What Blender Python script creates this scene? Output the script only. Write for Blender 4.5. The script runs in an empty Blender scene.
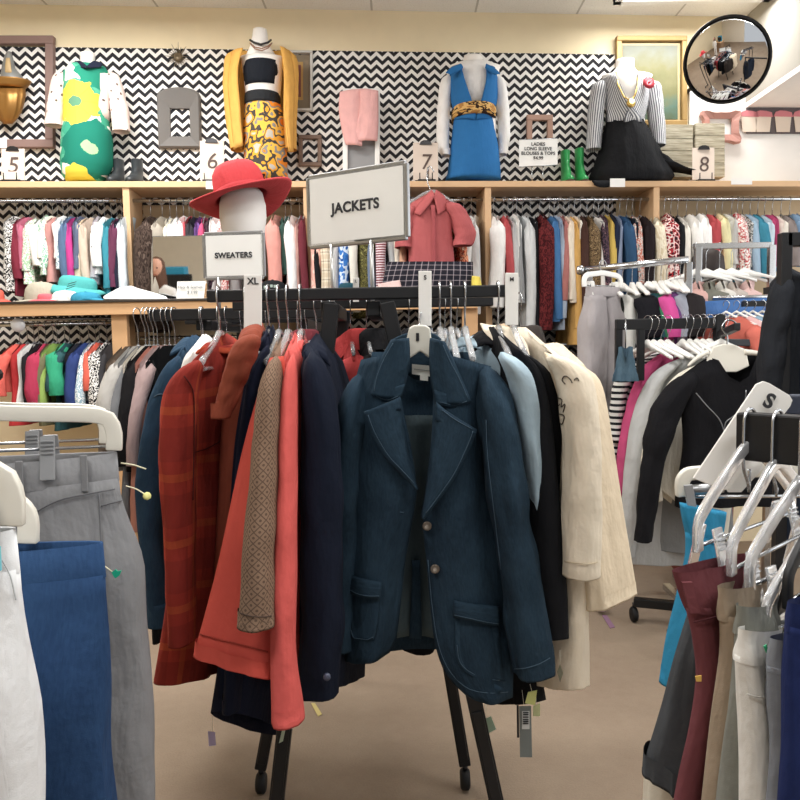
import bpy, bmesh, math, random
from mathutils import Vector, Matrix, Euler, noise
PI = math.pi
random.seed(7)
scene = bpy.context.scene
COL = scene.collection
V = Vector

# ------------------------------------------------------------------ camera
F = 750.0
CAM = V((0, 0, 1.3))
TILT = math.atan(56 / F)
ROLL = 0.018
fw = V((0, math.cos(TILT), -math.sin(TILT)))
up0 = V((0, math.sin(TILT), math.cos(TILT)))
rt0 = V((1, 0, 0))
rt = rt0 * math.cos(ROLL) - up0 * math.sin(ROLL)
up = up0 * math.cos(ROLL) + rt0 * math.sin(ROLL)
WYAW = 0.08
D0 = 4.55


def ray(px, py):
    return rt * ((px - 400) / F) + up * ((400 - py) / F) + fw


def P(px, py, d):
    """point at distance d into the shop that the photo shows at (px, py)"""
    r = ray(px, py)
    return CAM + r * (d / r.y)


def WP(px, py, off=0.0):
    """point on the plane parallel to the back wall, off metres in front of it"""
    r = ray(px, py)
    return CAM + r * ((D0 - off) / (r.y - WYAW * r.x))


def wall_y(x, off=0.0):
    return D0 + WYAW * x - off


WROT = math.atan(WYAW)


def px_per_m(d):
    return F / d


# ------------------------------------------------------------------ colour and materials
def hexc(h):
    h = h.lstrip('#')
    out = []
    for k in (0, 2, 4):
        c = int(h[k:k + 2], 16) / 255
        out.append(c / 12.92 if c <= 0.04045 else ((c + 0.055) / 1.055) ** 2.4)
    return (out[0], out[1], out[2], 1.0)


class NT:
    def __init__(s, name):
        s.m = bpy.data.materials.new(name)
        s.m.use_nodes = True
        s.t = s.m.node_tree
        s.b = s.t.nodes['Principled BSDF']

    def n(s, kind, **kw):
        nd = s.t.nodes.new(kind)
        for k, v in kw.items():
            setattr(nd, k, v)
        return nd

    def link(s, a, b):
        s.t.links.new(a, b)

    def set(s, sock, v):
        if hasattr(v, 'is_output') or isinstance(v, bpy.types.NodeSocket):
            s.t.links.new(v, sock)
        else:
            sock.default_value = v

    def math(s, op, a, b=0.0, c=None):
        nd = s.n('ShaderNodeMath', operation=op)
        s.set(nd.inputs[0], a)
        s.set(nd.inputs[1], b)
        if c is not None:
            s.set(nd.inputs[2], c)
        return nd.outputs[0]

    def uv(s):
        return s.n('ShaderNodeTexCoord').outputs['UV']

    def obj(s):
        return s.n('ShaderNodeTexCoord').outputs['Object']

    def sep(s, v):
        nd = s.n('ShaderNodeSeparateXYZ')
        s.link(v, nd.inputs[0])
        return nd.outputs

    def noise(s, vec, scale, detail=2.0, rough=0.5, mapscale=None):
        if mapscale:
            mp = s.n('ShaderNodeMapping')
            mp.inputs['Scale'].default_value = mapscale
            s.link(vec, mp.inputs[0])
            vec = mp.outputs[0]
        nd = s.n('ShaderNodeTexNoise')
        nd.inputs['Scale'].default_value = scale
        nd.inputs['Detail'].default_value = detail
        nd.inputs['Roughness'].default_value = rough
        s.link(vec, nd.inputs['Vector'])
        return nd.outputs['Fac']

    def voronoi(s, vec, scale, feature='F1', out='Distance', rnd=1.0):
        nd = s.n('ShaderNodeTexVoronoi', feature=feature)
        nd.inputs['Scale'].default_value = scale
        nd.inputs['Randomness'].default_value = rnd
        s.link(vec, nd.inputs['Vector'])
        return nd.outputs[out]

    def ramp(s, fac, stops, const=False):
        nd = s.n('ShaderNodeValToRGB')
        cr = nd.color_ramp
        if const:
            cr.interpolation = 'CONSTANT'
        while len(cr.elements) < len(stops):
            cr.elements.new(0.5)
        for e, (p, c) in zip(cr.elements, stops):
            e.position = p
            e.color = c if len(c) == 4 else (*c, 1)
        s.set(nd.inputs[0], fac)
        return nd.outputs[0]

    def mix(s, fac, a, b, mode='MIX'):
        nd = s.n('ShaderNodeMix', data_type='RGBA', blend_type=mode)
        s.set(nd.inputs[0], fac)
        s.set(nd.inputs[6], a)
        s.set(nd.inputs[7], b)
        return nd.outputs[2]

    def base(s, c):
        s.set(s.b.inputs['Base Color'], c)

    def bump(s, h, strength=0.2, dist=0.002):
        nd = s.n('ShaderNodeBump')
        nd.inputs['Strength'].default_value = strength
        nd.inputs['Distance'].default_value = dist
        s.link(h, nd.inputs['Height'])
        s.link(nd.outputs[0], s.b.inputs['Normal'])

    def done(s, rough=0.85, metal=0.0, spec=0.3, sheen=0.0):
        s.b.inputs['Roughness'].default_value = rough
        s.b.inputs['Metallic'].default_value = metal
        s.b.inputs['Specular IOR Level'].default_value = spec
        if sheen:
            s.b.inputs['Sheen Weight'].default_value = sheen
        return s.m


_cache = {}


def plain(name, h, rough=0.5, metal=0.0, spec=0.5):
    k = ('p', name)
    if k not in _cache:
        t = NT(name)
        c = hexc(h)
        f = t.noise(t.obj(), 9.0, 3)
        t.base(t.mix(f, tuple(x * 0.94 for x in c[:3]) + (1,), tuple(min(1, x * 1.05) for x in c[:3]) + (1,)))
        _cache[k] = t.done(rough, metal, spec)
    return _cache[k]


def soften(h, k=0.14):
    c = hexc(h)
    g = 0.3 * c[0] + 0.6 * c[1] + 0.1 * c[2]
    return tuple(x + (g - x) * k for x in c[:3]) + (1,)


def dark(c, k):
    return tuple(x * k for x in c[:3]) + (1,)


def wrinkle(t, uv, s=1.0):
    """soft creases and drape folds of hanging cloth"""
    a = t.noise(uv, 11.0, 3, 0.55, mapscale=(1.6, 0.45, 1))
    b = t.noise(uv, 26.0, 3, 0.6, mapscale=(1.0, 0.8, 1))
    g = t.noise(uv, 700.0, 1)
    h = t.math('ADD', t.math('MULTIPLY', a, 1.0), t.math('ADD', t.math('MULTIPLY', b, 0.32), t.math('MULTIPLY', g, 0.02)))
    t.bump(h, 0.42 * s, 0.03)


def fabric(h, var=0.16, rough=0.9, weave=700.0, sheen=0.0):
    """plain woven or knitted cloth"""
    k = ('f', h, var, rough, weave, sheen)
    if k not in _cache:
        t = NT('cloth ' + h)
        c = soften(h)
        uv = t.uv()
        f = t.noise(uv, 14.0, 4, 0.6)
        g = t.noise(uv, weave, 1)
        col = t.mix(f, dark(c, 1 - var), dark(c, 1 + var))
        col = t.mix(t.math('MULTIPLY', g, 0.25), col, dark(c, 0.75))
        t.base(col)
        wrinkle(t, uv)
        _cache[k] = t.done(rough, 0, 0.15, sheen)
    return _cache[k]


def denim(h, light, k2=0.5, name='denim'):
    k = ('d', h, light, k2)
    if k not in _cache:
        t = NT(name)
        uv = t.uv()
        a, b = hexc(h), hexc(light)
        f = t.noise(uv, 5.0, 5, 0.65)
        st = t.noise(uv, 60.0, 3, 0.6, mapscale=(6, 1, 1))
        fac = t.math('MULTIPLY', t.math('ADD', f, t.math('MULTIPLY', st, 0.6)), 0.62)
        col = t.ramp(fac, [(0.32, a), (0.75, tuple(a[i] * (1 - k2) + b[i] * k2 for i in range(3)) + (1,))])
        t.base(col)
        wrinkle(t, uv, 1.1)
        _cache[k] = t.done(0.92, 0, 0.12)
    return _cache[k]


def striped(a, b, period=0.012, duty=0.5, axis=0, name='striped cloth'):
    k = ('s', a, b, period, duty, axis)
    if k not in _cache:
        t = NT(name)
        u = t.sep(t.uv())[axis]
        f = t.math('FRACT', t.math('DIVIDE', u, period))
        t.base(t.mix(t.math('GREATER_THAN', f, duty), hexc(a), hexc(b)))
        wrinkle(t, t.uv())
        _cache[k] = t.done(0.9, 0, 0.15)
    return _cache[k]


def blotch(cols, scale=60.0, name='printed cloth', stretch=(1, 1, 1), feature='noise'):
    """printed cloth: blots of several colours"""
    k = ('b', tuple(cols), scale, stretch, feature)
    if k not in _cache:
        t = NT(name)
        if feature == 'noise':
            f = t.noise(t.uv(), scale, 2, 0.55, mapscale=stretch)
            n = len(cols)
            stops = [(0.30 + 0.40 * i / n if i else 0.0, hexc(c)) for i, c in enumerate(cols)]
            t.base(t.ramp(f, stops, True))
        else:
            d = t.voronoi(t.uv(), scale)
            n = len(cols)
            stops = [((0.12 + 0.55 * (i - 1) / max(1, n - 1)) if i else 0.0, hexc(c)) for i, c in enumerate(cols)]
            t.base(t.ramp(d, stops, True))
        wrinkle(t, t.uv())
        _cache[k] = t.done(0.9, 0, 0.15)
    return _cache[k]


def check(cols, pu, pv, name='checked cloth', line=0.5):
    """woven check: cols = ground, band, line"""
    k = ('c', tuple(cols), pu, pv)
    if k not in _cache:
        t = NT(name)
        o = t.sep(t.uv())
        u = t.math('FRACT', t.math('DIVIDE', o[0], pu))
        v = t.math('FRACT', t.math('DIVIDE', o[1], pv))
        bu = t.math('MULTIPLY', t.math('GREATER_THAN', u, 0.5), 0.5)
        bv = t.math('MULTIPLY', t.math('GREATER_THAN', v, 0.5), 0.5)
        col = t.mix(bu, hexc(cols[0]), hexc(cols[1]))
        col = t.mix(bv, col, hexc(cols[1]))
        lu = t.math('LESS_THAN', t.math('ABSOLUTE', t.math('SUBTRACT', u, 0.25)), 0.06)
        lv = t.math('LESS_THAN', t.math('ABSOLUTE', t.math('SUBTRACT', v, 0.25)), 0.06)
        col = t.mix(t.math('MULTIPLY', t.math('ADD', lu, lv), line), col, hexc(cols[2]))
        g = t.noise(t.uv(), 500, 1)
        col = t.mix(t.math('MULTIPLY', g, 0.25), col, dark(hexc(cols[0]), 0.6))
        t.base(col)
        wrinkle(t, t.uv())
        _cache[k] = t.done(0.92, 0, 0.12)
    return _cache[k]


def clear_plastic():
    if 'clear' not in _cache:
        t = NT('clear plastic')
        t.base((0.93, 0.95, 0.97, 1))
        t.b.inputs['Transmission Weight'].default_value = 0.75
        t.b.inputs['IOR'].default_value = 1.3
        _cache['clear'] = t.done(0.12, 0, 0.7)
    return _cache['clear']


# ------------------------------------------------------------------ mesh building
class MB:
    def __init__(s):
        s.v = []
        s.f = []
        s.uv = []

    def grid(s, rows, closed=False, uv=None, flip=False):
        """rows: list of equally long lists of points"""
        b = len(s.v)
        nv, nu = len(rows), len(rows[0])
        for r in rows:
            s.v.extend(r)
        if uv is None:
            mid = rows[nv // 2]
            us = [0.0]
            for i in range(nu):
                us.append(us[-1] + (mid[(i + 1) % nu] - mid[i]).length)
            vs = [0.0]
            for j in range(nv - 1):
                vs.append(vs[-1] - (rows[j + 1][0] - rows[j][0]).length)
            uv = lambda i, j: (us[i], vs[j])
        for j in range(nv - 1):
            for i in range(nu if closed else nu - 1):
                i2 = (i + 1) % nu
                q = [b + j * nu + i, b + j * nu + i2, b + (j + 1) * nu + i2, b + (j + 1) * nu + i]
                w = [uv(i, j), uv(i + 1, j), uv(i + 1, j + 1), uv(i, j + 1)]
                if flip:
                    q.reverse()
                    w.reverse()
                s.f.append(q)
                s.uv.append(w)
        return b

    def cap(s, base, n, flip=False):
        c = V((0, 0, 0))
        for i in range(n):
            c += s.v[base + i]
        c /= n
        s.v.append(c)
        k = len(s.v) - 1
        for i in range(n):
            q = [base + i, base + (i + 1) % n, k]
            if flip:
                q.reverse()
            s.f.append(q)
            s.uv.append([(s.v[x].x, s.v[x].z) for x in q])

    def rings(s, rings, cap0=True, cap1=True):
        n = len(rings[0])
        b = s.grid(rings, True)
        if cap0:
            s.cap(b, n, True)
        if cap1:
            s.cap(b + (len(rings) - 1) * n, n)
        return s

    def tube(s, pts, r, n=8, cap=True):
        pts = [V(p) for p in pts]
        m = len(pts)
        rr = r if isinstance(r, (list, tuple)) else [r] * m
        rings = []
        prev = None
        for i in range(m):
            t = (pts[min(i + 1, m - 1)] - pts[max(i - 1, 0)])
            t = t.normalized() if t.length > 1e-9 else V((0, 0, 1))
            if prev is None:
                a = t.orthogonal().normalized()
            else:
                a = prev - t * prev.dot(t)
                a = a.normalized() if a.length > 1e-6 else t.orthogonal().normalized()
            prev = a
            bb = t.cross(a)
            rings.append([pts[i] + (a * math.cos(2 * PI * k / n) + bb * math.sin(2 * PI * k / n)) * rr[i] for k in range(n)])
        return s.rings(rings, cap, cap)

    def box(s, lo, hi, M=None):
        x0, y0, z0 = lo
        x1, y1, z1 = hi
        c = [V((x, y, z)) for z in (z0, z1) for y in (y0, y1) for x in (x0, x1)]
        if M is not None:
            c = [M @ p for p in c]
        b = len(s.v)
        s.v.extend(c)
        for q in ((0, 2, 3, 1), (4, 5, 7, 6), (0, 1, 5, 4), (2, 6, 7, 3), (0, 4, 6, 2), (1, 3, 7, 5)):
            s.f.append([b + k for k in q])
            w = [s.v[b + k] for k in q]
            if q in ((0, 1, 5, 4), (2, 6, 7, 3)):
                s.uv.append([(p.x, p.z) for p in w])
            elif q in ((0, 4, 6, 2), (1, 3, 7, 5)):
                s.uv.append([(p.y, p.z) for p in w])
            else:
                s.uv.append([(p.x, p.y) for p in w])
        return s

    def bar(s, a, b, w, h, upv=V((0, 0, 1))):
        """rectangular bar from a to b, w across, h along upv"""
        a, b = V(a), V(b)
        t = (b - a).normalized()
        sd = t.cross(upv)
        if sd.length < 1e-5:
            sd = V((1, 0, 0))
        sd.normalize()
        u = sd.cross(t)
        ring = lambda p: [p + sd * (x * w / 2) + u * (y * h / 2) for x, y in ((-1, -1), (1, -1), (1, 1), (-1, 1))]
        return s.rings([ring(a), ring(b)])

    def lathe(s, prof, n=24, c=V((0, 0, 0)), axis=None, cap0=True, cap1=True):
        """prof: (radius, height) pairs"""
        M = Matrix.Identity(3)
        if axis is not None:
            M = V((0, 0, 1)).rotation_difference(V(axis)).to_matrix()
        rg = [[c + M @ V((r * math.cos(2 * PI * k / n), r * math.sin(2 * PI * k / n), z)) for k in range(n)] for r, z in prof]
        return s.rings(rg, cap0, cap1)

    def prism(s, poly, vec):
        """polygon of 3D points pushed along vec"""
        n = len(poly)
        b = len(s.v)
        s.v.extend([V(p) for p in poly])
        s.v.extend([V(p) + V(vec) for p in poly])
        s.f.append(list(range(b + n - 1, b - 1, -1)))
        s.f.append(list(range(b + n, b + 2 * n)))
        for i in range(n):
            j = (i + 1) % n
            s.f.append([b + i, b + j, b + n + j, b + n + i])
        for q in s.f[-(n + 2):]:
            s.uv.append([(s.v[k].x, s.v[k].z) for k in q])
        return s


def frame_of(o):
    if o is None:
        return Matrix.Identity(4)
    M = Matrix.Translation(o.location) @ o.rotation_euler.to_matrix().to_4x4()
    return frame_of(o.parent) @ M


def obj(name, mb, m, parent=None, smooth=True, bevel=0.0, solid=0.0, sub=0, local=False, base=None, seg=2):
    """ONE mesh object from the builder; points are in the room's frame unless local"""
    me = bpy.data.meshes.new(name)
    o = bpy.data.objects.new(name, me)
    COL.objects.link(o)
    vs = mb.v
    if parent is not None:
        o.parent = parent
        if not local:
            I = frame_of(parent).inverted()
            vs = [I @ p for p in vs]
    elif not local:
        if base is None:
            n = len(vs)
            base = V((sum(p.x for p in vs) / n, sum(p.y for p in vs) / n, min(p.z for p in vs)))
        o.location = base
        vs = [p - base for p in vs]
    me.from_pydata([tuple(p) for p in vs], [], mb.f)
    lay = me.uv_layers.new(name='UVMap')
    k = 0
    for w in mb.uv:
        for q in w:
            lay.data[k].uv = q
            k += 1
    me.materials.append(m)
    if smooth:
        me.polygons.foreach_set('use_smooth', [True] * len(me.polygons))
    if bevel:
        md = o.modifiers.new('bevel', 'BEVEL')
        md.width = bevel
        md.segments = seg
        md.limit_method = 'ANGLE'
        md.angle_limit = math.radians(40)
        if smooth:
            md.harden_normals = False
    if solid:
        md = o.modifiers.new('thickness', 'SOLIDIFY')
        md.thickness = solid
        md.offset = 0
    if sub:
        md = o.modifiers.new('smooth', 'SUBSURF')
        md.levels = md.render_levels = sub
    return o


def thing(name, label, cat, loc, rz=0.0, group=None):
    o = bpy.data.objects.new(name, None)
    COL.objects.link(o)
    o.location = loc
    o.rotation_euler = (0, 0, rz)
    o.empty_display_size = 0.05
    return tag(o, label, cat, group)


def tag(o, label, cat, group=None):
    o['label'] = label
    o['category'] = cat
    if group:
        o['group'] = group
    return o


def struct(o):
    o['kind'] = 'structure'
    return o


def plabel(o, s):
    o['label'] = s
    return o


def dup(root, loc, rz, label=None, group=None):
    r = root.copy()
    COL.objects.link(r)
    r.location = loc
    r.rotation_euler = (0, 0, rz)
    if label:
        r['label'] = label
    if group:
        r['group'] = group
    for ch in list(root.children):
        c = ch.copy()
        COL.objects.link(c)
        c.parent = r
        for g in ch.children:
            d = g.copy()
            COL.objects.link(d)
            d.parent = c
    return r


def lettering(txt, size, pos, rot, m, parent, name='lettering', bold=0.0, shear=0.0, align='CENTER', extrude=0.0006, space=1.0):
    c = bpy.data.curves.new(name, 'FONT')
    c.body = txt
    c.size = size
    c.align_x = align
    c.align_y = 'CENTER'
    c.extrude = extrude
    c.offset = bold
    c.shear = shear
    c.space_character = space
    c.materials.append(m)
    tmp = bpy.data.objects.new('tmp', c)
    COL.objects.link(tmp)
    bpy.context.view_layer.update()
    me = bpy.data.meshes.new_from_object(tmp.evaluated_get(bpy.context.evaluated_depsgraph_get()))
    bpy.data.objects.remove(tmp)
    me.name = name
    o = bpy.data.objects.new(name, me)
    COL.objects.link(o)
    R = rot if isinstance(rot, Matrix) else Euler(rot).to_matrix()
    M = Matrix.Translation(pos) @ R.to_4x4()
    if parent is not None:
        o.parent = parent
        M = frame_of(parent).inverted() @ M
    o.location = M.to_translation()
    o.rotation_euler = M.to_euler()
    return o


def on_cloth(objs, pts, lift=0.004, n=24):
    """lay a line of points, given by where the photo shows them, onto built cloth"""
    from mathutils.bvhtree import BVHTree
    vs_, ps_ = [], []
    for o in objs:
        M = frame_of(o)
        b = len(vs_)
        vs_ += [M @ v.co for v in o.data.vertices]
        ps_ += [[b + k for k in p.vertices] for p in o.data.polygons]
    bv = BVHTree.FromPolygons(vs_, ps_)
    out = []
    dense = resample([V((x, y, 0)) for x, y in pts], n)
    for q in dense:
        r = ray(q.x, q.y).normalized()
        h = bv.ray_cast(CAM, r)
        if h[0] is not None:
            out.append(h[0] - r * lift)
    return out


def stitch(name, objs, pts, m, parent, r=0.0011, lift=0.004, n=24):
    p = on_cloth(objs, pts, lift, n)
    if len(p) > 2:
        return obj(name, MB().tube(p, r, 5), m, parent)


# ------------------------------------------------------------------ curves and sheets
def resample(pts, n):
    pts = [V(p) for p in pts]
    m = len(pts)
    # Catmull-Rom through the points
    out = []
    dense = []
    for i in range(m - 1):
        p0 = pts[max(i - 1, 0)]
        p1, p2 = pts[i], pts[i + 1]
        p3 = pts[min(i + 2, m - 1)]
        for k in range(12):
            t = k / 12
            dense.append(0.5 * ((2 * p1) + (p2 - p0) * t + (2 * p0 - 5 * p1 + 4 * p2 - p3) * t * t + (3 * p1 - p0 - 3 * p2 + p3) * t ** 3))
    dense.append(pts[-1])
    L = [0]
    for a, b in zip(dense, dense[1:]):
        L.append(L[-1] + (b - a).length)
    j = 0
    for k in range(n):
        s = L[-1] * k / (n - 1)
        while j < len(L) - 2 and L[j + 1] < s:
            j += 1
        d = L[j + 1] - L[j]
        t = (s - L[j]) / d if d > 1e-12 else 0
        out.append(dense[j].lerp(dense[j + 1], min(1, max(0, t))))
    return out


def lerp_table(tab, x):
    if x <= tab[0][0]:
        return tab[0][1]
    for (a, va), (b, vb) in zip(tab, tab[1:]):
        if x <= b:
            t = (x - a) / (b - a)
            t = t * t * (3 - 2 * t)
            return va + (vb - va) * t
    return tab[-1][1]


def sheet(A, B, nu=12, nv=24, bulge=0.0, folds=0.0, freq=3.0, seed=0, toward=V((0, -1, 0)), mb=None):
    """cloth sheet stretched between two edge curves, bulging towards `toward`"""
    mb = mb or MB()
    a = resample(A, nv)
    b = resample(B, nv)
    rows = []
    for j in range(nv):
        r = []
        for i in range(nu):
            u = i / (nu - 1)
            p = a[j].lerp(b[j], u)
            h = bulge * math.sin(PI * u)
            if folds:
                h += folds * math.sin(PI * min(1, u * 1.0)) * noise.noise(V((u * freq, j / nv * 1.6, seed * 3.7))) * (0.4 + j / nv)
            r.append(p + toward * h)
        rows.append(r)
    mb.grid(rows)
    return mb


def crisp_hem(rings):
    """turn the last ring under so that the hem reads as a folded edge"""
    last = rings[-1]
    n = len(last)
    prev = rings[-2]
    c = sum(last, V((0, 0, 0))) / n
    up_ = [p.lerp(q, min(1, 0.004 / max(1e-6, (p - q).length))) for p, q in zip(last, prev)]
    rings[-1:] = [up_, last, [c + (p - c) * 0.985 + V((0, 0, 0.0005)) for p in last], [c + (p - c) * 0.93 + V((0, 0, 0.03)) for p in last]]


def sp(x, e):
    return math.copysign(abs(x) ** e, x)


def flat_loft(near, far, thick, nv=26, nu=28, folds=0.012, freq=5, seed=0, e=0.75, cap0=True, cap1=False, hem=True, crown=0.0):
    """flattened closed cloth body between two edge curves (3D), `thick` = table of half thickness over v"""
    mb = MB()
    a = resample(near, nv)
    b = resample(far, nv)
    rings = []
    for j in range(nv):
        v = j / (nv - 1)
        ax = (a[j] - b[j]) / 2
        c = (a[j] + b[j]) / 2
        pr = V((-ax.y, ax.x, 0))
        pr = pr.normalized() if pr.length > 1e-6 else V((0, 1, 0))
        t = lerp_table(thick, v)
        r = []
        for i in range(nu):
            ph = 2 * PI * i / nu
            cc, ss = math.cos(ph), math.sin(ph)
            k = folds * (0.25 + v) * noise.noise(V((cc * freq * 0.5 + 3.1 * seed, v * 1.3, ss * 1.2 + seed)))
            r.append(c + ax * sp(cc, 0.9) + pr * (t * sp(ss, e) + k) + ax.normalized() * (k * 0.5) + V((0, 0, crown * (1 - abs(cc)) * (1 - v) ** 6)))
        rings.append(r)
    if hem:
        crisp_hem(rings)
    mb.rings(rings, cap0, cap1)
    return mb


def sleeve_tube(path, rad, n=16, nv=22, folds=0.006, seed=0, dome=True, hem=True):
    """path: 3D points; rad: list of (across, along-view) half sizes per path point"""
    m = len(path)
    pts = resample(path, nv)
    mb = MB()
    rings = []
    ux = V((1, 0, 0))
    for j in range(nv):
        v = j / (nv - 1)
        f = v * (m - 1)
        k = min(int(f), m - 2)
        t = f - k
        rx = rad[k][0] * (1 - t) + rad[k + 1][0] * t
        ry = rad[k][1] * (1 - t) + rad[k + 1][1] * t
        if dome:
            s = min(1, v / 0.14)
            q = math.sqrt(max(0.0, 1 - (1 - s) ** 2))
            rx *= 0.12 + 0.88 * q
            ry *= 0.12 + 0.88 * q
        r = []
        for i in range(n):
            ph = 2 * PI * i / n
            w = 1 + folds / 0.05 * (noise.noise(V((math.cos(ph) * 1.5 + seed * 2.3, v * 7, math.sin(ph) * 1.5 + seed))) )
            r.append(pts[j] + V((math.cos(ph) * rx * w, math.sin(ph) * ry * w, 0)))
        rings.append(r)
    if hem:
        crisp_hem(rings)
    mb.rings(rings, True, False)
    return mb


def hanging(name, label, cat, loc, yaw, m, group=None, sw=0.2, nw=0.065, nz=0.1, drop=0.05, length=0.65, waist=None, hemw=None,
            tm=0.04, th=0.05, sl=0.56, sr=0.055, cuff=0.042, out=0.03, nf=0.05, nb=0.01, folds=0.014, seed=0, nu=26, nv=14,
            sleeve_mat=None, collar=None, swing=0.0, hem_arch=0.0, straps=False, fwd=0.0):
    """a garment on a hanger: origin at the rail, shoulder line along local X, front along local -Y"""
    root = thing(name, label, cat, loc, yaw, group)
    waist = waist or sw * 0.94
    hemw = hemw or sw * 1.08
    mb = MB()
    rings = []
    W = [(0, sw), (0.12, sw * 1.0), (0.5, waist), (1, hemw)]
    T = [(0, 0.006), (0.1, tm * 0.8), (0.4, tm), (1, th)]
    for j in range(nv + 1):
        v = j / nv
        w, t = lerp_table(W, v), lerp_table(T, v)
        r = []
        for i in range(nu):
            ph = 2 * PI * i / nu
            c, s = math.cos(ph), math.sin(ph)
            x0 = sw * c
            x = w * sp(c, 0.92)
            zt = -nz - drop * max(0.0, (abs(x0) - nw) / (sw - nw)) ** 1.1
            y = t * sp(s, 0.75)
            if abs(x0) < nw:
                q = 1 - (x0 / nw) ** 2
                zt -= (nf if s < 0 else nb) * q * (1 if s < 0 else 1)
                y = y * (1 - (1 - v) ** 3) + (1 - v) ** 3 * 0.045 * math.sqrt(q) * (1 if s > 0 else -1)
            zh = -nz - length + hem_arch * (x / w) ** 2
            z = zt + (zh - zt) * v
            k = folds * (0.2 + v) * noise.noise(V((c * 3.2 + seed * 1.7, v * 1.5, s * 0.8 + seed * 0.9)))
            k += folds * 0.5 * v * math.sin(9 * c + seed)
            r.append(V((x + swing * v * v, y + k + fwd * v, z)))
        rings.append(r)
    crisp_hem(rings)
    mb.grid(rings, True, uv=lambda i, j, L=length: (4 * sw * i / nu, -min(j, nv) / nv * L))
    obj('body', mb, m, root, local=True)
    if sl > 0.02:
        for sd in (1, -1):
            z0 = -nz - drop - 0.0
            n = 4
            path = [V((sd * (sw - 0.035 + (out + 0.03) * min(1, q * 1.6) + swing * sd * q * 0.4), fwd * q + 0.01 * math.sin(q * 3 + seed), z0 + 0.012 - sl * q)) for q in (0, 0.2, 0.5, 0.8, 1)]
            rad = [(sr, sr * 1.25), (sr, sr * 1.2), (sr * 0.92, sr), (cuff * 1.08, cuff * 1.1), (cuff, cuff)]
            sb = sleeve_tube(path, rad, n=12 if nu < 30 else 18, nv=12 if nu < 30 else 24, folds=0.005, seed=seed + sd)
            obj('sleeve', sb, sleeve_mat or m, root, local=True)
    if collar:
        obj('collar', shirt_collar(nw, nz, nf), collar if not isinstance(collar, bool) else m, root, local=True)
    return root


def shirt_collar(nw, nz, nf, h=0.032, fall=0.055, n=22):
    mb = MB()
    prof = [(0.0, 0.0, 0), (-0.002, 0.6, 0), (0.0, 1.0, 0), (0.010, 0.85, 0), (0.017, 0.2, 0.0), (0.024, 0.0, 1.0)]
    rows = []
    for o_, hh, fl in prof:
        r = []
        for i in range(n + 1):
            a = -PI / 2 + 0.10 + (2 * PI - 0.20) * i / n
            c, s = math.cos(a), math.sin(a)
            front = max(0.0, -s)
            x = (nw + o_ * (1 + 0.5 * front)) * c
            y = (0.045 + o_) * s
            z = -nz - nf * 0.55 * front ** 1.5 + h * hh * (1 - 0.25 * front)
            if fl:
                z -= fall * fl * (0.55 + 0.75 * front ** 1.5) - 0.005
                x += c * 0.01
            r.append(V((x, y, z)))
        rows.append(r)
    mb.grid(rows)
    return mb
# ================================================================== camera, world, lights
cam_d = bpy.data.cameras.new('camera')
cam = bpy.data.objects.new('camera', cam_d)
COL.objects.link(cam)
cam_d.sensor_fit = 'HORIZONTAL'
cam_d.sensor_width = 36.0
cam_d.lens = 36.0 * F / 800.0
cam_d.clip_start = 0.05
M = Matrix((rt, up, -fw)).transposed().to_4x4()
cam.matrix_world = Matrix.Translation(CAM) @ M
scene.camera = cam

w = bpy.data.worlds.new('shop front daylight')
scene.world = w
w.use_nodes = True
bg = w.node_tree.nodes['Background']
bg.inputs[0].default_value = (0.93, 0.96, 1.0, 1)
bg.inputs[1].default_value = 0.52

vs = scene.view_settings
vs.view_transform = 'Standard'
vs.look = 'None'
vs.gamma = 1.0
vs.use_curve_mapping = False
vs.exposure = 0.12


def area(name, loc, rot, sx, sy, power, col=(1, 1, 1)):
    l = bpy.data.lights.new(name, 'AREA')
    l.shape = 'RECTANGLE'
    l.size, l.size_y = sx, sy
    l.energy = power
    l.color = col
    o = bpy.data.objects.new(name, l)
    COL.objects.link(o)
    o.location = loc
    o.rotation_euler = rot
    return o


# ================================================================== the room
CEIL = WP(400, 11).z
XL, XR, YF = -4.3, 3.6, -3.2

# floor: brown beige carpet tiles
t = NT('carpet')
o_ = t.obj()
f1 = t.noise(o_, 2.2, 4, 0.6)
f2 = t.noise(o_, 160.0, 2, 0.7)
f3 = t.noise(o_, 22.0, 3, 0.6)
c = t.ramp(f1, [(0.3, hexc('8f7d6b')), (0.7, hexc('a1907c'))])
c = t.mix(t.math('MULTIPLY', f2, 0.55), c, hexc('74655a'))
c = t.mix(t.math('MULTIPLY', f3, 0.25), c, hexc('b0a08e'))
t.base(c)
t.bump(f2, 0.5, 0.003)
m_carpet = t.done(0.97, 0, 0.05)
mb = MB()
mb.box((XL, YF, -0.05), (XR, 5.4, 0.0))
struct(obj('floor', mb, m_carpet, smooth=False))

# ceiling: lay-in tiles
t = NT('ceiling tile')
o_ = t.sep(t.obj())
lx = t.math('LESS_THAN', t.math('FRACT', t.math('DIVIDE', t.math('ADD', o_[0], 0.13), 0.61)), 0.02)
ly = t.math('LESS_THAN', t.math('FRACT', t.math('DIVIDE', o_[1], 1.22)), 0.012)
sp_ = t.noise(t.obj(), 130.0, 3)
c = t.mix(t.math('MULTIPLY', t.math('GREATER_THAN', sp_, 0.6), 0.35), hexc('f2f1ee'), hexc('c9c6c0'))
t.base(t.mix(t.math('MAXIMUM', lx, ly), c, hexc('c4c2bd')))
m_tile = t.done(0.95, 0, 0.1)
mb = MB()
mb.box((XL, YF, CEIL), (XR, 5.4, CEIL + 0.06))
struct(obj('ceiling', mb, m_tile, smooth=False, base=V((0, 0, CEIL))))

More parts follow.
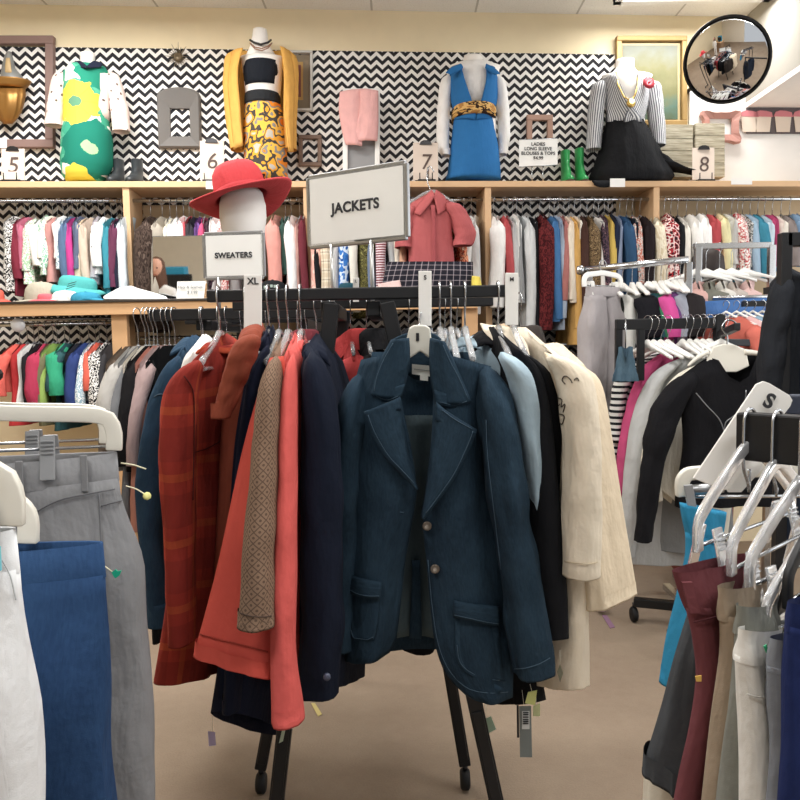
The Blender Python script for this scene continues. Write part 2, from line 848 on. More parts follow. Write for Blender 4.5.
m_cream = plain('cream wall paint', 'f7e8c6', 0.85, 0, 0.2)
m_white = plain('white wall paint', 'f4f2ee', 0.85, 0, 0.2)
m_beige = plain('beige wall paint', 'e6dccb', 0.85, 0, 0.2)


def wall_slab(name, x0, x1, z0, z1, off, th, m, sx=None):
    """slab lying along the back wall"""
    mb = MB()
    R = Matrix.Translation((0, D0, 0)) @ Matrix.Rotation(WROT, 4, 'Z')
    mb.box((x0, -off - th, z0), (x1, -off, z1), R)
    return struct(obj(name, mb, m, smooth=False))


wall_slab('wall_back', -4.4, 3.8, 0, CEIL, -0.1, 0.1, m_cream)
mb = MB(); mb.box((XL - 0.1, YF, 0), (XL, 5.4, CEIL)); struct(obj('wall_left', mb, m_cream, smooth=False))
mb = MB(); mb.box((XL, YF - 0.1, 0), (-1.2, YF, CEIL)); struct(obj('wall_front', mb, m_beige, smooth=False))
# right wall with a broad bright window
for nm, lo, hi in (('wall_right', (XR, YF, 0), (XR + 0.1, 5.6, 0.9)), ('wall_right', (XR, YF, 2.6), (XR + 0.1, 5.6, CEIL)),
                   ('wall_right', (XR, YF, 0.9), (XR + 0.1, 0.6, 2.6)), ('wall_right', (XR, 4.3, 0.9), (XR + 0.1, 5.6, 2.6))):
    mb = MB(); mb.box(lo, hi); struct(obj(nm, mb, m_white, smooth=False))
t = NT('window glass')
t.base((1, 1, 1, 1))
t.b.inputs['Transmission Weight'].default_value = 1.0
t.b.inputs['IOR'].default_value = 1.02
m_glass = t.done(0.0, 0, 0.5)
win = MB()
win.box((XR + 0.02, 0.6, 0.9), (XR + 0.07, 0.66, 2.6)); 
fr = struct(obj('window_1', win, m_white, smooth=False))
for k, (lo, hi) in enumerate((((XR + 0.02, 4.24, 0.9), (XR + 0.07, 4.3, 2.6)), ((XR + 0.02, 0.6, 0.9), (XR + 0.07, 4.3, 0.96)), ((XR + 0.02, 0.6, 2.54), (XR + 0.07, 4.3, 2.6)), ((XR + 0.02, 2.4, 0.9), (XR + 0.07, 2.46, 2.6)))):
    b = MB(); b.box(lo, hi); obj('window_frame', b, m_white, fr, smooth=False)
b = MB(); b.box((XR + 0.04, 0.6, 0.9), (XR + 0.046, 4.3, 2.6)); obj('pane', b, m_glass, fr, smooth=False)

# chevron wallpaper on the upper back wall
t = NT('chevron wallpaper')
o_ = t.sep(t.uv())
pu, pv, am = 0.0685, 0.0490, 0.031
tri = t.math('ABSOLUTE', t.math('SUBTRACT', t.math('FRACT', t.math('DIVIDE', o_[0], pu)), 0.5))
val = t.math('FRACT', t.math('DIVIDE', t.math('ADD', o_[1], t.math('MULTIPLY', tri, 2 * am)), pv))
t.base(t.mix(t.math('GREATER_THAN', val, 0.50), hexc('f4f2ee'), hexc('2c2c30')))
m_chev = t.done(0.8, 0, 0.2)


def wall_u(px, py, off=0.0):
    p = WP(px, py, off)
    return p.x / math.cos(WROT)


x1 = wall_u(616, 100)
zt = WP(400, 52).z
mb = MB()
R = Matrix.Translation((0, D0, 0)) @ Matrix.Rotation(WROT, 4, 'Z')
mb.box((-3.6, -0.006, 1.2), (x1, 0.0, zt), R)
# uv along the wall
for k, q in enumerate(mb.f):
    mb.uv[k] = [((R.inverted() @ mb.v[i]).x, mb.v[i].z) for i in q]
struct(obj('trim_1', mb, m_chev, smooth=False))
# white board right of the painting
mb = MB(); mb.box((wall_u(688, 120), -0.02, 1.1), (3.4, 0.0, WP(700, 92).z), R)
struct(obj('trim_2', mb, m_white, smooth=False))

# bulkhead on the right
pb = WP(744, 104)
pt = WP(737, 14)
m_bulk = plain('bulkhead tile', 'a9a59d', .95, 0, .1)
mb = MB()
bx = pb.x
mb.box((bx, 0.5, pb.z), (XR, 5.2, CEIL))
struct(obj('trim_4', mb, m_bulk, smooth=False, base=V((0, 0, CEIL))))
mb = MB(); mb.box((bx, 0.5, pb.z - 0.03), (XR, 5.2, pb.z)); struct(obj('trim_3', mb, m_white, smooth=False))

# ceiling light fittings: fluorescent troffers, all but the first out of view
m_lens = NT('lit diffuser')
m_lens.b.inputs['Emission Color'].default_value = (1, 0.98, 0.94, 1)
m_lens.b.inputs['Emission Strength'].default_value = 3.0
m_lens = m_lens.done(0.4)
m_enamel = plain('white enamel', 'f0f0ee', 0.4)


def troffer(x, y, sx, sy, label):
    r = thing('ceiling_light', label, 'light', (x, y, CEIL - 0.05), 0, 'fluorescent ceiling lights')
    b = MB()
    for lo, hi in (((-sx, -sy, 0), (sx, -sy + 0.04, 0.05)), ((-sx, sy - 0.04, 0), (sx, sy, 0.05)), ((-sx, -sy, 0), (-sx + 0.04, sy, 0.05)), ((sx - 0.04, -sy, 0), (sx, sy, 0.05))):
        b.box(lo, hi)
    obj('frame', b, m_enamel, r, smooth=False, local=True)
    b = MB(); b.box((-sx + 0.04, -sy + 0.04, 0.01), (sx - 0.04, sy - 0.04, 0.03))
    obj('diffuser', b, m_lens, r, smooth=False, local=True)


P_ = [13, 40, 40, 28, 28, 44]
lamps = [(1.69, 4.30, 0.44, 0.11), (-1.2, 2.2, 0.7, 0.2), (1.0, 1.6, 0.7, 0.2), (-1.2, -0.2, 0.7, 0.2), (1.0, -0.4, 0.7, 0.2), (-1.5, 3.35, 0.7, 0.16)]  # last lamp is an unseen one, added to brighten the back wall
for i, (x, y, a, b_) in enumerate(lamps):
    troffer(x, y, a, b_, 'long fluorescent ceiling light at the top edge near the round mirror' if i == 0 else 'unseen fluorescent ceiling light overhead')
    area('fluorescent tube', (x, y, CEIL - 0.07), (0, 0, 0), a * 1.8, b_ * 1.8, P_[i], (1, 0.985, 0.96))
area('window daylight', (XR - 0.03, 2.4, 1.75), (0, -PI / 2 * -1, 0), 1.6, 3.6, 40, (0.95, 0.98, 1))

# ================================================================== wall unit: shelf board, uprights, rails
m_wood = plain('pale birch', 'cfa67c', 0.5, 0, 0.3)
m_wood2 = plain('pale birch edge', 'd9b48c', 0.5, 0, 0.3)
m_chrome = plain('chrome', 'c9ccd0', 0.22, 1.0)
m_steel = plain('brushed steel', '9a9c9f', 0.35, 1.0)
m_black = plain('black powder coat', '17181b', 0.45, 0, 0.4)
SHO = 0.30          # how far the top shelf stands out
SHZ = WP(400, 181, SHO).z
SHB = WP(400, 187, SHO).z
RAILO = 0.22
rr_ = Matrix.Translation((0, D0, 0)) @ Matrix.Rotation(WROT, 4, 'Z')
shelf = thing('display_unit', 'long birch wall rack with a display shelf above clothes rails', 'rack', (0, D0 - 0.2, 0))


def wbox(name, x0, x1, o0, o1, z0, z1, m, parent, bevel=0.002):
    mb = MB()
    mb.box((x0, -o1, z0), (x1, -o0, z1), rr_)
    return obj(name, mb, m, parent, smooth=False, bevel=bevel)


wbox('top_board', -3.4, 3.3, 0.01, SHO, SHB, SHZ, m_wood2, shelf)
DIVPX = [122.5, 303, 484.5, 653]
dxs = [wall_u(p, 230, SHO) for p in DIVPX]
for i, x in enumerate(dxs):
    wbox('upright', x - 0.018, x + 0.018, 0.02 if i < 3 else 0.02, SHO - 0.01, 0.0, SHB, m_wood2, shelf)
RZ = WP(400, 200, RAILO).z
segs = [-3.3] + dxs + [3.2]
for a, b_ in zip(segs, segs[1:]):
    p, q = rr_ @ V((a, -RAILO, RZ)), rr_ @ V((b_, -RAILO, RZ))
    obj('rail', MB().tube([p, q], 0.011, 10), m_chrome, shelf)
# plain backing boards in the second and last bay
m_back = plain('beige backing board', 'c8b393', 0.7, 0, 0.2)
wbox('back_panel', dxs[0] + 0.02, dxs[1] - 0.02, 0.008, 0.02, 1.0, WP(400, 205, 0).z, m_back, shelf)
wbox('back_panel', dxs[3] + 0.02, 3.2, 0.021, 0.03, 1.0, WP(740, 196, 0).z, m_back, shelf)

# hat shelf standing out below
HSF = P(100, 300, 3.85)
HSZ = HSF.z
hat = thing('hat_shelf', 'narrow birch hat shelf in front of the hanging tops', 'shelf', (-1.1, 3.95, 0))
hx0, hx1 = -3.0, P(478, 305, 3.85).x
b = MB(); b.box((hx0, 3.85, HSZ - 0.012), (hx1, 4.14, HSZ)); obj('shelf_top', b, plain('dark laminate', '3b342f', 0.4), hat, smooth=False, bevel=0.002)
b = MB(); b.box((hx0, 3.86, HSZ - 0.075), (hx1, 3.885, HSZ - 0.012)); obj('apron', b, m_wood, hat, smooth=False, bevel=0.002)
for px in (120, 470):
    x = P(px, 330, 3.9).x
    b = MB(); b.box((x - 0.04, 3.89, 0), (x + 0.04, 3.93, HSZ - 0.012)); obj('post', b, m_wood, hat, smooth=False, bevel=0.002)
b = MB(); b.box((hx0, 3.89, 0), (hx0 + 0.04, 4.1, HSZ - 0.012)); obj('post', b, m_wood, hat, smooth=False)
# ================================================================== hangers
m_wire = plain('hanger wire', 'b9bcc0', 0.25, 1.0)
m_clear = clear_plastic()
m_whiteplastic = plain('white plastic', 'f6f5f1', 0.35, 0, 0.5)
m_greyplastic = plain('grey plastic', '8d8f92', 0.4, 0, 0.5)


def hook_curve(r=0.016, drop=0.085, n=11, sx=1, tall=0.0):
    """question-mark hook, in the plane of the hanger, over a rail whose centre is the origin"""
    pts = []
    for k in range(n):
        a = math.radians(205 - 205 * k / (n - 1))
        pts.append(V((sx * r * math.cos(a), 0, r * math.sin(a))))
    if tall:
        pts.append(V((sx * r, 0, -tall)))
    pts.append(V((sx * r * .75, 0, -tall - r * .8)))
    pts.append(V((sx * r * .15, 0, -tall - r * 1.7)))
    pts.append(V((0, 0, -tall - r * 2.4)))
    pts.append(V((0, 0, -drop)))
    return pts


def make_hanger(label, group, m, sw=0.19, nz=0.088, th=0.006, drop=0.05, wire=0.0018, flat=False, hookr=0.016, bar=True, hi=False):
    r = thing('hanger', label, 'hanger', (0, 0, 0), 0, group)
    obj('hook', MB().tube(hook_curve(hookr, nz), wire, 8 if hi else 5), m_wire, r, local=True)
    mb = MB()
    n = 14 if hi else 9
    top = []
    for k in range(n):
        x = -sw + 2 * sw * k / (n - 1)
        top.append(V((x, 0, -nz - drop * (abs(x) / sw) ** 1.15 + 0.012 * math.exp(-(x / 0.03) ** 2))))
    if flat:
        rings = []
        for p in top:
            h = 0.012 + 0.022 * math.exp(-(p.x / 0.06) ** 2)
            rings.append([p + V((0, y, z)) for y, z in ((-th, -h), (th, -h), (th, 0), (-th, 0))])
        mb.rings(rings)
    else:
        mb.tube(top, th, 8 if hi else 5)
    obj('arms', mb, m, r, local=True, bevel=0.002 if hi and flat else 0)
    if bar and not flat:
        obj('bar', MB().tube([top[0], V((-sw * 0.9, 0, top[0].z - 0.012)), V((sw * 0.9, 0, top[-1].z - 0.012)), top[-1]], th * 0.7, 5), m, r, local=True)
    return r


_hproto = {}


def hang_hanger(key, loc, yaw, label, group, m, **kw):
    if key not in _hproto:
        h = make_hanger(label, group, m, **kw)
        h.location = loc
        h.rotation_euler = (0, 0, yaw)
        _hproto[key] = h
        return h
    return dup(_hproto[key], loc, yaw, label, group)


# ================================================================== tops along the back wall
BLK, NVY = '1d1d21', '232c44'
F_ = fabric
leopard = blotch(['3c2e22', '8a7355', '4a3a2a', 'a68f6c'], 70, 'leopard print')
oliveleo = blotch(['2b2a1c', '6e6a3e', '3a3822', '8f8a58'], 60, 'olive leopard print')
fur = blotch(['2b221e', '4a3d36', '352a25', '5e5048'], 45, 'brown fur', (1, .4, 1))
pfloral = blotch(['e9ede0', '9fc2a0', 'f2f2ea', 'd8a9a4'], 40, 'pale floral')
mintfl = blotch(['dfeee2', '8cc0a4', 'f4f4ee', '76a08e'], 35, 'mint floral')
bluefl = blotch(['dbe6ea', '9cb8c6', 'eef2f2', '7f9aac'], 40, 'pale blue floral')
dots = blotch(['22222a', 'f4f4f2', 'f7f7f5'], 30, 'dotted white', feature='vor')
bwprint = blotch(['1a1a1c', 'e6e4e0', '232326', 'cfcdc8'], 45, 'black and white print')
redfl = blotch(['231a1e', 'b0343c', 'f0dcd8', '7d2229', '26262a'], 28, 'red floral')
whitefl = blotch(['f2ece8', 'c24a4e', 'f4efea', 'e8c8c0'], 45, 'white and red floral')
darkfl = blotch(['1f1c22', '5a4450', '2a2630', '8a6a70'], 45, 'dark floral')
pinkcirc = blotch(['c65a58', 'eec2b6', 'f0ccc0', 'e6b0a4'], 26, 'pink circles', feature='vor')
plaidtan = check(['e6dcc8', 'c9b394', '7d6a54'], 0.05, 0.05, 'tan check')
cloud = blotch(['2f62ac', '3d75bd', 'cdd9ea', '2b589c'], 12, 'blue cloud print')
zigz = striped('7a2b3c', 'e2d6d8', 0.014, 0.5, 1, 'burgundy and white stripe')
burgpr = blotch(['4a1c20', '6b2a2c', '3b1518', '5c2024'], 60, 'burgundy print', (1, .5, 1))
creamcable = blotch(['e4d8be', 'efe6d0', 'd8c9aa'], 50, 'cream cable knit', (1, .3, 1))
orangepr = blotch(['d2553a', 'e9a27e', '8c3a2c', 'f0d2b8'], 40, 'orange print')
coralpr = blotch(['e6d2c8', 'd0735e', 'f0e6de', '8d8a88'], 40, 'coral print')
ditsy = blotch(['f2ded4', 'e4cfc6', '5a5048', 'f4e6dc'], 55, 'pale ditsy print')

# px of the near shoulder, colour words, cloth, hem py, kind, half thickness, sleeve length
UPPER = [
    [ # first bay
        (2, 'black and grey', bwprint, 292, 'top', .022, .3), (10, 'maroon', F_('7d2438'), 296, 'top', .020, .3), (15, 'rose pink', F_('b8607a'), 270, 'blouse', .016, .25),
        (21, 'pale floral', pfloral, 285, 'blouse', .022, .25), (29, 'white', F_('eeece8'), 262, 'blouse', .022, .22), (34, 'mint floral', mintfl, 276, 'blouse', .018, .25),
        (39, 'ivory', F_('ece4d4'), 255, 'blouse', .016, .2), (44, 'dusty rose', F_('c48a84'), 283, 'dress', .026, .0), (50, 'bright white', F_('f2f1ef'), 258, 'blouse', .016, .2),
        (55, 'pale blue floral', bluefl, 272, 'blouse', .018, .25), (60, 'slate blue', F_('536a8c'), 285, 'top', .018, .3), (65, 'magenta', F_('c22e86'), 278, 'blouse', .013, .3),
        (69, 'dusty blue', F_('5c6680'), 270, 'top', .014, .25), (74, 'beige', F_('d8c4a8'), 275, 'blouse', .018, .3), (81, 'pale tan', F_('cdb8a4'), 282, 'blouse', .018, .35),
        (87, 'lilac grey', F_('b9b3bb'), 285, 'top', .016, .3), (93, 'white with black dots', dots, 275, 'blouse', .024, .24), (100, 'teal', F_('2a8a9c'), 300, 'top', .020, .35),
        (106, 'plum', F_('6a3450'), 288, 'top', .018, .3), (111, 'dark navy', F_('26283a'), 300, 'top', .016, .35), (117, 'pale blue', F_('d4e0e6'), 300, 'shirt', .018, .5),
    ],
    [ # second bay
        (141, 'brown', fur, 330, 'fur coat', .055, .62), (153, 'stone grey', F_('a39a8c'), 300, 'coat', .034, .55), (161, 'cream', F_('eae4d0'), 300, 'cardigan', .020, .5),
        (168, 'snow white', F_('f0efec'), 295, 'blouse', .018, .45), (175, 'chalk white', F_('f4f3f1'), 295, 'blouse', .020, .45), (181, 'rose red', F_('b84a54'), 290, 'top', .014, .4),
        (186, 'charcoal', F_('3c3a40'), 290, 'top', .016, .4), (192, 'purple', F_('6d4a8c'), 290, 'top', .016, .4), (197, 'hot pink', F_('cc4a78'), 290, 'top', .012, .4),
        (203, 'black floral', darkfl, 290, 'blouse', .018, .4), (209, 'white', F_('e9e7e6'), 290, 'blouse', .016, .4), (218, 'red and white floral', whitefl, 290, 'blouse', .020, .4),
        (232, 'grey', F_('8f8b8a'), 290, 'top', .020, .4), (250, 'wine', F_('5c2430'), 290, 'top', .020, .4),
        (270, 'salmon pink', F_('dd9488'), 300, 'cardigan', .034, .58), (281, 'dark green', F_('35544c'), 270, 'top', .014, .3), (287, 'white', F_('f1efee'), 300, 'shirt', .026, .58),
        (296, 'blush pink', F_('d9a79c'), 300, 'blouse', .016, .5), (300, 'burgundy', F_('702a36'), 300, 'top', .014, .5),
    ],
    [ # third bay
        (311, 'pink', pinkcirc, 310, 'patterned blouse', .026, .5), (316, 'black', F_(BLK), 310, 'top', .012, .45), (322, 'tan checked', plaidtan, 312, 'shirt', .026, .55),
        (329, 'pale grey', F_('cfcfcf'), 312, 'top', .016, .5), (334, 'white', F_('f0f0f0'), 312, 'shirt', .014, .5), (341, 'blue cloud print', cloud, 312, 'shirt', .024, .5),
        (349, 'ivory', F_('dedbd0'), 312, 'blouse', .018, .5), (360, 'olive leopard print', oliveleo, 314, 'coat', .038, .6), (369, 'slate', F_('6f7f9c'), 312, 'top', .016, .5),
        (375, 'pale lavender', F_('d8d4e2'), 312, 'blouse', .016, .5), (381, 'burgundy and white striped', zigz, 312, 'top', .022, .5), (388, 'grey', F_('b0b3b4'), 312, 'top', .016, .5),
        (394, 'cream', F_('e8decc'), 312, 'blouse', .014, .5), (401, 'peach', F_('eeb894'), 300, 'blouse', .024, .5), (412, 'red', F_('b83a3c'), 300, 'blouse', .02, .5),
        (428, 'grey striped', striped('8a8a92', 'd6d6da', .02), 310, 'shirt', .022, .5), (444, 'dark brown', F_('4a3830'), 310, 'top', .02, .5),
        (457, 'orange print', orangepr, 290, 'blouse', .022, .5), (466, 'white', F_('f2f0ec'), 312, 'shirt', .022, .55), (474, 'pale silver', F_('d5d4d2'), 312, 'shirt', .020, .55),
    ],
    [ # fourth bay
        (497, 'white', F_('f0eeea'), 305, 'shirt', .040, .55), (507, 'red', F_('bc4a4e'), 285, 'blouse', .018, .45), (512, 'pale grey', F_('c6c6c6'), 295, 'top', .014, .5),
        (517, 'off white', F_('e6e6e2'), 300, 'blouse', .014, .5), (521, 'mid grey', F_('9c9ea0'), 300, 'top', .014, .5), (527, 'silver grey', F_('d6d9da'), 372, 'robe', .026, .62),
        (535, 'black', F_(BLK), 340, 'coat', .016, .6), (545, 'burgundy print', burgpr, 330, 'coat', .042, .62), (555, 'bright blue', F_('3f76ac'), 322, 'shirt', .024, .55),
        (560, 'pale blue', F_('a9b9cc'), 330, 'shirt', .014, .55), (564, 'old rose', F_('b5706a'), 300, 'blouse', .012, .45), (570, 'cream', F_('f0e2cc'), 300, 'blouse', .018, .50),
        (575, 'mustard yellow', F_('dca850'), 345, 'jacket', .022, .6), (581, 'ivory', F_('efe8da'), 318, 'shirt', .014, .6), (587, 'brown', F_('4d332c'), 340, 'jacket', .018, .6),
        (594, 'leopard print', leopard, 345, 'coat', .034, .62), (601, 'white', F_('f2efea'), 310, 'blouse', .012, .5), (606, 'plum print', darkfl, 320, 'blouse', .014, .5),
        (612, 'golden yellow', F_('dcb948'), 280, 'blouse', .018, .40), (616, 'navy', F_(NVY), 310, 'top', .014, .5), (620, 'lavender blue', F_('93a2c0'), 300, 'shirt', .014, .5),
        (628, 'denim blue', F_('2d5276'), 300, 'shirt', .028, .55), (635, 'blue black', F_('1e2430'), 300, 'shirt', .018, .55), (641, 'coral print', coralpr, 280, 'blouse', .022, .45),
        (649, 'black brown', F_('2b2326'), 300, 'jacket', .024, .5),
    ],
    [ # last bay
        (661, 'cream cable knit', creamcable, 285, 'cardigan', .030, .5), (674, 'red and black floral', redfl, 300, 'shirt', .044, .5), (681, 'black', F_(BLK), 270, 'top', .016, .4),
        (688, 'ivory', F_('ece6da'), 320, 'long shirt', .028, .58), (697, 'snow white', F_('f4f2ee'), 325, 'long shirt', .028, .58), (708, 'bright white', F_('f7f5f2'), 330, 'long shirt', .034, .58),
        (718, 'red', F_('c0484e'), 270, 'shirt', .026, .45), (727, 'pale yellow', F_('e8dfa8'), 265, 'shirt', .022, .42), (734, 'light grey', F_('c9c8c4'), 265, 'shirt', .024, .42),
        (744, 'white and red floral', whitefl, 268, 'blouse', .026, .45), (750, 'black and white', bwprint, 268, 'top', .014, .45), (755, 'powder blue', F_('9fbcd4'), 275, 'shirt', .020, .45),
        (763, 'teal blue', F_('2f86a0'), 275, 'shirt', .030, .45), (771, 'ice blue', F_('c4d6e2'), 275, 'shirt', .020, .45), (778, 'magenta', F_('b83c6c'), 262, 'top', .016, .45),
        (786, 'cream', F_('ece4d6'), 262, 'cardigan', .024, .45), (795, 'grey brown', F_('8a7f7c'), 262, 'cardigan', .022, .45), (804, 'sky blue', F_('7fa2c4'), 262, 'shirt', .024, .45),
    ],
]
BAY = ['left of the brown fur coat', 'between the brown fur coat and the big jackets sign', 'behind the big jackets sign and coral blouse',
       'right of the blue display dress', 'under the black display skirt and round mirror']
KN = {'top': 'top', 'blouse': 'blouse', 'dress': 'dress', 'shirt': 'shirt', 'coat': 'coat', 'fur coat': 'fur_coat', 'cardigan': 'cardigan', 'patterned blouse': 'blouse',
      'robe': 'robe', 'jacket': 'jacket', 'long shirt': 'shirt'}


def words(*a):
    return ' '.join(' '.join(a).split())


for bay, items in enumerate(UPPER):
    xs_all = [it[0] for it in items]
    for k, (px, cw, m, hem, kind, th, sl) in enumerate(items):
        p = WP(px, 212, RAILO + 0.16)
        loc = V((p.x, wall_y(p.x, RAILO), RZ))
        jit = random.uniform(-0.10, 0.10)
        yaw = -PI / 2 + WROT + jit
        zb = WP(px, hem, RAILO + 0.12).z
        nz = 0.085 + random.uniform(0, 0.02)
        L = RZ - nz - zb
        if k == 0:
            where = words('beside the', items[1][1], items[1][4])
        elif k == len(items) - 1:
            where = words('beside the', items[-2][1], items[-2][4])
        else:
            where = words('between', items[k - 1][1], items[k - 1][4], 'and', items[k + 1][1], items[k + 1][4])
        lab = words(cw, kind, 'on wall rail', where)
        if len(lab.split()) > 16:
            lab = words(cw, kind, 'on wall rail right of', items[k - 1][1] if k else items[1][1], (items[k - 1][4] if k else items[1][4]))
        if len(lab.split()) > 16:
            lab = words(cw, kind, 'beside', items[k - 1][1], items[k - 1][4], 'on wall rail')
        hanging(KN[kind], lab, kind.split()[-1], loc, yaw, m, 'tops on the wall rail ' + BAY[bay], sw=0.158 + random.uniform(-.008, .008), nw=0.05, nz=nz,
                drop=0.055, length=L, tm=th, th=th * 1.25, sl=min(sl, L * 0.95) if sl else 0, sr=th * 0.8 + 0.008, cuff=th * 0.75 + 0.008,
                out=random.uniform(-.02, 0.01), folds=0.02, seed=px * 0.37, nu=20, nv=10, collar=None)
        hang_hanger('wall', loc, yaw, 'hanger on wall rail ' + BAY[bay], 'hangers on the wall rail ' + BAY[bay],
                    m_greyplastic, sw=0.135, nz=0.104, th=0.005)

# ================================================================== tops on the low chrome rail under the hat shelf
LRZ = P(60, 324, 3.95).z
lr = thing('clothes_rail', 'chrome double clothes rail with round end disc below the hats', 'rail', (-1.9, 3.98, LRZ - 0.02))
xa, xb = P(-30, 324, 3.95).x, P(116, 324, 3.95).x
obj('front_tube', MB().tube([(xa, 3.95, LRZ), (xb, 3.95, LRZ)], 0.010, 10), m_chrome, lr)
obj('back_tube', MB().tube([(xa, 4.06, LRZ + 0.03), (xb, 4.06, LRZ + 0.03)], 0.008, 10), m_chrome, lr)
dp = P(18, 325, 3.90)
obj('end_disc', MB().lathe([(0.006, -0.004), (0.034, -0.004), (0.036, 0.0), (0.034, 0.005), (0.006, 0.006)], 20, dp, (0.25, -1, 0)), plain('pale disc', 'd5d7da', 0.3, 0.2), lr)
for x in (xa + 0.02, xb):
    obj('bracket', MB().bar((x, 3.93, LRZ), (x, 4.2, LRZ), 0.012, 0.03), m_chrome, lr)
LOW = [(4, 'coral', F_('dc5a4c'), 392, 'blouse', .024, .22), (12, 'scarlet', F_('c0282c'), 425, 'blouse', .034, .0), (19, 'white', F_('ece8e4'), 405, 'top', .014, .0),
       (24, 'black', F_('222024'), 400, 'top', .018, .3), (31, 'raspberry', F_('b02a4e'), 412, 'blouse', .032, .26), (39, 'olive', F_('6d6a4c'), 425, 'top', .020, .3),
       (43, 'lime green', F_('8fae4c'), 402, 'top', .012, .3), (51, 'jade green', F_('159a70'), 392, 'blouse', .032, .22), (56, 'dark teal', F_('2a5358'), 430, 'top', .022, .2),
       (67, 'black white edged', F_('1f2028'), 405, 'top', .034, .0), (76, 'cobalt blue', F_('2c3f78'), 408, 'top', .022, .3), (83, 'pale grey print', bluefl, 400, 'top', .016, .3),
       (87, 'orange red', F_('d85a44'), 372, 'top', .014, .2), (95, 'black and white print', bwprint, 410, 'top', .030, .3), (103, 'charcoal', F_('3a393c'), 420, 'top', .018, .3)]
for k, (px, cw, m, hem, kind, th, sl) in enumerate(LOW):
    p = P(px, 345, 3.79)
    loc = V((p.x, 3.95, LRZ))
    zb = P(px, hem, 3.83).z
    nz = 0.10
    L = LRZ - nz - zb
    a = LOW[k - 1] if k else None
    b_ = LOW[k + 1] if k < len(LOW) - 1 else None
    where = words('between', a[1], 'and', b_[1]) if a and b_ else words('next to the', (a or b_)[1], (a or b_)[4])
    yaw = -PI / 2 + random.uniform(-.12, .12)
    hanging(KN[kind], words(cw, kind, 'on low chrome rail', where), kind, loc, yaw, m, 'tops on the low chrome rail', sw=0.165, nw=0.05, nz=nz, drop=0.055,
            length=L, tm=th, th=th * 1.35, sl=sl, sr=th * .9 + .008, cuff=th*.9 + .010, folds=0.02, seed=px * .71, nu=20, nv=10)
    hang_hanger('wall', loc, yaw, 'clear hanger on the low chrome rail below the hats', 'hangers on the low chrome rail', m_greyplastic)

# dark tops hanging low in the fourth bay
DRZ = P(560, 345, 4.2).z
dr = thing('clothes_rail', 'dark low clothes rail beneath the long coats of the wall rack', 'rail', (0.95, 4.33, DRZ - 0.02))
xa, xb = P(492, 345, 4.3).x, P(640, 345, 4.3).x
obj('tube', MB().tube([(xa, 4.33, DRZ), (xb, 4.33, DRZ)], 0.011, 10), m_steel, dr)
for x in (xa, xb):
    obj('bracket', MB().bar((x, 4.33, DRZ), (x, 4.56 + WYAW * x, DRZ), 0.012, 0.03), m_steel, dr)
DK = [(515, 'brown grey', '3a3430'), (532, 'black', '1c1c1e'), (548, 'graphite', '46464a'), (562, 'charcoal', '2f2f33'), (575, 'mid grey', '6a6a6c'), (590, 'ash grey', '4d4d50'), (606, 'soot black', '242428'), (625, 'ink', '26282e')]
for k, (px, cw, hx) in enumerate(DK):
    p = P(px, 365, 4.15)
    loc = V((p.x, 4.33, DRZ))
    yaw = -PI / 2 + random.uniform(-.1, .1)
    hanging('jacket', words(cw, 'jacket on the low dark rail,', ['first', 'second', 'third', 'fourth', 'fifth', 'sixth', 'seventh', 'eighth'][k], 'from the left'), 'jacket', loc, yaw, F_(hx),
            'dark jackets on the low rail', sw=0.165, nw=0.05, nz=0.09, length=0.62, tm=.045, th=.055, sl=.5, sr=.06, cuff=.045, seed=px, nu=20, nv=10, collar=True)
    hang_hanger('wall', loc, yaw, 'hanger on the low dark rail beneath the long coats', 'hangers on the low dark rail', m_greyplastic)
# ================================================================== things on the display shelf
def wp_rows(rows, off, tk, n=28, e=1.0, bottom=None, folds=0.0, seed=0, fr=0.5, vsub=3):
    """closed body through rows of (py, xl, xr[, thickness factor]) standing off metres in front of the wall"""
    pts = []
    for r in rows:
        a, b = WP(r[1], r[0], off), WP(r[2], r[0], off)
        pts.append(((a + b) / 2, (b - a).length / 2, r[3] if len(r) > 3 else tk))
    rings = []
    ux = V((math.cos(WROT), math.sin(WROT), 0))
    uy = V((-math.sin(WROT), math.cos(WROT), 0))
    m = len(pts)
    fine = []
    for i in range(m - 1):
        for k in range(vsub):
            t = k / vsub
            t2 = t * t * (3 - 2 * t) * 0.5 + t * 0.5
            fine.append((pts[i][0].lerp(pts[i + 1][0], t), pts[i][1] * (1 - t2) + pts[i + 1][1] * t2, pts[i][2] * (1 - t) + pts[i + 1][2] * t))
    fine.append(pts[-1])
    for j, (c, w_, th) in enumerate(fine):
        r = []
        for i in range(n):
            ph = 2 * PI * (i + 0.5) / n
            k = 1 + folds * noise.noise(V((math.cos(ph) * 3 + seed, j * 0.12, math.sin(ph) * 3)))
            r.append(c + ux * (w_ * math.cos(ph) * k) + uy * (th * sp(math.sin(ph), e) * k))
        rings.append(r)
    mb = MB()
    mb.rings(rings)
    # planar cloth coordinates
    for q, f in enumerate(mb.f):
        mb.uv[q] = [((mb.v[i] - fine[0][0]).dot(ux), mb.v[i].z) for i in f]
    return mb


def wtube(path, rads, off, tk=None, n=14, seed=0, folds=0.006, dome=True):
    return sleeve_tube([WP(x, y, off) for x, y in path], [(r / 165, (tk or r / 165)) for r in rads], n=n, nv=18, folds=folds, seed=seed, dome=dome)


m_form = plain('white dress form', 'f3efe9', 0.6, 0, 0.3)
OFF = 0.16


